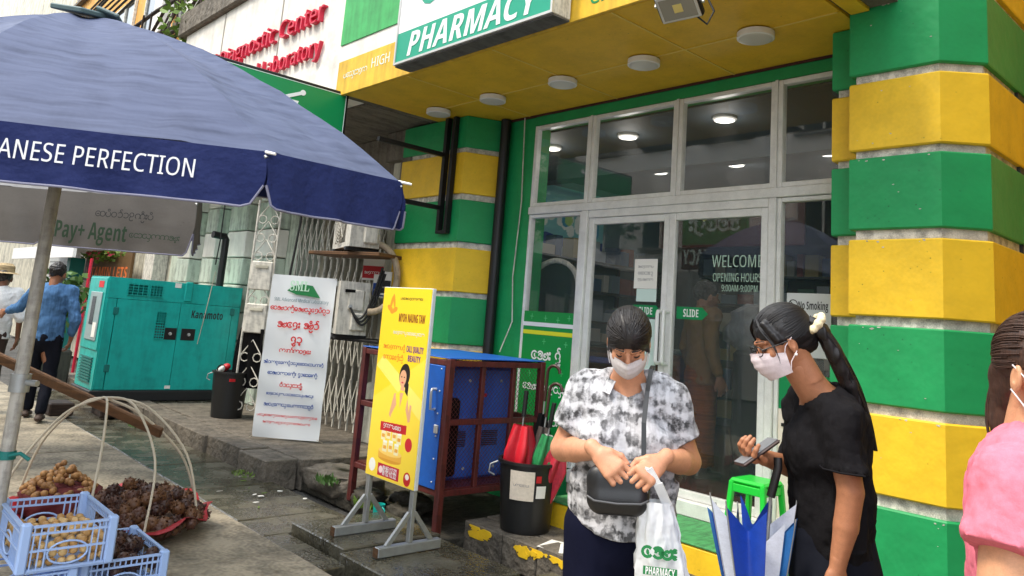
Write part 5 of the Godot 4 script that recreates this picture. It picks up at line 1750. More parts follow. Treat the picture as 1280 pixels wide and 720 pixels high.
	burmese_line(B, "sentkpugAwey:lk", Vector3(0.06, 0.96, 0.002), Vector3.RIGHT, Vector3.UP, 0.36, mats["pale_ink"], 0.2, 0.03)
	burmese_line(B, "smntkpwui", Vector3(-0.09, 0.86, 0.002), Vector3.RIGHT, Vector3.UP, 0.26, ink, 0.18, 0.025)
	burmese_line(B, "etgbcn^lui", Vector3(-0.09, 0.79, 0.002), Vector3.RIGHT, Vector3.UP, 0.26, ink, 0.18, 0.025)
	print_line(B, "CALL QUALITY", Vector3(0.15, 0.86, 0.002), Vector3.RIGHT, Vector3.UP, 0.04, mats["purple_ink"], fnt_b, 0.19)
	print_line(B, "BEAUTY", Vector3(0.15, 0.80, 0.002), Vector3.RIGHT, Vector3.UP, 0.04, mats["purple_ink"], fnt_b, 0.14)
	burmese_line(B, "ntkpeA", Vector3(-0.02, 0.345, 0.002), Vector3.RIGHT, Vector3.UP, 0.24, mats["white"], 0.2, 0.022)
	print_line(B, "09 965 112 321", Vector3(0.0, 0.075, 0.002), Vector3.RIGHT, Vector3.UP, 0.03, mats["white"], fnt_b, 0.16)
	print_line(B, "09 752 112 322", Vector3(0.0, 0.045, 0.002), Vector3.RIGHT, Vector3.UP, 0.03, mats["white"], fnt_b, 0.16)
	for x in [-hw + 0.03, hw - 0.03]:
		var F := node("foot", S, Vector3(x, 0, -0.02))
		bp(F, "post", Vector3(-0.02, 0.062, -0.015), Vector3(0.02, 0.368, 0.015), mats["galv"], 0.003)
		bp(F, "floor_bar", Vector3(-0.025, 0, -0.24), Vector3(0.025, 0.06, 0.24), mats["galv"], 0.006)
		bp(F, "end_cap", Vector3(-0.024, 0.003, 0.2405), Vector3(0.024, 0.057, 0.246), mats["wood"])
		for s in [-1, 1]:
			var mb := MB.new()
			mb.bar(Vector3(0, 0.055, s * 0.17), Vector3(0, 0.235, s * 0.018), 0.022, 0.028, Vector3(1, 0, 0))
			put(mb, "brace", mats["galv"], F)

func cage() -> void:
	var C := thing("steel_cage", "rust red steel cage on legs holding a blue machine", "cage", Vector3(-5.5, 0, -3.5))
	var W := 1.12
	var Dp := -0.92
	var y0 := 0.28
	var y1 := 1.2
	var m: Material = mats["maroon"]
	for x in [0.0, W]:
		for z in [0.0, Dp]:
			bp(C, "leg", Vector3(x - 0.025, 0.0, z - 0.025), Vector3(x + 0.025, y1, z + 0.025), m, 0.004)
	for y in [y0, y1 - 0.03, 0.76]:
		for z in [0.0, Dp]:
			bp(C, "rail", Vector3(0.026, y - 0.02, z - 0.02), Vector3(W - 0.026, y + 0.02, z + 0.02), m, 0.003)
		for x in [0.0, W]:
			bp(C, "rail", Vector3(x - 0.02, y - 0.02, Dp + 0.026), Vector3(x + 0.02, y + 0.02, -0.026), m, 0.003)
	for z in [-0.31, -0.62]:
		bp(C, "bar", Vector3(W - 0.018, y0 + 0.021, z - 0.018), Vector3(W + 0.018, y1 - 0.051, z + 0.018), m, 0.003)
	bp(C, "bar", Vector3(0.35, y0 + 0.021, -0.018), Vector3(0.385, y1 - 0.051, 0.018), m, 0.003)
	bp(C, "roof_sheet", Vector3(-0.03, y1 + 0.001, Dp - 0.02), Vector3(W + 0.015, y1 + 0.009, 0.02), mats["blue_steel"], 0.003)
	bp(C, "floor_sheet", Vector3(0.0, y0 + 0.021, Dp), Vector3(W, y0 + 0.03, 0.0), m)
	# blue door panel on the street face, handle and padlock
	var D := node("door", C)
	bp(D, "leaf", Vector3(0.6, y0 + 0.022, 0.0205), Vector3(W - 0.027, y1 - 0.052, 0.03), mats["blue_steel"], 0.004)
	part_tube(D, "handle", [Vector3(1.02, 0.84, 0.031), Vector3(1.02, 0.84, 0.07), Vector3(1.02, 0.95, 0.075), Vector3(1.02, 0.98, 0.07), Vector3(1.02, 0.98, 0.031)], 0.01, mats["alu"], 7)
	bp(D, "padlock", Vector3(1.05, 0.68, 0.034), Vector3(1.09, 0.74, 0.052), mats["alu"], 0.005)
	for y in 6:
		var b := MB.new()
		b.ball(Vector3(W - 0.06, 0.35 + y * 0.155, 0.031), Vector3.ONE * 0.007, Basis.IDENTITY, 5, 8)
		put(b, "rivet", mats["alu"], D)
	# fine woven wire on the faces that show
	var wm := MB.new()
	var s := 0.035
	var k := 0
	while k * s < -Dp + (y1 - y0):
		for sg in [1.0, -1.0]:
			var a := k * s
			var u0 := maxf(0.0, a - (y1 - y0))
			var u1 := minf(a, -Dp)
			var p0 := Vector3(W + 0.005 * sg, (y0 + a - u0) if sg > 0 else (y1 - a + u0), -u0)
			var p1 := Vector3(W + 0.005 * sg, (y0 + a - u1) if sg > 0 else (y1 - a + u1), -u1)
			if p0.distance_to(p1) > 0.02:
				wm.bar(p0, p1, 0.002, 0.002)
		k += 1
	var wn := put(wm, "wire_mesh", mats["maroon"], C)
	wn.set_meta("kind", "stuff")
	# machine inside
	var B := thing("blue_machine", "blue cabinet machine inside the steel cage", "machine", Vector3(-5.45, y0 + 0.031, -3.55))
	bp(B, "cabinet", Vector3(0.05, 0.0, -0.8), Vector3(0.88, 0.82, -0.08), M("machine_blue", c8(34, 96, 196), 0.4, 0, "paint", 2.0), 0.02)
	for y in [0.24, 0.3]:
		for z in [-0.62, -0.3]:
			for q in 4:
				bp(B, "vent_slot", Vector3(0.881, y + q * 0.014, z), Vector3(0.886, y + q * 0.014 + 0.007, z + 0.16), mats["black"])
	for p in [[0.72, -0.3], [0.72, -0.62], [0.42, -0.3], [0.42, -0.66], [0.08, -0.3], [0.08, -0.6]]:
		var b := MB.new()
		b.cyl(Vector3(0.881, p[0], p[1]), Vector3(0.888, p[0], p[1]), 0.011, 0.011, 8)
		put(b, "bolt", mats["alu"], B)
	bp(B, "badge", Vector3(0.881, 0.6, -0.48), Vector3(0.885, 0.625, -0.4), mats["red"])
	bp(B, "cable_box", Vector3(0.9, 0.05, -0.16), Vector3(0.98, 0.6, -0.02), mats["matt_black"], 0.02)
	# blue enamel cup left under the cage
	var J := thing("enamel_cup", "small teal tin cup under the cage by the broken stones", "cup", Vector3(-5.02, -0.02, -3.45))
	var cu := MB.new()
	cu.lathe([Vector2(0.0, 0.0), Vector2(0.04, 0.0), Vector2(0.045, 0.1), Vector2(0.04, 0.1), Vector2(0.036, 0.01)], Vector3.ZERO, Basis.IDENTITY, 16)
	put(cu, "bowl", mats["teal"], J)
	part_tube(J, "handle", [Vector3(0.04, 0.02, 0), Vector3(0.075, 0.035, 0), Vector3(0.075, 0.07, 0), Vector3(0.043, 0.085, 0)], 0.006, mats["teal"], 6)

func folded_umbrella(label: String, base: Vector3, top: Vector3, r: float, m: Material, m2: Material, hook: bool, sd: int) -> void:
	# furled umbrella: pleated cone round a shaft, ferrule down, crook or knob up
	var U := thing("folded_umbrella", label, "umbrella", base, 0, "folded umbrellas in the black tub")
	var ax := top - base
	var l := ax.length()
	var y := ax / l
	var x := y.cross(Vector3(0.3, 0.1, 1)).normalized()
	var z := x.cross(y)
	for half in 2:
		var c := MB.new()
		c.sheet(20, 10, func(u: float, v: float) -> Vector3:
			var a := -(u + half) * PI
			var rr := r * (0.25 + 0.75 * sin(minf(v * 1.9, 1.57))) * (1.0 - 0.45 * maxf(0.0, v - 0.7) / 0.3) * (1.0 + 0.3 * sin(a * 5.0 + v * 4.0 + sd))
			return y * (0.06 + v * l * 0.7) + (x * cos(a) + z * sin(a)) * rr)
		put(c, "fabric", m if half else m2, U)
	part_tube(U, "shaft", [Vector3.ZERO, y * l], 0.006, mats["galv"], 6)
	if hook:
		var pts := [y * l * 0.85, y * l]
		for i in 7:
			var a := PI * i / 6.0
			pts.append(y * (l + 0.06 + sin(a) * 0.05) + x * (0.05 - cos(a) * 0.05))
		part_tube(U, "handle", pts, 0.012, M("crook", c8(58, 34, 26), 0.4), 7)
	else:
		part_tube(U, "handle", [y * l * 0.84, y * (l + 0.04)], 0.016, mats["black"], 8)

func tub(called: String, label: String, at: Vector3, r0: float, r1: float, h: float) -> Node3D:
	var T := thing(called, label, "bin", at)
	var mb := MB.new()
	mb.lathe([Vector2(0.0, 0.0), Vector2(r0, 0.0), Vector2(r0 * 1.02, 0.02), Vector2(r1, h - 0.02), Vector2(r1 + 0.015, h - 0.018), Vector2(r1 + 0.015, h), Vector2(r1 - 0.008, h), Vector2(r1 - 0.012, h - 0.04), Vector2(r0 - 0.01, 0.012), Vector2(0.0, 0.012)], Vector3.ZERO, Basis.IDENTITY, 32)
	put(mb, "tub", mats["bin"], T)
	for s in [-1, 1]:
		var d: Vector3 = Vector3(0.68, 0, -0.73) * s
		part_tube(T, "handle", [d * (r1 + 0.014) + Vector3(0, h - 0.03, 0), d * (r1 + 0.05) + Vector3(0, h - 0.05, 0.02), d * (r1 + 0.05) + Vector3(0, h - 0.1, 0.03), d * (r1 + 0.01) + Vector3(0, h - 0.12, 0.03)], 0.007, mats["galv"], 6)
	return T

func front_objects() -> void:
	generator()
	standee()
	cage()
	# tub of umbrellas at the shop step
	var T := tub("umbrella_tub", "black plastic tub of wet umbrellas with a paper label by the cage", Vector3(-3.97, 0.1, -3.95), 0.17, 0.205, 0.46)
	var n := Vector3(0.70, 0, 0.71)
	var tx := Vector3(0.71, 0, -0.70)
	var mb := MB.new()
	mb.sheet(8, 4, func(u: float, v: float) -> Vector3:
		var a := 0.85 - (u - 0.42) * 0.85
		return Vector3(cos(a) * (0.197 + v * 0.008), 0.2 + v * 0.2, sin(a) * (0.197 + v * 0.008)))
	mb = MB.new()
	mb.sheet(8, 4, func(u: float, v: float) -> Vector3:
		var a := PI * 0.25 + 0.62 - u * 0.85
		return Vector3(cos(a) * (0.199 + v * 0.009), 0.22 + v * 0.19, sin(a) * (0.199 + v * 0.009)))
	put(mb, "paper_label", M("label_paper", c8(226, 214, 196), 0.8, 0, "cloth", 4.0), T)
	burmese_line(T, "pkeAp:", Vector3(0, 0.32, 0) + Vector3(cos(0.98), 0, sin(0.98)) * 0.2115, Vector3(sin(0.98), 0, -cos(0.98)), Vector3.UP, 0.11, mats["pencil"], 0.16, 0.02)
	var st := MB.new()
	st.sheet(5, 3, func(u: float, v: float) -> Vector3:
		var a := 0.48 - u * 0.35
		return Vector3(cos(a) * (0.2 + v * 0.006), 0.24 + v * 0.08, sin(a) * (0.2 + v * 0.006)))
	put(st, "sticker", mats["paper"], T)
	var st2 := MB.new()
	st2.sheet(5, 3, func(u: float, v: float) -> Vector3:
		var a := 0.5 - u * 0.18
		return Vector3(cos(a) * (0.204 + v * 0.004), 0.34 + v * 0.045, sin(a) * (0.204 + v * 0.004)))
	put(st2, "red_sticker", mats["red"], T)
	var b := Vector3(-3.97, 0.12, -3.95)
	var red: Material = M("brolly_red", c8(206, 26, 44), 0.55, 0, "cloth", 2.0)
	var fl: Material = M("brolly_print", c8(70, 60, 56), 0.6, 0, "grime", 5.0)
	var gw: Material = M("brolly_green", c8(40, 140, 80), 0.55, 0, "grime", 6.0)
	folded_umbrella("large red furled umbrella standing in the black tub", b + Vector3(-0.08, 0, 0.05), b + Vector3(-0.06, 0.86, 0.02), 0.1, red, M("brolly_red2", c8(160, 18, 34), 0.55), false, 1)
	folded_umbrella("dark patterned umbrella with brown crook in the tub", b + Vector3(0.02, 0, -0.04), b + Vector3(0.05, 0.86, -0.1), 0.06, fl, mats["matt_black"], true, 2)
	folded_umbrella("black furled umbrella with tall crook at the cage corner", b + Vector3(-0.03, 0, -0.1), b + Vector3(0.0, 0.98, -0.12), 0.05, mats["matt_black"], mats["matt_black"], true, 3)
	folded_umbrella("green and white furled umbrella leaning out of the tub", b + Vector3(0.05, 0, 0.0), b + Vector3(0.14, 0.8, -0.06), 0.06, gw, mats["paper"], false, 4)
	folded_umbrella("red and white striped umbrella at the tub's right side", b + Vector3(0.08, 0, -0.05), b + Vector3(0.24, 0.72, -0.1), 0.075, M("brolly_stripe", c8(190, 40, 60), 0.55, 0, "grime", 7.0), mats["paper"], false, 5)
	# papers on the ledge
	for i in 3:
		var p := MB.new()
		var c := Vector3(-3.5 + i * 0.11, 0.104 + i * 0.003, -3.86 - i * 0.05)
		p.box(c, Vector3(0.3, 0.002, 0.21), Basis(Vector3.UP, 0.3 + i * 0.4))
		tag(put(p, "paper_sheet", mats["paper"]), "wet paper sheet on the ledge beside the tub, %s" % ["lowest of three", "between two others", "topmost of three"][i], "paper", "papers on the ledge")
	var gb := thing("cardboard_box", "grey flattened carton leaning behind the umbrella tub", "box", Vector3(-3.42, 0.1, -4.12), 0.5)
	bp(gb, "front", Vector3(-0.14, 0, -0.02), Vector3(0.14, 0.3, 0.02), M("grey_card", c8(160, 166, 160), 0.8), 0.005)
	bp(gb, "flap", Vector3(-0.14, 0.301, -0.015), Vector3(0.14, 0.36, 0.0), M("green_card", c8(70, 100, 80), 0.8))
	# second bin on the platform
	var Q := tub("rubbish_bin", "tall black rubbish bin on the platform beside the generator", Vector3(-8.93, 0.15, -3.88), 0.17, 0.205, 0.52)
	bp(Q, "label_plate", Vector3(0.19, 0.42, 0.04), Vector3(0.215, 0.45, 0.1), mats["red"])
	var rg := RandomNumberGenerator.new()
	rg.seed = 3
	for i in 5:
		var bb := MB.new()
		bb.ball(Vector3(-8.93 + rg.randf_range(-0.12, 0.0), 0.68 + rg.randf_range(-0.02, 0.05), -3.8 + rg.randf_range(-0.1, 0.12)), Vector3(0.06, 0.04, 0.05), Basis.from_euler(Vector3(rg.randf(), rg.randf(), rg.randf())), 6, 8)
		tag(put(bb, "crumpled_wrapper", [mats["red"], mats["paper"], mats["matt_black"]][i % 3]), "crumpled wrapper heaped in the tall rubbish bin", "rubbish", "wrappers in the tall bin")
	var ck := MB.new()
	ck.sheet(8, 14, func(u: float, v: float) -> Vector3:
		return Vector3(-8.73 + (u - 0.5) * (0.34 + 0.1 * v) * 0.66, 0.5 + v * 0.68, -3.98 - (u - 0.5) * (0.34 - 0.12 * v) * 0.75 + 0.03 * sin(u * 12.0 + v * 3.0)), 0.012)
	tag(put(ck, "black_tarpaulin", mats["matt_black"]), "black plastic sheet hung beside the tall rubbish bin", "tarpaulin")
	# green plastic stool on the step
	var S: Node3D
	thing("plastic_stool", "bright green plastic stool on the step by the doors", "stool", Vector3(-2.54, 0.272, -4.50), 0.0).scale = Vector3.ONE * 0.87
	S = get_node("plastic_stool")
	bp(S, "seat", Vector3(-0.135, 0.415, -0.135), Vector3(0.135, 0.45, 0.135), mats["stool"], 0.015)
	for sx in [-1, 1]:
		for sz in [-1, 1]:
			var l := MB.new()
			l.bar(Vector3(sx * 0.15, 0.0, sz * 0.15), Vector3(sx * 0.118, 0.43, sz * 0.118), 0.038, 0.038, Vector3(1, 0, 0), 0.006)
			put(l, "leg", mats["stool"], S)
	for sg in [-1, 1]:
		bp(S, "apron", Vector3(-0.11, 0.36, sg * 0.122 - 0.012), Vector3(0.11, 0.414, sg * 0.122 + 0.012), mats["stool"], 0.004)
		bp(S, "apron", Vector3(sg * 0.122 - 0.012, 0.36, -0.11), Vector3(sg * 0.122 + 0.012, 0.414, 0.11), mats["stool"], 0.004)

# ---------------------------------------------------------------- market umbrellas and fruit
func round_end(c: float) -> float:
	var t := clampf(1.0 - c / 0.06, 0.0, 1.0)
	return 1.0 - sqrt(1.0 - t * t)

func market_umbrella(called: String, label: String, centre: Vector3, verts: Array, ye: float, yp: float, vh: float, cm: Material, vm: Material, tips: bool) -> Node3D:
	var U := thing(called, label, "umbrella", Vector3(centre.x, 0, centre.z))
	var n := verts.size()
	var fn := FastNoiseLite.new()
	fn.seed = 4
	fn.frequency = 2.2
	for i in n:
		var a3: Vector3 = verts[i]
		var b3: Vector3 = verts[(i + 1) % n]
		var a := Vector2(a3.x, a3.y)
		var b := Vector2(b3.x, b3.y)
		var c := MB.new()
		c.sheet(16, 16, func(u: float, v: float) -> Vector3:
			var t := 1.0 - v
			var e := a.lerp(b, 1.0 - u) * t
			var yl := ye + lerpf(a3.z, b3.z, 1.0 - u)
			var y := yl + (yp - yl) * (1.0 - pow(t, 1.7))
			y -= 0.05 * sin(u * PI) * t * (1.0 - t) * 3.0
			y += 0.022 * fn.get_noise_3d(e.x * 2.0, e.y * 2.0, 0.0) * t + 0.006 * sin(t * 40.0 + 2.0 * fn.get_noise_3d(e.x, e.y, 3.0)) * t * sin(u * PI)
			return Vector3(e.x, y, e.y), 0.003)
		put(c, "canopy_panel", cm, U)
		var va := MB.new()
		va.sheet(36, 6, func(u: float, v: float) -> Vector3:
			var e := a.lerp(b, 1.0 - u)
			var out := e.normalized() * (0.02 * (1.0 - v) + 0.016 * sin(u * 17.0 + i) * (1.0 - v) + 0.01 * sin(u * 31.0 + v * 5.0) * (1.0 - v))
			var cr := minf(u, 1.0 - u)
			var h := vh * (1.0 - 0.4 * round_end(cr))
			return Vector3(e.x + out.x, ye + lerpf(a3.z, b3.z, 1.0 - u) + 0.004 - h * (1.0 - v), e.y + out.y), 0.003)
		put(va, "valance", vm, U)
		var hm := MB.new()
		var hp := []
		for k in 37:
			var u := k / 36.0
			var e := a.lerp(b, 1.0 - u)
			var out := e.normalized() * (0.02 + 0.016 * sin(u * 17.0 + i) + 0.01 * sin(u * 31.0))
			var cr := minf(u, 1.0 - u)
			hp.append(Vector3(e.x + out.x, ye + lerpf(a3.z, b3.z, 1.0 - u) + 0.004 - vh * (1.0 - 0.4 * round_end(cr)), e.y + out.y))
		hm.tube(hp, 0.006, 5)
		put(hm, "hem", M("hem", c8(120, 120, 140), 0.8), U)
		var rb := MB.new()
		var rp := []
		for k in 9:
			var t := k / 8.0
			rp.append(Vector3(a.x * t, ye + a3.z - 0.025 + (yp - ye - a3.z) * (1.0 - pow(t, 1.7)), a.y * t))
		rb.tube(rp, 0.009, 6)
		put(rb, "rib", mats["galv"], U)
		if tips:
			var tp := MB.new()
			var o := Vector3(a.x, ye + a3.z, a.y)
			var dr := Vector3(a.x, -0.28, a.y).normalized()
			tp.cyl(o - dr * 0.02, o + dr * 0.05, 0.008, 0.006, 8)
			put(tp, "rib_tip", mats["white"], U)
	var p := MB.new()
	p.cyl(Vector3(0, 0, 0), Vector3(0, yp - 0.02, 0), 0.036, 0.03, 14)
	put(p, "pole", M("pole_steel", c8(176, 172, 164), 0.55, 0.1, "grime", 3.0), U)
	return U

func fruit_stall() -> void:
	var cen := Vector3(-4.64, 0, -0.91)
	var v := [Vector3(1.41, -1.25, 0), Vector3(1.43, -0.51, 0), Vector3(0.69, 0.73, 0), Vector3(-0.4, 1.25, 0.12), Vector3(-1.41, 1.25, 0.36), Vector3(-1.43, 0.51, 0.38), Vector3(-0.69, -0.73, 0.34), Vector3(0.4, -1.25, 0.2)]
	var ye := 2.153
	var sky_pale: StandardMaterial3D = M("umb_top", c8(88, 95, 118), 0.6)  # same cloth as the valance; sky light painted in as a paler tone
	sky_pale.albedo_texture = texs["top_streak"]
	sky_pale.normal_enabled = true
	sky_pale.normal_texture = texs["b_top_streak"]
	sky_pale.normal_scale = 0.3
	sky_pale.backlight_enabled = true
	sky_pale.backlight = Color(0.2, 0.22, 0.3)
	var navy: StandardMaterial3D = M("umb_side", c8(42, 50, 92), 0.7, 0, "cloth", 1.5, "b_mid", 0.5)
	var U := market_umbrella("market_umbrella", "large blue market umbrella, top painted sky-pale, with white lettering over the fruit", cen, v, ye, 2.97, 0.255, sky_pale, navy, true)
	var a := Vector3(0.69, ye, 0.73)
	var b := Vector3(1.43, ye, -0.51)
	var ax := (b - a).normalized()
	var nrm := ax.cross(Vector3.UP)
	print_line(U, "JAPANESE PERFECTION", b - ax * 0.725 - Vector3(0, 0.115, 0) + nrm * 0.042, ax, Vector3.UP, 0.08, mats["white"], fnt_r, 0.90)
	var cap := MB.new()
	cap.box(Vector3(0.03, 2.99, 0.02), Vector3(0.26, 0.03, 0.22), Basis.from_euler(Vector3(0.15, 0.4, -0.2)), 0.006)
	put(cap, "cap_flap", M("cap", c8(78, 98, 100), 0.6), U)
	var cap2 := MB.new()
	cap2.box(Vector3(0.12, 2.97, -0.1), Vector3(0.14, 0.02, 0.14), Basis.from_euler(Vector3(-0.3, 0.9, -0.35)), 0.006)
	put(cap2, "cap_flap", mats["cap"], U)
	var ti := MB.new()
	ti.cyl(Vector3(0, 0.62, 0), Vector3(0, 0.66, 0), 0.042, 0.042, 12)
	ti.tube([Vector3(0.04, 0.64, 0), Vector3(0.09, 0.66, -0.04), Vector3(0.11, 0.63, -0.08)], 0.01, 5)
	put(ti, "ribbon", mats["teal_dark"], U)
	var kn := MB.new()
	kn.cyl(Vector3(0, 0.95, 0), Vector3(0, 1.04, 0), 0.048, 0.048, 12)
	kn.cyl(Vector3(0.03, 1.0, -0.02), Vector3(0.09, 1.0, -0.06), 0.016, 0.016, 8)
	put(kn, "clamp", mats["galv"], U)
	# grey umbrella behind
	var c2 := Vector3(-7.66, 0, -1.5)
	var w := [Vector3(1.52, -0.7, 0), Vector3(0.74, 0.15, 0), Vector3(-0.24, 1.2, 0), Vector3(-1.52, 0.7, 0.25), Vector3(-0.74, -0.15, 0.3), Vector3(0.24, -1.2, 0.2)]
	var gt: StandardMaterial3D = M("umb2_top", c8(110, 110, 112), 0.7, 0, "grime", 0.8)
	var gv: StandardMaterial3D = M("umb2_side", c8(104, 100, 96), 0.7, 0, "paint", 1.2)
	var V := market_umbrella("market_umbrella", "grey umbrella with green and black printed valance behind the blue one", c2, w, 2.24, 2.75, 0.44, gt, gv, false)
	var p1 := Vector3(0.74, 2.2, 0.15)
	var p2 := Vector3(1.52, 2.2, -0.7)
	var ax2 := (p2 - p1).normalized()
	var n2 := ax2.cross(Vector3.UP)
	print_line(V, "Pay+ Agent", p1 + ax2 * 0.38 + Vector3(0, -0.265, 0) + n2 * 0.06, ax2, Vector3.UP, 0.13, M("agent_green", c8(22, 52, 28), 0.6), fnt_b, 0.56)
	burmese_line(V, "elykts.:", p1 + ax2 * 0.88 + Vector3(0, -0.27, 0) + n2 * 0.05, ax2, Vector3.UP, 0.4, mats["agent_green"], 0.16, 0.06)
	burmese_line(V, "Apiwg^gDtiu:pi", p1 + ax2 * 0.62 + Vector3(0, -0.12, 0) + n2 * 0.05, ax2, Vector3.UP, 0.46, mats["black_ink"], 0.16, 0.05)
	# crates
	crate(Vector3(-4.68, 0.205, -1.33), Vector3(0.56, 0.215, 0.41), "pale blue plastic crate of yellow langsat fruit, upper of the stack")
	crate(Vector3(-4.74, 0.0, -1.63), Vector3(0.54, 0.2, 0.42), "pale blue plastic crate of dark fruit under the langsat crate")
	crate(Vector3(-4.70, 0.0, -1.19), Vector3(0.56, 0.2, 0.42), "lower pale blue crate at the picture's bottom left edge")
	var r := RandomNumberGenerator.new()
	r.seed = 21
	var lm := [M("langsat0", c8(206, 164, 104), 0.6, 0, "cloth", 8.0), M("langsat1", c8(190, 144, 84), 0.6, 0, "cloth", 8.0), M("langsat2", c8(216, 180, 122), 0.6, 0, "cloth", 8.0)]
	var bm := [M("snake0", c8(92, 56, 40), 0.55, 0, "foam", 9.0), M("snake1", c8(74, 46, 38), 0.5, 0, "foam", 9.0), M("snake2", c8(112, 74, 46), 0.55, 0, "foam", 9.0)]
	var ball := MB.new()
	ball.ball(Vector3.ZERO, Vector3(0.019, 0.021, 0.019), Basis.IDENTITY, 8, 10)
	ball.cyl(Vector3(0, 0.019, 0), Vector3(0, 0.027, 0), 0.004, 0.002, 5)
	var bmesh := ball.mesh(lm[0])
	for ly in 3:
		for ix in 12:
			for iz in 8:
				if ly == 2 and r.randf() < 0.35:
					continue
				var p := Vector3(-4.645 + ix * 0.0425 + r.randf_range(-0.006, 0.006), 0.235 + ly * 0.034 + r.randf_range(-0.004, 0.006), -1.295 + iz * 0.045 + r.randf_range(-0.006, 0.006))
				if ly < 2 and not (ix == 0 or ix == 11 or iz == 0 or iz == 7):
					continue
				tag(inst(bmesh, "langsat_fruit", self, Transform3D(Basis.from_euler(Vector3(r.randf() * 6, r.randf() * 6, r.randf() * 6)), p), lm[r.randi() % 3]), "small tan langsat fruit in the upper blue crate", "fruit", "langsat in the upper crate")
	var sn := MB.new()
	sn.ball(Vector3.ZERO, Vector3(0.03, 0.036, 0.03), Basis.IDENTITY, 8, 10)
	for k in 5:
		var an := TAU * k / 5
		sn.ball(Vector3(cos(an) * 0.016, 0.032, sin(an) * 0.016), Vector3(0.014, 0.004, 0.01), Basis(Vector3.UP, -an), 4, 6)
	sn.cyl(Vector3(0, 0.032, 0), Vector3(0.004, 0.05, 0.003), 0.005, 0.004, 5)
	for k in 22:
		var yy := 1.0 - 2.0 * (k + 0.5) / 22.0
		var ph := k * 2.4
		var dd := Vector3(cos(ph) * sqrt(1.0 - yy * yy), yy, sin(ph) * sqrt(1.0 - yy * yy))
		sn.cyl(dd * Vector3(0.028, 0.034, 0.028), dd * Vector3(0.036, 0.042, 0.036) + Vector3(0, 0.005, 0), 0.0065, 0.001, 4, false)
	var smesh := sn.mesh(bm[0])
	for i in 48:
		var p := Vector3(r.randf_range(-4.69, -4.25), 0.1 + r.randf_range(0, 0.07), r.randf_range(-1.59, -1.38))
		tag(inst(smesh, "mangosteen", self, Transform3D(Basis.from_euler(Vector3(r.randf() * 6, r.randf() * 6, r.randf() * 6)), p), bm[r.randi() % 2 + 0]), "dark purple brown fruit in the lower blue crate", "fruit", "dark fruit in the lower crate")
	var hm2 := [M("langsat3", c8(160, 116, 66), 0.6, 0, "cloth", 8.0), M("langsat4", c8(138, 98, 56), 0.6, 0, "cloth", 8.0)]
	# woven tray with heaps
	var tc := Vector3(-5.42, 0.0, -1.66)
	var T := thing("bamboo_tray", "round bamboo carrying tray with red cloth and cane hoops", "tray", tc)
	var tb := MB.new()
	tb.lathe([Vector2(0.0, 0.02), Vector2(0.42, 0.02), Vector2(0.56, 0.12), Vector2(0.575, 0.12), Vector2(0.575, 0.1), Vector2(0.43, 0.0), Vector2(0.0, 0.0)], Vector3.ZERO, Basis.IDENTITY, 36)
	put(tb, "tray", mats["wood"], T)
	var rc := MB.new()
	var fn := FastNoiseLite.new()
	fn.seed = 6
	rc.sheet(60, 5, func(u: float, vv: float) -> Vector3:
		var an := -u * TAU
		var rr := 0.47 + vv * 0.15 + 0.02 * sin(an * 13.0) * vv
		return Vector3(cos(an) * rr, 0.075 + vv * 0.09 + 0.03 * sin(an * 9.0) * vv - 0.1 * maxf(0.0, vv - 0.7), sin(an) * rr), 0.003)
	put(rc, "red_cloth", M("red_cloth", c8(156, 14, 30), 0.5, 0, "cloth", 3.0), T)
	var ap := Vector3(0.0, 0.82, 0.12)
	var hoops := [[Vector3(-0.44, 0.12, 0.42), Vector3(-0.3, 0.5, 0.36), Vector3(-0.12, 0.76, 0.22)], [Vector3(-0.2, 0.12, 0.54), Vector3(-0.24, 0.35, 0.5), Vector3(-0.14, 0.7, 0.3)], [Vector3(0.02, 0.12, -0.56), Vector3(0.06, 0.45, -0.4), Vector3(0.06, 0.72, -0.1)], [Vector3(0.36, 0.12, -0.44), Vector3(0.3, 0.5, -0.34), Vector3(0.16, 0.78, -0.1)], [Vector3(0.55, 0.12, -0.06), Vector3(0.44, 0.5, -0.1), Vector3(0.22, 0.8, 0.0)], [Vector3(0.5, 0.12, 0.25), Vector3(0.4, 0.55, 0.2), Vector3(0.16, 0.8, 0.14)]]
	for h in hoops:
		part_tube(T, "cane_hoop", smooth([h[0], h[1], h[2], ap], 6), 0.008, mats["cane"], 6)
	var sp := MB.new()
	sp.bar(Vector3(-6.05, 1.02, -1.0), Vector3(-5.33, 0.60, -1.9), 0.075, 0.03, Vector3(0.3, 1, 0.3), 0.008)
	tag(put(sp, "shoulder_pole", mats["wood"]), "brown split bamboo shoulder pole laid across the cane hoops", "pole")
	# heaps: langsat at the back, red net in the middle, snake fruit in front
	for i in 150:
		var an := r.randf() * TAU
		var rr := sqrt(r.randf()) * 0.21
		var p := tc + Vector3(-0.28 + cos(an) * rr, 0.2 + (0.16 - rr * 0.9) * r.randf_range(0.75, 1.0) + 0.04, 0.22 + sin(an) * rr)
		if i < 40:
			p = tc + Vector3(-0.05 + r.randf_range(-0.22, 0.3), 0.13 + r.randf_range(0, 0.05), -0.3 + r.randf_range(-0.15, 0.12))
		tag(inst(bmesh, "langsat_fruit", self, Transform3D(Basis.from_euler(Vector3(r.randf() * 6, r.randf() * 6, r.randf() * 6)).scaled(Vector3.ONE * 1.05), p), hm2[r.randi() % 2]), "tan langsat fruit heaped on the bamboo tray", "fruit", "langsat heaped on the tray")
	var hp := rock(self, "net_bag", tc + Vector3(-0.26, 0.14, 0.2), Vector3(0.25, 0.12, 0.24), M("net", c8(104, 22, 28), 0.8, 0, "foam", 6.0, "b_fine", 1.0), 9, 1.0)
	tag(hp, "dark red net bag of fruit under the langsat heap", "net bag")
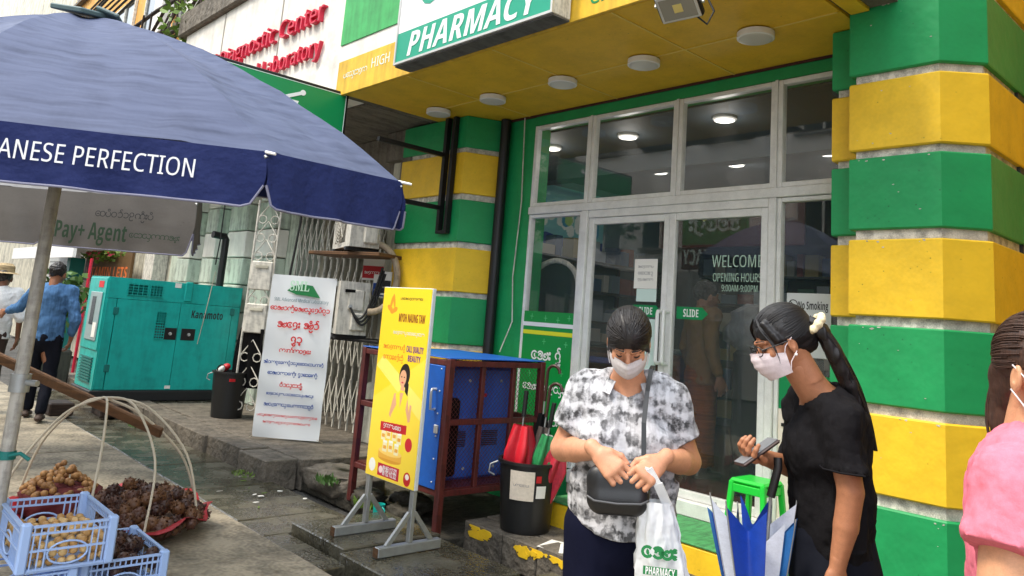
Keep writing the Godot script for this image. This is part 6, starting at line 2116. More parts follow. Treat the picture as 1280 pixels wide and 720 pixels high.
	for i in 170:
		var an := r.randf() * TAU
		var rr := sqrt(r.randf())
		var p := tc + Vector3(0.16 + cos(an) * rr * 0.37, 0.1 + (1.0 - rr * rr) * 0.22 * r.randf_range(0.55, 1.0), -0.15 + sin(an) * rr * 0.38)
		tag(inst(smesh, "snake_fruit", self, Transform3D(Basis.from_euler(Vector3(r.randf() * 6, r.randf() * 6, r.randf() * 6)).scaled(Vector3.ONE * r.randf_range(1.0, 1.5)), p), bm[r.randi() % 3]), "reddish brown scaly fruit heaped on the bamboo tray", "fruit", "brown fruit heaped on the tray")

func crate(o: Vector3, s: Vector3, label: String) -> void:
	var C := thing("plastic_crate", label, "crate", o, 0, "pale blue crates")
	var m: Material = mats["crate"]
	bp(C, "base", Vector3(0.01, 0, 0.01), Vector3(s.x - 0.01, 0.012, s.z - 0.01), m)
	for x in [0.0, s.x]:
		for z in [0.0, s.z]:
			bp(C, "corner_post", Vector3(clampf(x - 0.022, 0, s.x - 0.044), 0.0, clampf(z - 0.022, 0, s.z - 0.044)), Vector3(clampf(x + 0.022, 0.044, s.x), s.y + 0.004, clampf(z + 0.022, 0.044, s.z)), m, 0.008)
	for side in 4:
		var along: float = s.x if side < 2 else s.z
		var pos := func(u: float, y: float, w: float) -> Vector3:
			var off := 0.004 + w
			if side == 0: return Vector3(u, y, off)
			if side == 1: return Vector3(u, y, s.z - off)
			if side == 2: return Vector3(off, y, u)
			return Vector3(s.x - off, y, u)
		var W := node("side", C)
		for y in [s.y - 0.012, s.y - 0.045, s.y * 0.45, 0.015]:
			var mb := MB.new()
			mb.bar(pos.call(0.046, y, 0.006), pos.call(along - 0.046, y, 0.006), 0.009, 0.018 if y > s.y - 0.02 or y < 0.02 else 0.008, Vector3.UP)
			put(mb, "rail", m, W)
		var n := int(along / 0.032)
		for k in n:
			var u := 0.055 + (along - 0.11) * k / (n - 1)
			if absf(u - along * 0.5) < 0.075 and true:
				var mb2 := MB.new()
				mb2.bar(pos.call(u, s.y - 0.05, 0.006), pos.call(u, s.y - 0.012, 0.006), 0.006, 0.006)
				put(mb2, "slat", m, W)
				continue
			var mb := MB.new()
			mb.bar(pos.call(u, 0.01, 0.0062), pos.call(u, s.y - 0.01, 0.0062), 0.006, 0.006)
			put(mb, "slat", m, W)
		var el := MB.new()
		var pts := []
		for i in 21:
			var a := TAU * i / 20
			pts.append(pos.call(along * 0.5 + cos(a) * 0.085, s.y * 0.36 + sin(a) * 0.05, 0.006))
		el.tube(pts, 0.005, 5)
		put(el, "oval_badge", m, W)

# ---------------------------------------------------------------- people
# head in its own frame: origin between the eyes' depth centre, x to the person's left, y up, z forward
func head_mesh(mb: MB, xf: Transform3D, s := 1.0) -> void:
	var d := SDF.new(Vector3(-0.1, -0.17, -0.13), Vector3(0.1, 0.14, 0.15), 0.0042)
	d.egg(Vector3(0, 0.03, -0.012), Vector3(0.073, 0.092, 0.092), 0.0)
	d.egg(Vector3(0, -0.035, 0.025), Vector3(0.058, 0.075, 0.062), 0.03)
	d.egg(Vector3(0, -0.085, 0.052), Vector3(0.026, 0.022, 0.026), 0.03)
	d.cone(Vector3(0, 0.0, 0.088), Vector3(0, -0.035, 0.105), 0.008, 0.013, 0.014)
	for sx: float in [-1.0, 1.0]:
		d.egg(Vector3(sx * 0.012, -0.04, 0.096), Vector3(0.009, 0.007, 0.009), 0.008)
		d.egg(Vector3(sx * 0.04, -0.025, 0.06), Vector3(0.022, 0.02, 0.02), 0.02)
		d.egg(Vector3(sx * 0.031, 0.004, 0.084), Vector3(0.015, 0.010, 0.010), 0.0, Basis.IDENTITY, true)
		d.egg(Vector3(sx * 0.031, 0.003, 0.072), Vector3(0.014, 0.012, 0.012), 0.004)
		d.cone(Vector3(sx * 0.016, 0.022, 0.088), Vector3(sx * 0.046, 0.022, 0.074), 0.007, 0.006, 0.01)
		d.egg(Vector3(sx * 0.076, -0.012, -0.008), Vector3(0.009, 0.032, 0.019), 0.006, Basis.from_euler(Vector3(0.15, sx * 0.35, 0)))
		d.egg(Vector3(sx * 0.088, -0.006, -0.004), Vector3(0.006, 0.018, 0.009), 0.0, Basis.from_euler(Vector3(0.15, sx * 0.35, 0)), true)
	d.cone(Vector3(-0.02, -0.066, 0.085), Vector3(0.02, -0.066, 0.085), 0.008, 0.008, 0.008)
	d.cone(Vector3(0, -0.06, -0.03), Vector3(0, -0.16, -0.045), 0.05, 0.052, 0.03)
	d.add(mb, xf.scaled_local(Vector3.ONE * s))

func face_details(P: Node, xf: Transform3D) -> void:
	for sx: float in [-1.0, 1.0]:
		var br := MB.new()
		var p := []
		for i in 6:
			var u := i / 5.0
			p.append(xf * Vector3(sx * (0.014 + 0.036 * u), 0.031 + 0.003 * sin(u * 2.6) - 0.004 * u, 0.0945 - 0.018 * u * u))
		br.tube(p, 0.0026, 5, 0.0014)
		put(br, "eyebrow", M("hair_ink", c8(26, 20, 18), 0.7), P)
		var ey := MB.new()
		p = []
		for i in 7:
			var u := i / 6.0 - 0.5
			p.append(xf * Vector3(sx * 0.031 + u * 0.026, -0.001 - 0.004 * cos(u * PI), 0.0855 - 0.03 * u * u - 0.004 * absf(u)))
		ey.tube(p, 0.002, 5)
		put(ey, "eyelash", mats["hair_ink"], P)

func face_mask(P: Node, xf: Transform3D, m: Material) -> void:
	var mb := MB.new()
	mb.sheet(22, 16, func(u: float, v: float) -> Vector3:
		var a := (u - 0.5) * 2.0
		var an := a * 1.15
		var y := lerpf(-0.118, -0.014 + 0.012 * (1.0 - a * a), v)
		y += 0.03 * absf(a) * (0.5 - v)
		var pl := 0.002 * sin(v * 26.0) * (1.0 - absf(a))
		var nose := maxf(0.0, 1.0 - absf(a) * 3.0)
		var r := lerpf(0.072, 0.083, v) + 0.022 * sin(v * PI * 0.9) + 0.02 * nose * v + pl
		var side := lerpf(0.066, 0.0745, minf(1.0, v * 1.6))
		return xf * Vector3(sin(an) * side / sin(1.15) * 1.0, y, 0.018 + (cos(an) - 0.35) * r / 0.65), 0.0015)
	put(mb, "mask", m, P)
	for sx: float in [-1.0, 1.0]:
		for yy in [[-0.03, 0.016], [-0.092, -0.035]]:
			var t := MB.new()
			t.tube([xf * Vector3(sx * 0.073, yy[0], 0.03), xf * Vector3(sx * 0.079, (yy[0] + yy[1]) * 0.5, 0.02), xf * Vector3(sx * 0.084, yy[1], -0.012)], 0.0018, 5)
			put(t, "mask_loop", m, P)

func hand_mesh(mb: MB, wrist: Vector3, dir: Vector3, palm: Vector3, thumb: float, curl: Array, s := 1.0) -> void:
	# dir: from wrist to knuckles; palm: the way the palm faces; thumb: +1 or -1 picks its side
	dir = dir.normalized()
	palm = (palm - dir * palm.dot(dir)).normalized()
	var side := dir.cross(palm) * thumb
	var e := Vector3.ONE * 0.16 * s
	var c := wrist + dir * 0.07 * s
	var d := SDF.new(c - e, c + e, 0.0042 * s)
	d.cone(wrist - dir * 0.03 * s, wrist + dir * 0.012 * s, 0.026 * s, 0.025 * s, 0.01, palm, 1.25)
	d.cone(wrist + dir * 0.02 * s + side * 0.012 * s, wrist + dir * 0.075 * s + side * 0.02 * s, 0.021 * s, 0.02 * s, 0.012, palm, 1.5)
	d.cone(wrist + dir * 0.02 * s - side * 0.012 * s, wrist + dir * 0.07 * s - side * 0.022 * s, 0.021 * s, 0.019 * s, 0.012, palm, 1.5)
	d.cone(wrist + dir * 0.02 * s, wrist + dir * 0.075 * s, 0.022 * s, 0.02 * s, 0.012, palm, 1.4)
	var ln := [0.073, 0.082, 0.077, 0.06]
	for i in 4:
		var o := 0.031 - 0.0205 * i
		var p := wrist + dir * (0.083 - 0.004 * absf(i - 1.2)) * s + side * o * s
		var an: float = curl[0] * 0.5
		var f := dir + side * (0.06 * (1.5 - i))
		for k in 3:
			an += [0.35, 0.9, 0.6][k] * curl[0] * (1.0 + 0.12 * i)
			var v := (f * cos(an) + palm * sin(an)).normalized()
			var l: float = ln[i] * [0.5, 0.3, 0.25][k] * s
			var q := p + v * l
			d.cone(p, q, (0.0098 - 0.0008 * k) * s, (0.0092 - 0.001 * k) * s, 0.004)
			p = q
	var tp := wrist + dir * 0.03 * s + side * 0.03 * s
	var ta: float = curl[1]
	var v1 := (dir * 0.75 + side * (0.75 - 0.4 * ta) + palm * 0.5 * ta).normalized()
	var v2 := (dir * 0.95 + side * (0.35 - 0.6 * ta) + palm * 0.55 * ta).normalized()
	d.cone(wrist + dir * 0.012 * s + side * 0.015 * s, tp, 0.017 * s, 0.015 * s, 0.01)
	d.cone(tp, tp + v1 * 0.036 * s, 0.0135 * s, 0.011 * s, 0.006)
	d.cone(tp + v1 * 0.036 * s, tp + v1 * 0.036 * s + v2 * 0.03 * s, 0.011 * s, 0.0085 * s, 0.004)
	d.add(mb)

func skin(key: String, c: Color) -> StandardMaterial3D:
	var m := M(key, c, 0.5, 0, "cloth", 5.0, "b_fine", 0.16)
	return m

func hair_mat(key: String, c: Color) -> StandardMaterial3D:
	return M(key, c, 0.5, 0, "hair", 9.0, "b_wood", 0.15)

# strands lying over the scalp, drawn from the hairline towards the knot
func strands(P: Node, xf: Transform3D, c: Vector3, r: Vector3, knot: Vector3, count: int, sd: int, m: Material, thick := 0.0017, low := 0.42) -> void:
	var w := RandomNumberGenerator.new()
	w.seed = sd
	var mb := MB.new()
	var k := knot.normalized()
	for i in count:
		var d := Vector3(w.randfn(), w.randfn(), w.randfn()).normalized()
		while (d.z > 0.3 and d.y < low) or d.y < -0.35 or d.dot(k) > 0.85:
			d = Vector3(w.randfn(), w.randfn(), w.randfn()).normalized()
		var pts := []
		var lift := w.randf_range(0.995, 1.025)
		var sway := w.randf_range(-0.06, 0.06)
		for q in 9:
			var t := q / 8.0
			var v := d.slerp(k, t * 0.93)
			v.x += sway * sin(t * PI)
			pts.append(xf * (c + v.normalized() * r * (lift + 0.012 * sin(t * PI))))
		mb.tube(pts, thick, 4, thick * 0.6)
	put(mb, "hair_strands", m, P).set_meta("kind", "stuff")

func tail(P: Node, path: Array, rad: Array, count: int, sd: int, m: Material) -> void:
	var w := RandomNumberGenerator.new()
	w.seed = sd
	var mb := MB.new()
	for i in count:
		var a := w.randf() * TAU
		var rr := sqrt(w.randf())
		var tw := w.randf_range(-0.8, 0.8)
		var n := path.size() - (1 if w.randf() < 0.35 else 0)
		var pts := []
		for q in n:
			var x := Vector3(0.8, 0.3, 0.5).normalized()
			var y := Vector3(-0.4, 0.2, 0.9).normalized()
			var an := a + tw * q / n
			pts.append(path[q] + (x * cos(an) + y * sin(an)) * rad[q] * rr + Vector3(w.randf_range(-1, 1), 0, w.randf_range(-1, 1)) * 0.003)
		mb.tube(smooth(pts, 3), 0.0028, 4, 0.0012)
	put(mb, "hair_strands", m, P).set_meta("kind", "stuff")

func shoes(P: Node, xs: Array, m: Material, z := 0.03, y := 0.0) -> void:
	for x: float in xs:
		var d := SDF.new(Vector3(x - 0.08, y - 0.02, z - 0.16), Vector3(x + 0.08, y + 0.14, z + 0.22), 0.009)
		d.cone(Vector3(x, y + 0.035, z - 0.09), Vector3(x, y + 0.03, z + 0.12), 0.04, 0.042, 0.02, Vector3.UP, 1.2)
		d.cone(Vector3(x, y + 0.05, z - 0.07), Vector3(x, y + 0.11, z - 0.07), 0.036, 0.038, 0.02)
		d.cut(Vector3(0, y + 0.001, 0), Vector3.DOWN)
		var mb := MB.new()
		d.add(mb)
		put(mb, "shoe", m, P)

func people() -> void:
	woman_with_purse()
	woman_with_phone()
	woman_in_pink()
	far_people()

# ---- woman in the tie-dyed shirt, looking down into her purse
func woman_with_purse() -> void:
	var P := thing("person", "woman in grey and white tie-dyed shirt and mask opening a black purse", "person", Vector3(-1.80, 0.0, -2.27), 0.67)
	var sk := skin("skin_a", c8(206, 146, 112))
	var hx := Transform3D(Basis.from_euler(Vector3(0.72, 0.0, 0.03)), Vector3(-0.006, 1.463, 0.112)).scaled_local(Vector3.ONE * 0.9)
	var body := MB.new()
	head_mesh(body, hx, 1.0)
	var d := SDF.new(Vector3(-0.36, 0.86, -0.16), Vector3(0.36, 1.46, 0.34), 0.0085)
	d.cone(Vector3(0, 1.22, 0.0), Vector3(0, 0.95, 0.0), 0.13, 0.15, 0.02, Vector3(0, 0, 1), 1.4)
	d.cone(Vector3(0, 1.27, 0.01), Vector3(-0.003, 1.39, 0.085), 0.062, 0.052, 0.04)
	for sx: float in [-1.0, 1.0]:
		var sh := Vector3(sx * 0.145, 1.27, 0.015)
		var el := Vector3(sx * 0.222, 1.06, -0.005)
		var wr := Vector3(-0.093, 1.095, 0.232) if sx < 0 else Vector3(0.122, 1.088, 0.222)
		d.cone(Vector3(sx * 0.05, 1.25, 0.0), sh + Vector3(0, -0.015, 0), 0.05, 0.05, 0.03)
		d.cone(sh + Vector3(0, -0.015, 0), el, 0.052, 0.046, 0.02)
		d.cone(el, el.lerp(wr, 0.35), 0.046, 0.043, 0.008)
		d.cone(el.lerp(wr, 0.35), wr, 0.043, 0.026, 0.008)
	d.add(body)
	hand_mesh(body, Vector3(-0.088, 1.094, 0.24), Vector3(0.62, -0.45, 0.35), Vector3(0.3, -0.5, -0.75), 1.0, [0.62, 0.7])
	hand_mesh(body, Vector3(0.118, 1.087, 0.23), Vector3(-0.52, -0.42, 0.42), Vector3(-0.3, -0.5, -0.75), -1.0, [0.7, 0.7])
	put(body, "body", sk, P)
	face_details(P, hx)
	face_mask(P, hx, M("mask_white", c8(226, 220, 222), 0.8, 0, "cloth", 6.0))
	# hair: centre-parted cap drawn back
	var h := SDF.new(Vector3(-0.12, -0.14, -0.16), Vector3(0.12, 0.16, 0.14), 0.005)
	h.egg(Vector3(0, 0.036, -0.014), Vector3(0.084, 0.097, 0.104), 0.0)
	h.egg(Vector3(0, -0.03, -0.075), Vector3(0.06, 0.07, 0.045), 0.03)
	h.egg(Vector3(0, -0.062, 0.1), Vector3(0.072, 0.1, 0.082), 0.0, Basis.from_euler(Vector3(-0.1, 0, 0)), true)
	h.folds(0.002, Vector3(60, 14, 25), 3)
	for sx: float in [-1.0, 1.0]:
		h.cone(Vector3(sx * 0.066, 0.04, 0.035), Vector3(sx * 0.076, -0.03, 0.02), 0.012, 0.008, 0.012)
	var hm := MB.new()
	h.add(hm, hx)
	put(hm, "hair", hair_mat("hair_black", c8(30, 25, 25)), P)
	strands(P, hx, Vector3(0, 0.036, -0.014), Vector3(0.085, 0.098, 0.105), Vector3(0, -0.4, -0.9), 560, 3, mats["hair_black"], 0.0017, 0.2)
	# shirt
	var s := SDF.new(Vector3(-0.36, 0.74, -0.22), Vector3(0.36, 1.44, 0.26), 0.0095)
	s.cone(Vector3(0, 1.2, 0.0), Vector3(0, 1.0, 0.015), 0.155, 0.18, 0.05, Vector3(0, 0, 1), 1.3)
	s.cone(Vector3(0, 1.0, 0.015), Vector3(0, 0.72, 0.0), 0.18, 0.208, 0.05, Vector3(0, 0, 1), 1.35)
	for sx: float in [-1.0, 1.0]:
		s.egg(Vector3(sx * 0.075, 1.11, 0.09), Vector3(0.085, 0.085, 0.07), 0.05)
		s.cone(Vector3(sx * 0.055, 1.3, 0.005), Vector3(sx * 0.135, 1.265, 0.01), 0.062, 0.074, 0.04)
		s.cone(Vector3(sx * 0.135, 1.265, 0.01), Vector3(sx * 0.198, 1.12, 0.008), 0.074, 0.079, 0.03)
	s.folds(0.016, Vector3(7, 3.5, 7), 5)
	s.folds(0.006, Vector3(18, 9, 18), 6)
	# neck opening and curved hem, sleeve openings
	s.cone(Vector3(-0.002, 1.33, 0.06), Vector3(-0.002, 1.45, 0.1), 0.064, 0.09, 0.0, Vector3.ZERO, 1.0, true)
	s.cone(Vector3(0, 1.3, 0.12), Vector3(0, 1.2, 0.16), 0.04, 0.008, 0.0, Vector3.ZERO, 1.0, true)
	var shirt_cut := func(q: Vector3) -> float:
		return maxf((0.80 + 1.9 * q.x * q.x) - q.y, (absf(q.x) * 0.5 - q.y * 0.87) - (0.2 * 0.5 - 1.125 * 0.87) if absf(q.x) > 0.172 and q.y > 1.0 else -1.0)
	for kk in s.nz:
		for jj in s.ny:
			for ii in s.nx:
				var q := s.o + Vector3(ii, jj, kk) * s.cell
				var id := (kk * s.ny + jj) * s.nx + ii
				var c: float = shirt_cut.call(q)
				if c > s.f[id]:
					s.f[id] = c
	var sm := MB.new()
	s.add(sm)
	var sh_m := M("shibori", c8(255, 255, 255), 0.85)
	sh_m.albedo_texture = texs["shibori"]
	sh_m.uv1_triplanar = true
	sh_m.uv1_scale = Vector3(2.6, 2.6, 2.6)
	sh_m.normal_enabled = true
	sh_m.normal_texture = texs["b_mid"]
	sh_m.normal_scale = 0.35
	put(sm, "shirt", sh_m, P)
	var co := MB.new()
	for sx: float in [-1.0, 1.0]:
		co.sheet(8, 4, func(u: float, v: float) -> Vector3:
			var a := lerpf(-0.3, 2.5, u)
			var r := 0.072 + 0.03 * v
			var p := Vector3(sx * sin(a) * r, 1.365 - 0.05 * v - 0.055 * (1.0 - cos(a)) * 0.5 * -1.0 - 0.05 * u, 0.055 - cos(a) * r * -1.0 * -1.0 * -1.0)
			return Vector3(sx * sin(a) * r, 1.36 - 0.045 * v - 0.04 * u, 0.05 - cos(a) * r * 0.9), 0.003)
	put(co, "collar", sh_m, P)
	# trousers
	var t := SDF.new(Vector3(-0.26, -0.02, -0.2), Vector3(0.26, 0.98, 0.2), 0.014)
	t.cone(Vector3(0, 0.92, 0), Vector3(0, 0.8, -0.01), 0.17, 0.185, 0.05, Vector3(0, 0, 1), 1.35)
	for sx: float in [-1.0, 1.0]:
		t.cone(Vector3(sx * 0.085, 0.8, 0), Vector3(sx * 0.095, 0.45, 0.01), 0.115, 0.092, 0.03)
		t.cone(Vector3(sx * 0.095, 0.45, 0.01), Vector3(sx * 0.1, 0.07, -0.02), 0.092, 0.075, 0.03)
	t.cut(Vector3(0, 0.055, 0), Vector3.DOWN)
	t.folds(0.006, Vector3(12, 5, 12), 9)
	var tm := MB.new()
	t.add(tm)
	put(tm, "trousers", M("navy_cloth", c8(22, 24, 42), 0.85, 0, "cloth", 5.0), P)
	shoes(P, [-0.1, 0.1], mats["matt_black"])
	# purse with strap, held in front
	var B := thing("purse", "small black purse with a shoulder strap held at her waist", "purse", Vector3(-1.80, 0, -2.27), 0.67)
	var pd := SDF.new(Vector3(-0.14, 0.88, 0.14), Vector3(0.12, 1.1, 0.34), 0.005)
	pd.cone(Vector3(-0.075, 1.015, 0.245), Vector3(0.045, 1.02, 0.245), 0.045, 0.045, 0.0, Vector3(0, 0, 1), 1.5)
	pd.cone(Vector3(-0.072, 0.96, 0.247), Vector3(0.042, 0.965, 0.247), 0.043, 0.043, 0.03, Vector3(0, 0, 1), 1.25)
	pd.cone(Vector3(-0.068, 0.945, 0.247), Vector3(0.038, 0.95, 0.247), 0.04, 0.04, 0.02, Vector3(0, 0, 1), 1.2)
	var pm := MB.new()
	pd.add(pm)
	put(pm, "pouch", M("leather", c8(24, 24, 26), 0.42, 0, "cloth", 8.0, "b_fine", 0.2), B)
	part_tube(B, "piping", [Vector3(-0.113, 0.962, 0.272), Vector3(-0.09, 0.953, 0.288), Vector3(-0.015, 0.952, 0.293), Vector3(0.06, 0.958, 0.288), Vector3(0.084, 0.968, 0.272)], 0.004, M("piping", c8(70, 70, 72), 0.4), 6)
	part_tube(B, "zip", [Vector3(-0.11, 1.035, 0.25), Vector3(-0.08, 1.062, 0.252), Vector3(-0.01, 1.066, 0.252), Vector3(0.05, 1.064, 0.252), Vector3(0.083, 1.04, 0.25)], 0.003, mats["piping"], 5)
	var stp := MB.new()
	var sp := [Vector3(0.082, 1.03, 0.24), Vector3(0.062, 1.1, 0.235), Vector3(0.058, 1.2, 0.21), Vector3(0.066, 1.3, 0.145), Vector3(0.078, 1.37, 0.06), Vector3(0.085, 1.38, 0.0), Vector3(0.08, 1.3, -0.1)]
	for i in sp.size() - 1:
		stp.bar(sp[i], sp[i + 1], 0.016, 0.004, Vector3(1, 0, 0))
	put(stp, "strap", mats["leather"], B)
	# carrier bag hanging from her left hand
	var C := thing("carrier_bag", "white pharmacy carrier bag with green print hanging from her hand", "bag", Vector3(-1.80, 0, -2.27), 0.67)
	var fn := FastNoiseLite.new()
	fn.seed = 8
	fn.frequency = 5.0
	var cm := M("film", Color(0.9, 0.91, 0.92, 0.93), 0.35, 0, "", 1, "b_mid", 0.5)
	cm.transparency = BaseMaterial3D.TRANSPARENCY_ALPHA
	cm.backlight_enabled = true
	cm.backlight = Color(0.35, 0.35, 0.36)
	var cb := MB.new()
	cb.sheet(48, 26, func(u: float, v: float) -> Vector3:
		var a := -u * TAU
		var y := lerpf(0.46, 0.965, v)
		var w := lerpf(0.115, 0.05, pow(v, 1.3))
		var dp := lerpf(0.06, 0.03, v) * (1.0 if v > 0.06 else v / 0.06)
		var cx := lerpf(0.175, 0.105, v)
		var p := Vector3(cx + cos(a) * w, y, lerpf(0.19, 0.245, v) + sin(a) * dp)
		var k := 1.0 + 0.25 * fn.get_noise_3d(cos(a) * 1.2 + v * 0.3, v * 1.4, sin(a) * 1.2) + 0.07 * sin(a * 9.0 + v * 3.0) * v
		return Vector3(cx, y, lerpf(0.19, 0.245, v)) + (p - Vector3(cx, y, lerpf(0.19, 0.245, v))) * k)
	put(cb, "film", cm, C)
	for q in [[Vector3(0.065, 0.96, 0.25), Vector3(0.066, 1.02, 0.268), Vector3(0.078, 1.066, 0.275)], [Vector3(0.145, 0.955, 0.25), Vector3(0.112, 1.02, 0.272), Vector3(0.082, 1.066, 0.279)]]:
		var hb := MB.new()
		for i in 2:
			hb.bar(q[i], q[i + 1] + (q[i + 1] - q[i]) * 0.06, 0.03 - 0.008 * i, 0.006, Vector3(1, 0, 0.1))
		put(hb, "handle", cm, C)
	var o := Vector3(0.125, 0.8, 0.302)
	burmese_line(C, "es:", o + Vector3(0, 0.022, -0.004), Vector3.RIGHT, Vector3.UP, 0.11, mats["green_ink"], 0.3, 0.04)
	bp(C, "print_band", o + Vector3(-0.05, -0.045, -0.004), o + Vector3(0.055, -0.02, -0.003), mats["green_ink"])
	print_line(C, "PHARMACY", o + Vector3(0.002, -0.033, -0.002), Vector3.RIGHT, Vector3.UP, 0.022, mats["white"], fnt_b, 0.09)
	print_line(C, "Quality Medicine", o + Vector3(0.012, -0.068, 0.002), Vector3.RIGHT, Vector3.UP, 0.02, M("pink_ink", c8(226, 150, 140), 0.6), fnt_r, 0.1)
	print_line(C, "Excellence", o + Vector3(0.016, -0.094, 0.004), Vector3.RIGHT, Vector3.UP, 0.02, mats["pink_ink"], fnt_r, 0.075)

# ---- woman in black, in profile, reading her phone
func woman_with_phone() -> void:
	var P := thing("person", "woman in black T-shirt with long ponytail, glasses and mask", "person", Vector3(-1.175, 0.0, -2.515), -0.75)
	var sk := skin("skin_b", c8(176, 118, 84))
	var hx := Transform3D(Basis.from_euler(Vector3(0.42, 0.05, 0.0)), Vector3(0.072, 1.503, 0.178)).scaled_local(Vector3.ONE * 0.87)
	var body := MB.new()
	head_mesh(body, hx, 1.0)
	var d := SDF.new(Vector3(-0.26, 0.76, -0.2), Vector3(0.3, 1.5, 0.3), 0.009)
	d.cone(Vector3(0.03, 1.25, 0.0), Vector3(0.0, 0.95, -0.02), 0.11, 0.12, 0.02, Vector3(0, 0, 1), 1.2)
	d.cone(Vector3(0.045, 1.32, 0.03), Vector3(0.066, 1.43, 0.125), 0.058, 0.046, 0.03)
	# near arm hangs, far arm holds the phone up
	d.cone(Vector3(0.06, 1.3, 0.02), Vector3(0.15, 1.27, 0.03), 0.055, 0.046, 0.03)
	d.cone(Vector3(0.16, 1.27, 0.03), Vector3(0.18, 1.08, 0.0), 0.046, 0.038, 0.02)
	d.cone(Vector3(0.18, 1.08, 0.0), Vector3(0.176, 0.98, 0.012), 0.038, 0.036, 0.005)
	d.cone(Vector3(0.176, 0.98, 0.012), Vector3(0.172, 0.865, 0.035), 0.036, 0.023, 0.005)
	d.cone(Vector3(0.0, 1.31, 0.02), Vector3(-0.12, 1.29, 0.03), 0.06, 0.05, 0.04)
	d.cone(Vector3(-0.12, 1.29, 0.03), Vector3(-0.13, 1.08, 0.03), 0.048, 0.04, 0.03)
	d.cone(Vector3(-0.13, 1.08, 0.03), Vector3(-0.03, 1.13, 0.2), 0.04, 0.025, 0.02)
	d.add(body)
	hand_mesh(body, Vector3(0.174, 0.855, 0.037), Vector3(-0.05, -0.95, 0.2), Vector3(-0.95, 0, 0.25), 1.0, [0.45, 0.45])
	hand_mesh(body, Vector3(-0.028, 1.132, 0.2), Vector3(0.5, 0.05, 0.6), Vector3(0.2, 0.75, -0.3), -1.0, [0.75, 0.8], 0.95)
	put(body, "body", sk, P)
	face_details(P, hx)
	face_mask(P, hx, M("mask_pink", c8(228, 214, 218), 0.8, 0, "cloth", 6.0))
	# spectacles
	var gl := MB.new()
	for sx: float in [-1.0, 1.0]:
		var pts := []
		for i in 15:
			var a := TAU * i / 14
			pts.append(hx * Vector3(sx * 0.033 + cos(a) * 0.024, 0.0 + sin(a) * 0.019, 0.108 - 0.01 * absf(cos(a))))
		gl.tube(pts, 0.0018, 5)
		gl.tube([hx * Vector3(sx * 0.057, 0.005, 0.1), hx * Vector3(sx * 0.074, 0.006, 0.06), hx * Vector3(sx * 0.083, 0.008, 0.0)], 0.002, 5)
	gl.tube([hx * Vector3(-0.01, 0.004, 0.107), hx * Vector3(0, 0.008, 0.112), hx * Vector3(0.01, 0.004, 0.107)], 0.0018, 5)
	put(gl, "spectacles", M("spec", c8(24, 22, 24), 0.3), P)
	var er := MB.new()
	er.ball(hx * Vector3(0.083, -0.046, -0.004), Vector3.ONE * 0.005, Basis.IDENTITY, 6, 8)
	put(er, "earring", mats["white"], P)
	# hair, band and ponytail
	var h := SDF.new(Vector3(-0.12, -0.16, -0.2), Vector3(0.12, 0.16, 0.15), 0.005)
	h.egg(Vector3(0, 0.036, -0.022), Vector3(0.083, 0.098, 0.106), 0.0)
	h.egg(Vector3(0, -0.015, -0.085), Vector3(0.055, 0.06, 0.05), 0.03)
	h.egg(Vector3(0, -0.05, 0.1), Vector3(0.09, 0.094, 0.09), 0.0, Basis.from_euler(Vector3(-0.12, 0, 0)), true)
	for sx: float in [-1.0, 1.0]:
		h.egg(Vector3(sx * 0.088, -0.03, 0.005), Vector3(0.03, 0.046, 0.034), 0.0, Basis.IDENTITY, true)
		h.cone(Vector3(sx * 0.045, 0.085, 0.055), Vector3(sx * 0.077, 0.02, 0.035), 0.014, 0.008, 0.014)
	h.folds(0.004, Vector3(45, 25, 14), 4)
	var hm := MB.new()
	h.add(hm, hx)
	var ha := hair_mat("hair_black2", c8(22, 19, 21))
	put(hm, "hair", ha, P)
	strands(P, hx, Vector3(0, 0.036, -0.022), Vector3(0.084, 0.099, 0.107), Vector3(0.12, 0.25, -0.95), 560, 5, ha)
	var fr := RandomNumberGenerator.new()
	fr.seed = 41
	var fm := MB.new()
	for i in 36:
		var sx := 1.0 if i % 2 else -1.0
		var j := fr.randf_range(0.0, 0.014)
		fm.tube(smooth([hx * Vector3(sx * (0.012 + j), 0.112 - j, 0.062), hx * Vector3(sx * (0.048 + j), 0.074 - j, 0.078 - j), hx * Vector3(sx * (0.07 + j * 0.4), 0.02 - j, 0.066 - j), hx * Vector3(sx * (0.077 + j * 0.3), -0.035 - j * 2.0, 0.056 + j * 0.5)], 4), 0.0016, 4, 0.0007)
	put(fm, "fringe", ha, P).set_meta("kind", "stuff")
	var bd := SDF.new(Vector3(0.03, 1.5, 0.02), Vector3(0.17, 1.64, 0.14), 0.005)
	for i in 9:
		var a := TAU * i / 9
		bd.egg(Vector3(0.098, 1.565, 0.083) + Vector3(cos(a) * 0.03, sin(a) * 0.026, -sin(a) * 0.02), Vector3(0.016, 0.014, 0.014), 0.006)
	bd.folds(0.004, Vector3(50, 50, 50), 2)
	var bm := MB.new()
	bd.add(bm)
	put(bm, "scrunchie", M("satin", c8(222, 208, 170), 0.5), P)
	var pt := SDF.new(Vector3(-0.03, 1.05, -0.2), Vector3(0.19, 1.62, 0.15), 0.007)
	var pp := [[Vector3(0.098, 1.565, 0.09), 0.026], [Vector3(0.103, 1.545, 0.06), 0.027], [Vector3(0.1, 1.475, 0.015), 0.031], [Vector3(0.088, 1.385, -0.035), 0.03], [Vector3(0.075, 1.3, -0.08), 0.024], [Vector3(0.065, 1.22, -0.112), 0.008]]
	for i in pp.size() - 1:
		pt.cone(pp[i][0], pp[i + 1][0], pp[i][1], pp[i + 1][1], 0.01, Vector3(0.3, 0.5, -0.8).normalized(), 1.2)
	pt.folds(0.006, Vector3(50, 8, 50), 7)
	var pm := MB.new()
	pt.add(pm)
	put(pm, "ponytail", ha, P)
	var tp := []
	var tr := []
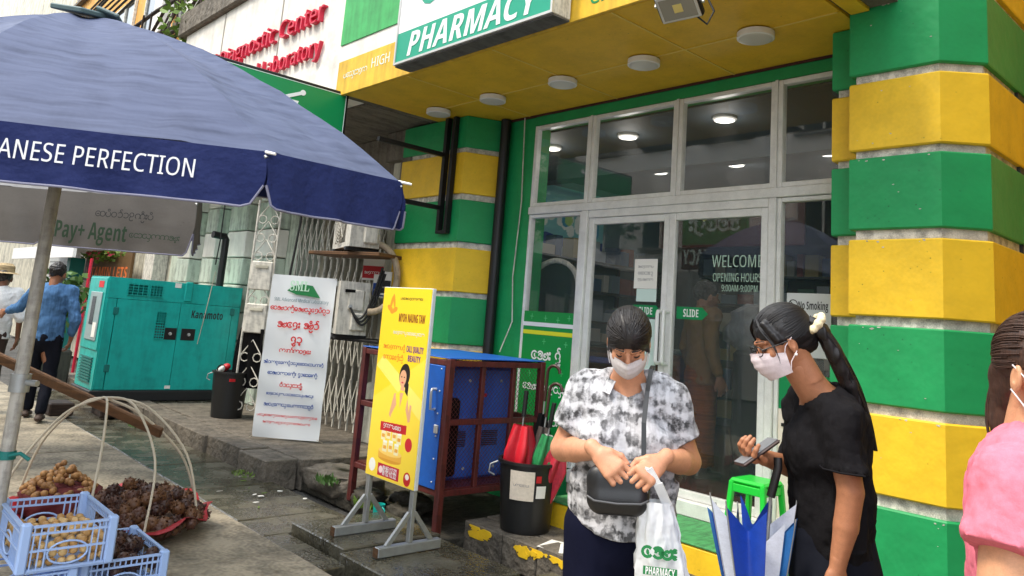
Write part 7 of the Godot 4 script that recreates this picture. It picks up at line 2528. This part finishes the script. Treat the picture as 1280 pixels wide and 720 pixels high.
	for q in pp:
		tp.append(q[0])
		tr.append(q[1] * 0.95 + 0.003)
	tp[tp.size() - 1] += Vector3(-0.004, -0.03, -0.01)
	tail(P, tp, tr, 150, 6, ha)
	# T-shirt
	var s := SDF.new(Vector3(-0.28, 0.7, -0.24), Vector3(0.32, 1.44, 0.26), 0.0095)
	s.cone(Vector3(0.03, 1.23, 0.0), Vector3(0.01, 1.0, -0.02), 0.118, 0.115, 0.05, Vector3(1, 0, 0), 0.85)
	s.cone(Vector3(0.01, 1.0, -0.02), Vector3(0.0, 0.68, -0.035), 0.115, 0.13, 0.05, Vector3(1, 0, 0), 0.9)
	s.egg(Vector3(0.03, 1.17, 0.07), Vector3(0.11, 0.075, 0.06), 0.05)
	s.cone(Vector3(0.05, 1.325, 0.02), Vector3(0.145, 1.27, 0.02), 0.066, 0.068, 0.04)
	s.cone(Vector3(0.145, 1.27, 0.025), Vector3(0.19, 1.12, 0.008), 0.068, 0.066, 0.025)
	s.cone(Vector3(0.01, 1.325, 0.02), Vector3(-0.12, 1.29, 0.02), 0.07, 0.075, 0.04)
	s.cone(Vector3(-0.12, 1.29, 0.025), Vector3(-0.15, 1.12, 0.03), 0.075, 0.07, 0.025)
	s.folds(0.02, Vector3(5, 4, 5), 15)
	s.folds(0.01, Vector3(14, 10, 14), 16)
	s.folds(0.005, Vector3(34, 20, 34), 17)
	s.cone(Vector3(0.05, 1.36, 0.06), Vector3(0.07, 1.46, 0.14), 0.066, 0.085, 0.0, Vector3.ZERO, 1.0, true)
	for kk in s.nz:
		for jj in s.ny:
			for ii in s.nx:
				var q := s.o + Vector3(ii, jj, kk) * s.cell
				var id := (kk * s.ny + jj) * s.nx + ii
				var c := 0.76 - q.y
				if q.x > 0.155 and q.y > 0.9:
					c = maxf(c, 1.135 - q.y)
				if c > s.f[id]:
					s.f[id] = c
	var sm := MB.new()
	s.add(sm)
	put(sm, "t_shirt", M("black_cloth", c8(30, 29, 31), 0.85, 0, "cloth", 6.0, "b_mid", 0.3), P)
	part_tube(P, "sleeve_hem", [Vector3(0.125, 1.145, 0.03), Vector3(0.155, 1.143, 0.082), Vector3(0.2, 1.142, 0.09), Vector3(0.255, 1.142, 0.06), Vector3(0.278, 1.142, 0.0)], 0.003, mats["black_cloth"], 5)
	# trousers
	var t := SDF.new(Vector3(-0.22, -0.02, -0.22), Vector3(0.22, 0.95, 0.2), 0.014)
	t.cone(Vector3(0, 0.9, -0.02), Vector3(0, 0.8, -0.03), 0.125, 0.14, 0.05, Vector3(0, 0, 1), 1.0)
	for sx: float in [-1.0, 1.0]:
		t.cone(Vector3(sx * 0.07, 0.8, -0.02), Vector3(sx * 0.08, 0.45, 0.0), 0.095, 0.07, 0.03)
		t.cone(Vector3(sx * 0.08, 0.45, 0.0), Vector3(sx * 0.08, 0.07, -0.03), 0.07, 0.06, 0.03)
	t.cut(Vector3(0, 0.055, 0), Vector3.DOWN)
	var tm := MB.new()
	t.add(tm)
	put(tm, "trousers", M("dark_denim", c8(28, 30, 38), 0.85, 0, "cloth", 5.0), P)
	shoes(P, [-0.08, 0.08], mats["matt_black"], 0.02)
	# phone
	var F := thing("mobile_phone", "dark phone in a worn case held by the woman in black", "phone", Vector3(-1.16, 0.0, -2.53), -0.75)
	var fb := Basis.from_euler(Vector3(-0.75, 0.3, 0.25))
	var ca := MB.new()
	ca.box(Vector3(0.03, 1.15, 0.255), Vector3(0.074, 0.012, 0.15), Basis.from_euler(Vector3(0.6, 0.2, 0.1)), 0.005)
	put(ca, "case", M("case", c8(52, 34, 30), 0.5), F)
	var sc := MB.new()
	sc.box(Vector3(0.03, 1.15, 0.255) + Basis.from_euler(Vector3(0.6, 0.2, 0.1)) * Vector3(0, 0.0072, 0), Vector3(0.068, 0.002, 0.142), Basis.from_euler(Vector3(0.6, 0.2, 0.1)), 0.0008)
	put(sc, "screen", M("screen", c8(120, 122, 126), 0.08), F)
	# half open umbrella hanging handle-up from the same hand
	var U := thing("hanging_umbrella", "blue and white umbrella hanging half open beside the woman in black", "umbrella", Vector3(-1.16, 0.0, -2.53), -0.75)
	var uc := Vector3(0.035, 0.42, 0.24)
	var cols := [M("u_blue", c8(22, 66, 170), 0.5, 0, "cloth", 3.0), M("u_white", c8(206, 212, 226), 0.5, 0, "cloth", 3.0), mats["u_blue"], M("u_steel", c8(36, 96, 160), 0.5, 0, "cloth", 3.0), mats["u_blue"], mats["u_white"], mats["u_steel"], mats["u_white"]]
	for i in 8:
		var a0 := TAU * i / 8.0 + 0.35
		var mb := MB.new()
		mb.sheet(12, 14, func(u: float, v: float) -> Vector3:
			var a := a0 - (u - 0.5) * TAU / 8.0 * 1.02
			var dent := 1.0 - 0.55 * sin(u * PI) * v
			var r := (0.012 + 0.125 * pow(v, 0.85)) * dent * (1.0 + 0.16 * sin(a0 * 3.0))
			var y := v * (0.56 + 0.03 * sin(a0 * 2.0)) - 0.075 * sin(u * PI) * pow(v, 3.0)
			return uc + Vector3(cos(a) * r * 0.8, y, sin(a) * r + 0.03 * v), 0.002)
		put(mb, "panel", cols[i], U)
		var rp := []
		for k in 6:
			var vv := k / 5.0
			var a := a0 + TAU / 16.0
			var r := (0.012 + 0.127 * pow(vv, 0.85)) * (1.0 + 0.16 * sin(a0 * 3.0))
			rp.append(uc + Vector3(cos(a) * r * 0.8, vv * (0.575 + 0.03 * sin(a0 * 2.0)), sin(a) * r + 0.03 * vv))
		part_tube(U, "rib", rp, 0.0025, mats["galv"], 5)
	part_tube(U, "shaft", [uc + Vector3(0, -0.06, 0), uc + Vector3(0, 0.62, -0.03)], 0.005, mats["galv"], 6)
	part_tube(U, "handle", [uc + Vector3(0, 0.6, -0.03), uc + Vector3(0.005, 0.69, -0.05), uc + Vector3(0.0, 0.72, -0.05)], 0.014, mats["black"], 8)

# ---- woman in pink at the right edge, from behind her shoulder
func woman_in_pink() -> void:
	var P := thing("person", "woman in pink T-shirt with brown ponytail at the right edge", "person", Vector3(-0.449, 0.0, -1.99), 1.5)
	var sk := skin("skin_c", c8(214, 156, 118))
	var hx := Transform3D(Basis.from_euler(Vector3(0.12, -0.5, 0.0)), Vector3(-0.015, 1.475, 0.012))
	var body := MB.new()
	head_mesh(body, hx, 1.0)
	var d := SDF.new(Vector3(-0.3, 0.72, -0.2), Vector3(0.3, 1.46, 0.25), 0.009)
	d.cone(Vector3(0, 1.22, -0.02), Vector3(0, 0.95, -0.02), 0.13, 0.13, 0.02, Vector3(0, 0, 1), 1.2)
	d.cone(Vector3(0, 1.29, -0.015), Vector3(-0.01, 1.42, 0.0), 0.064, 0.052, 0.03)
	for sx: float in [-1.0, 1.0]:
		d.cone(Vector3(sx * 0.05, 1.29, -0.02), Vector3(sx * 0.16, 1.26, -0.02), 0.06, 0.056, 0.04)
		d.cone(Vector3(sx * 0.155, 1.25, -0.02), Vector3(sx * 0.205, 1.0, -0.03), 0.052, 0.044, 0.015)
		d.cone(Vector3(sx * 0.205, 1.0, -0.03), Vector3(sx * 0.2, 0.78, 0.06), 0.043, 0.026, 0.006)
	d.add(body)
	hand_mesh(body, Vector3(-0.2, 0.775, 0.062), Vector3(0.0, -0.9, 0.4), Vector3(0.95, 0, 0.1), -1.0, [0.4, 0.4])
	hand_mesh(body, Vector3(0.2, 0.775, 0.062), Vector3(0.0, -0.9, 0.4), Vector3(-0.95, 0, 0.1), 1.0, [0.4, 0.4])
	put(body, "body", sk, P)
	face_details(P, hx)
	face_mask(P, hx, mats["mask_white"])
	var h := SDF.new(Vector3(-0.12, -0.22, -0.2), Vector3(0.12, 0.16, 0.15), 0.0055)
	h.egg(Vector3(0, 0.036, -0.022), Vector3(0.082, 0.098, 0.104), 0.0)
	h.egg(Vector3(0, -0.03, -0.08), Vector3(0.056, 0.07, 0.05), 0.03)
	h.cone(Vector3(0, -0.03, -0.11), Vector3(-0.012, -0.12, -0.1), 0.034, 0.028, 0.03)
	h.cone(Vector3(-0.012, -0.12, -0.1), Vector3(-0.02, -0.2, -0.07), 0.028, 0.012, 0.02)
	h.egg(Vector3(0, -0.05, 0.1), Vector3(0.09, 0.1, 0.09), 0.0, Basis.IDENTITY, true)
	for sx: float in [-1.0, 1.0]:
		h.egg(Vector3(sx * 0.088, -0.03, 0.005), Vector3(0.03, 0.046, 0.034), 0.0, Basis.IDENTITY, true)
	h.folds(0.004, Vector3(40, 22, 16), 8)
	var hm := MB.new()
	h.add(hm, hx)
	put(hm, "hair", hair_mat("hair_brown", c8(70, 44, 30)), P)
	strands(P, hx, Vector3(0, 0.036, -0.022), Vector3(0.083, 0.099, 0.105), Vector3(0, -0.2, -0.98), 420, 7, mats["hair_brown"])
	tail(P, [hx * Vector3(0, -0.02, -0.115), hx * Vector3(-0.006, -0.08, -0.118), hx * Vector3(-0.014, -0.14, -0.1), hx * Vector3(-0.02, -0.215, -0.07)], [0.03, 0.034, 0.03, 0.016], 90, 8, mats["hair_brown"])
	var s := SDF.new(Vector3(-0.34, 0.68, -0.24), Vector3(0.34, 1.42, 0.24), 0.01)
	s.cone(Vector3(0, 1.2, -0.01), Vector3(0, 0.95, -0.01), 0.165, 0.16, 0.05, Vector3(0, 0, 1), 1.15)
	s.cone(Vector3(0, 0.95, -0.01), Vector3(0, 0.68, -0.01), 0.16, 0.175, 0.05, Vector3(0, 0, 1), 1.15)
	for sx: float in [-1.0, 1.0]:
		s.cone(Vector3(sx * 0.05, 1.315, -0.015), Vector3(sx * 0.15, 1.255, -0.02), 0.058, 0.066, 0.05)
		s.cone(Vector3(sx * 0.15, 1.255, -0.02), Vector3(sx * 0.207, 1.1, -0.025), 0.066, 0.076, 0.03)
	s.folds(0.012, Vector3(7, 9, 7), 25)
	s.folds(0.007, Vector3(22, 14, 22), 26)
	s.folds(0.004, Vector3(48, 30, 48), 27)
	s.cone(Vector3(0, 1.365, 0.02), Vector3(0, 1.45, 0.05), 0.068, 0.085, 0.0, Vector3.ZERO, 1.0, true)
	for kk in s.nz:
		for jj in s.ny:
			for ii in s.nx:
				var q := s.o + Vector3(ii, jj, kk) * s.cell
				var id := (kk * s.ny + jj) * s.nx + ii
				var c := 0.72 - q.y
				if absf(q.x) > 0.172 and q.y > 0.9:
					c = maxf(c, 1.175 - q.y - (0.29 - absf(q.x)) * 0.45)
				if c > s.f[id]:
					s.f[id] = c
	var sm := MB.new()
	s.add(sm)
	put(sm, "t_shirt", M("pink_cloth", c8(226, 122, 140), 0.85, 0, "cloth", 6.0, "b_mid", 0.25), P)
	var t := SDF.new(Vector3(-0.22, -0.02, -0.22), Vector3(0.22, 0.95, 0.2), 0.016)
	t.cone(Vector3(0, 0.9, -0.02), Vector3(0, 0.8, -0.02), 0.14, 0.15, 0.05, Vector3(0, 0, 1), 1.1)
	for sx: float in [-1.0, 1.0]:
		t.cone(Vector3(sx * 0.075, 0.8, -0.02), Vector3(sx * 0.085, 0.45, 0.0), 0.1, 0.075, 0.03)
		t.cone(Vector3(sx * 0.085, 0.45, 0.0), Vector3(sx * 0.085, 0.07, -0.03), 0.075, 0.06, 0.03)
	t.cut(Vector3(0, 0.055, 0), Vector3.DOWN)
	var tm := MB.new()
	t.add(tm)
	put(tm, "trousers", mats["dark_denim"], P)
	shoes(P, [-0.085, 0.085], mats["matt_black"], 0.02)

# ---- a simpler standing or walking figure for the distance
func small_person(label: String, at: Vector3, yaw: float, skc: Color, hair_c: Color, top_m: Material, low_m: Material, pose: Dictionary) -> Node3D:
	var P := thing("person", label, "person", at, yaw)
	var k: float = pose.get("h", 1.7) / 1.7
	var body := MB.new()
	var hx := Transform3D(Basis.from_euler(pose.get("head", Vector3.ZERO)), Vector3(0, 1.555 * k, 0.03))
	head_mesh(body, hx, 1.05)
	var d := SDF.new(Vector3(-0.55, -0.02, -0.5), Vector3(0.55, 1.55 * k, 0.6), 0.016)
	var j := {"shl": Vector3(0.17, 1.38 * k, 0), "shr": Vector3(-0.17, 1.38 * k, 0), "ell": Vector3(0.24, 1.1 * k, -0.03), "elr": Vector3(-0.24, 1.1 * k, -0.03), "wrl": Vector3(0.24, 0.86 * k, 0.05), "wrr": Vector3(-0.24, 0.86 * k, 0.05), "knl": Vector3(0.09, 0.48 * k, 0.02), "knr": Vector3(-0.09, 0.48 * k, 0.02), "anl": Vector3(0.09, 0.08, 0.0), "anr": Vector3(-0.09, 0.08, 0.0)}
	for q in pose:
		if j.has(q):
			j[q] = pose[q]
	d.cone(Vector3(0, 1.3 * k, 0), Vector3(0, 1.0 * k, 0), 0.12, 0.12, 0.02, Vector3(0, 0, 1), 1.3)
	d.cone(Vector3(0, 1.36 * k, 0), Vector3(0, 1.47 * k, 0.01), 0.055, 0.05, 0.03)
	for c in ["l", "r"]:
		d.cone(j["sh" + c], j["el" + c], 0.045, 0.038, 0.02)
		d.cone(j["el" + c], j["wr" + c], 0.037, 0.026, 0.02)
		d.cone(Vector3(0, 0.9 * k, 0).lerp(j["kn" + c], 0.2), j["kn" + c], 0.07, 0.05, 0.02)
		d.cone(j["kn" + c], j["an" + c], 0.048, 0.034, 0.02)
	d.add(body)
	for c in ["l", "r"]:
		var sg := 1.0 if c == "l" else -1.0
		hand_mesh(body, j["wr" + c], (j["wr" + c] - j["el" + c]), Vector3(-sg, 0, 0.1), sg, [0.45, 0.4], 1.05)
	put(body, "body", skin("skin_%d" % (int(at.x * 10.0)), skc), P)
	var h := SDF.new(Vector3(-0.12, -0.1, -0.15), Vector3(0.12, 0.16, 0.14), 0.007)
	h.egg(Vector3(0, 0.04, -0.022), Vector3(0.084, 0.1, 0.104), 0.0)
	h.egg(Vector3(0, -0.06, 0.1), Vector3(0.1, 0.11, 0.1), 0.0, Basis.IDENTITY, true)
	h.folds(0.01, Vector3(30, 30, 30), 8)
	h.cut(Vector3(0, -0.06, 0), Vector3(0, -1, 0.2).normalized())
	var hm := MB.new()
	h.add(hm, hx)
	put(hm, "hair", hair_mat("hair_%d" % int(at.x * 10.0), hair_c), P)
	var s := SDF.new(Vector3(-0.55, 0.6, -0.5), Vector3(0.55, 1.5 * k, 0.6), 0.014)
	var hem: float = pose.get("hem", 0.84) * k
	s.cone(Vector3(0, 1.3 * k, -0.01), Vector3(0, 1.02 * k, 0), 0.165, 0.155, 0.04, Vector3(0, 0, 1), 1.4)
	s.cone(Vector3(0, 1.02 * k, 0), Vector3(0, 0.75 * k, 0), 0.155, 0.175, 0.04, Vector3(0, 0, 1), 1.35)
	for c in ["l", "r"]:
		s.cone(Vector3(0, 1.39 * k, 0), j["sh" + c], 0.06, 0.07, 0.04)
		s.cone(j["sh" + c], j["el" + c], 0.07, 0.058, 0.03)
		if pose.get("long", true):
			s.cone(j["el" + c], j["el" + c].lerp(j["wr" + c], pose.get("cuff", 0.8)), 0.058, 0.045, 0.02)
	s.folds(0.014, Vector3(9, 6, 9), 12)
	s.folds(0.008, Vector3(22, 16, 22), 13)
	s.cut(Vector3(0, hem, 0), Vector3.DOWN, 0.006)
	var sm := MB.new()
	s.add(sm)
	put(sm, "shirt", top_m, P)
	var t := SDF.new(Vector3(-0.3, -0.02, -0.45), Vector3(0.3, 1.02 * k, 0.45), 0.016)
	t.cone(Vector3(0, 0.95 * k, 0), Vector3(0, 0.86 * k, -0.01), 0.135, 0.145, 0.04, Vector3(0, 0, 1), 1.25)
	if pose.get("skirt", false):
		t.cone(Vector3(0, 0.86 * k, 0), Vector3(0, 0.12, 0), 0.15, 0.145, 0.04, Vector3(0, 0, 1), 1.2)
	else:
		for c in ["l", "r"]:
			var sx := 1.0 if c == "l" else -1.0
			t.cone(Vector3(sx * 0.08, 0.85 * k, 0), j["kn" + c], 0.095, 0.068, 0.03)
			t.cone(j["kn" + c], j["an" + c] + Vector3(0, 0.03, 0), 0.068, 0.056, 0.03)
	t.cut(Vector3(0, 0.09, 0), Vector3.DOWN)
	t.folds(0.012, Vector3(9, 4, 9), 14)
	var tm := MB.new()
	t.add(tm)
	put(tm, "longyi" if pose.get("skirt", false) else "trousers", low_m, P)
	for c in ["l", "r"]:
		var a: Vector3 = j["an" + c]
		var sd := SDF.new(a + Vector3(-0.08, -0.1, -0.14), a + Vector3(0.08, 0.06, 0.22), 0.012)
		sd.cone(a + Vector3(0, -0.05, -0.05), a + Vector3(0, -0.055, 0.13), 0.04, 0.04, 0.02, Vector3.UP, 1.3)
		sd.cone(a, a + Vector3(0, -0.04, -0.02), 0.036, 0.04, 0.02)
		var sb := MB.new()
		sd.add(sb)
		put(sb, "shoe", M("sandal", c8(60, 44, 36), 0.7), P)
	return P

func far_people() -> void:
	var denim: Material = M("denim", c8(84, 122, 166), 0.85, 0, "grime", 2.5, "b_mid", 0.3)
	small_person("man in blue denim shirt and dark trousers walking away on the pavement", Vector3(-10.05, 0, -2.15), -1.95, c8(150, 100, 72), c8(26, 22, 22), denim, mats["dark_denim"], {"h": 1.78, "head": Vector3(0.1, -0.3, 0), "ell": Vector3(0.33, 1.22, 0.05), "wrl": Vector3(0.5, 1.16, 0.25), "elr": Vector3(-0.27, 1.12, -0.06), "wrr": Vector3(-0.24, 0.9, 0.04), "knl": Vector3(0.09, 0.5, 0.12), "anl": Vector3(0.1, 0.09, 0.2), "knr": Vector3(-0.1, 0.5, -0.02), "anr": Vector3(-0.1, 0.1, -0.2), "hem": 0.83, "cuff": 0.7})
	var Q := small_person("man in white shirt and straw hat beyond the man in blue", Vector3(-10.75, 0, -1.75), -1.9, c8(130, 86, 62), c8(30, 26, 26), M("white_cloth", c8(228, 228, 226), 0.85, 0, "cloth", 4.0, "b_mid", 0.3), M("brown_cloth", c8(60, 42, 34), 0.85, 0, "cloth", 4.0), {"h": 1.68, "skirt": true, "long": false})
	var ht := MB.new()
	ht.lathe([Vector2(0.17, 0.0), Vector2(0.1, 0.02), Vector2(0.095, 0.09), Vector2(0.06, 0.12), Vector2(0.0, 0.125)], Vector3(0, 1.59, 0.02), Basis.IDENTITY, 24)
	put(ht, "hat", M("straw", c8(196, 172, 128), 0.8, 0, "wood", 5.0), Q)
	small_person("customer in tan top and brown longyi standing inside the shop door", Vector3(-3.72, 0.37, -5.65), 2.6, c8(140, 96, 70), c8(24, 20, 20), M("tan_cloth", c8(120, 92, 62), 0.85, 0, "cloth", 4.0), M("ochre_cloth", c8(150, 84, 30), 0.85, 0, "wood", 3.0), {"h": 1.6, "skirt": true, "hem": 0.78})
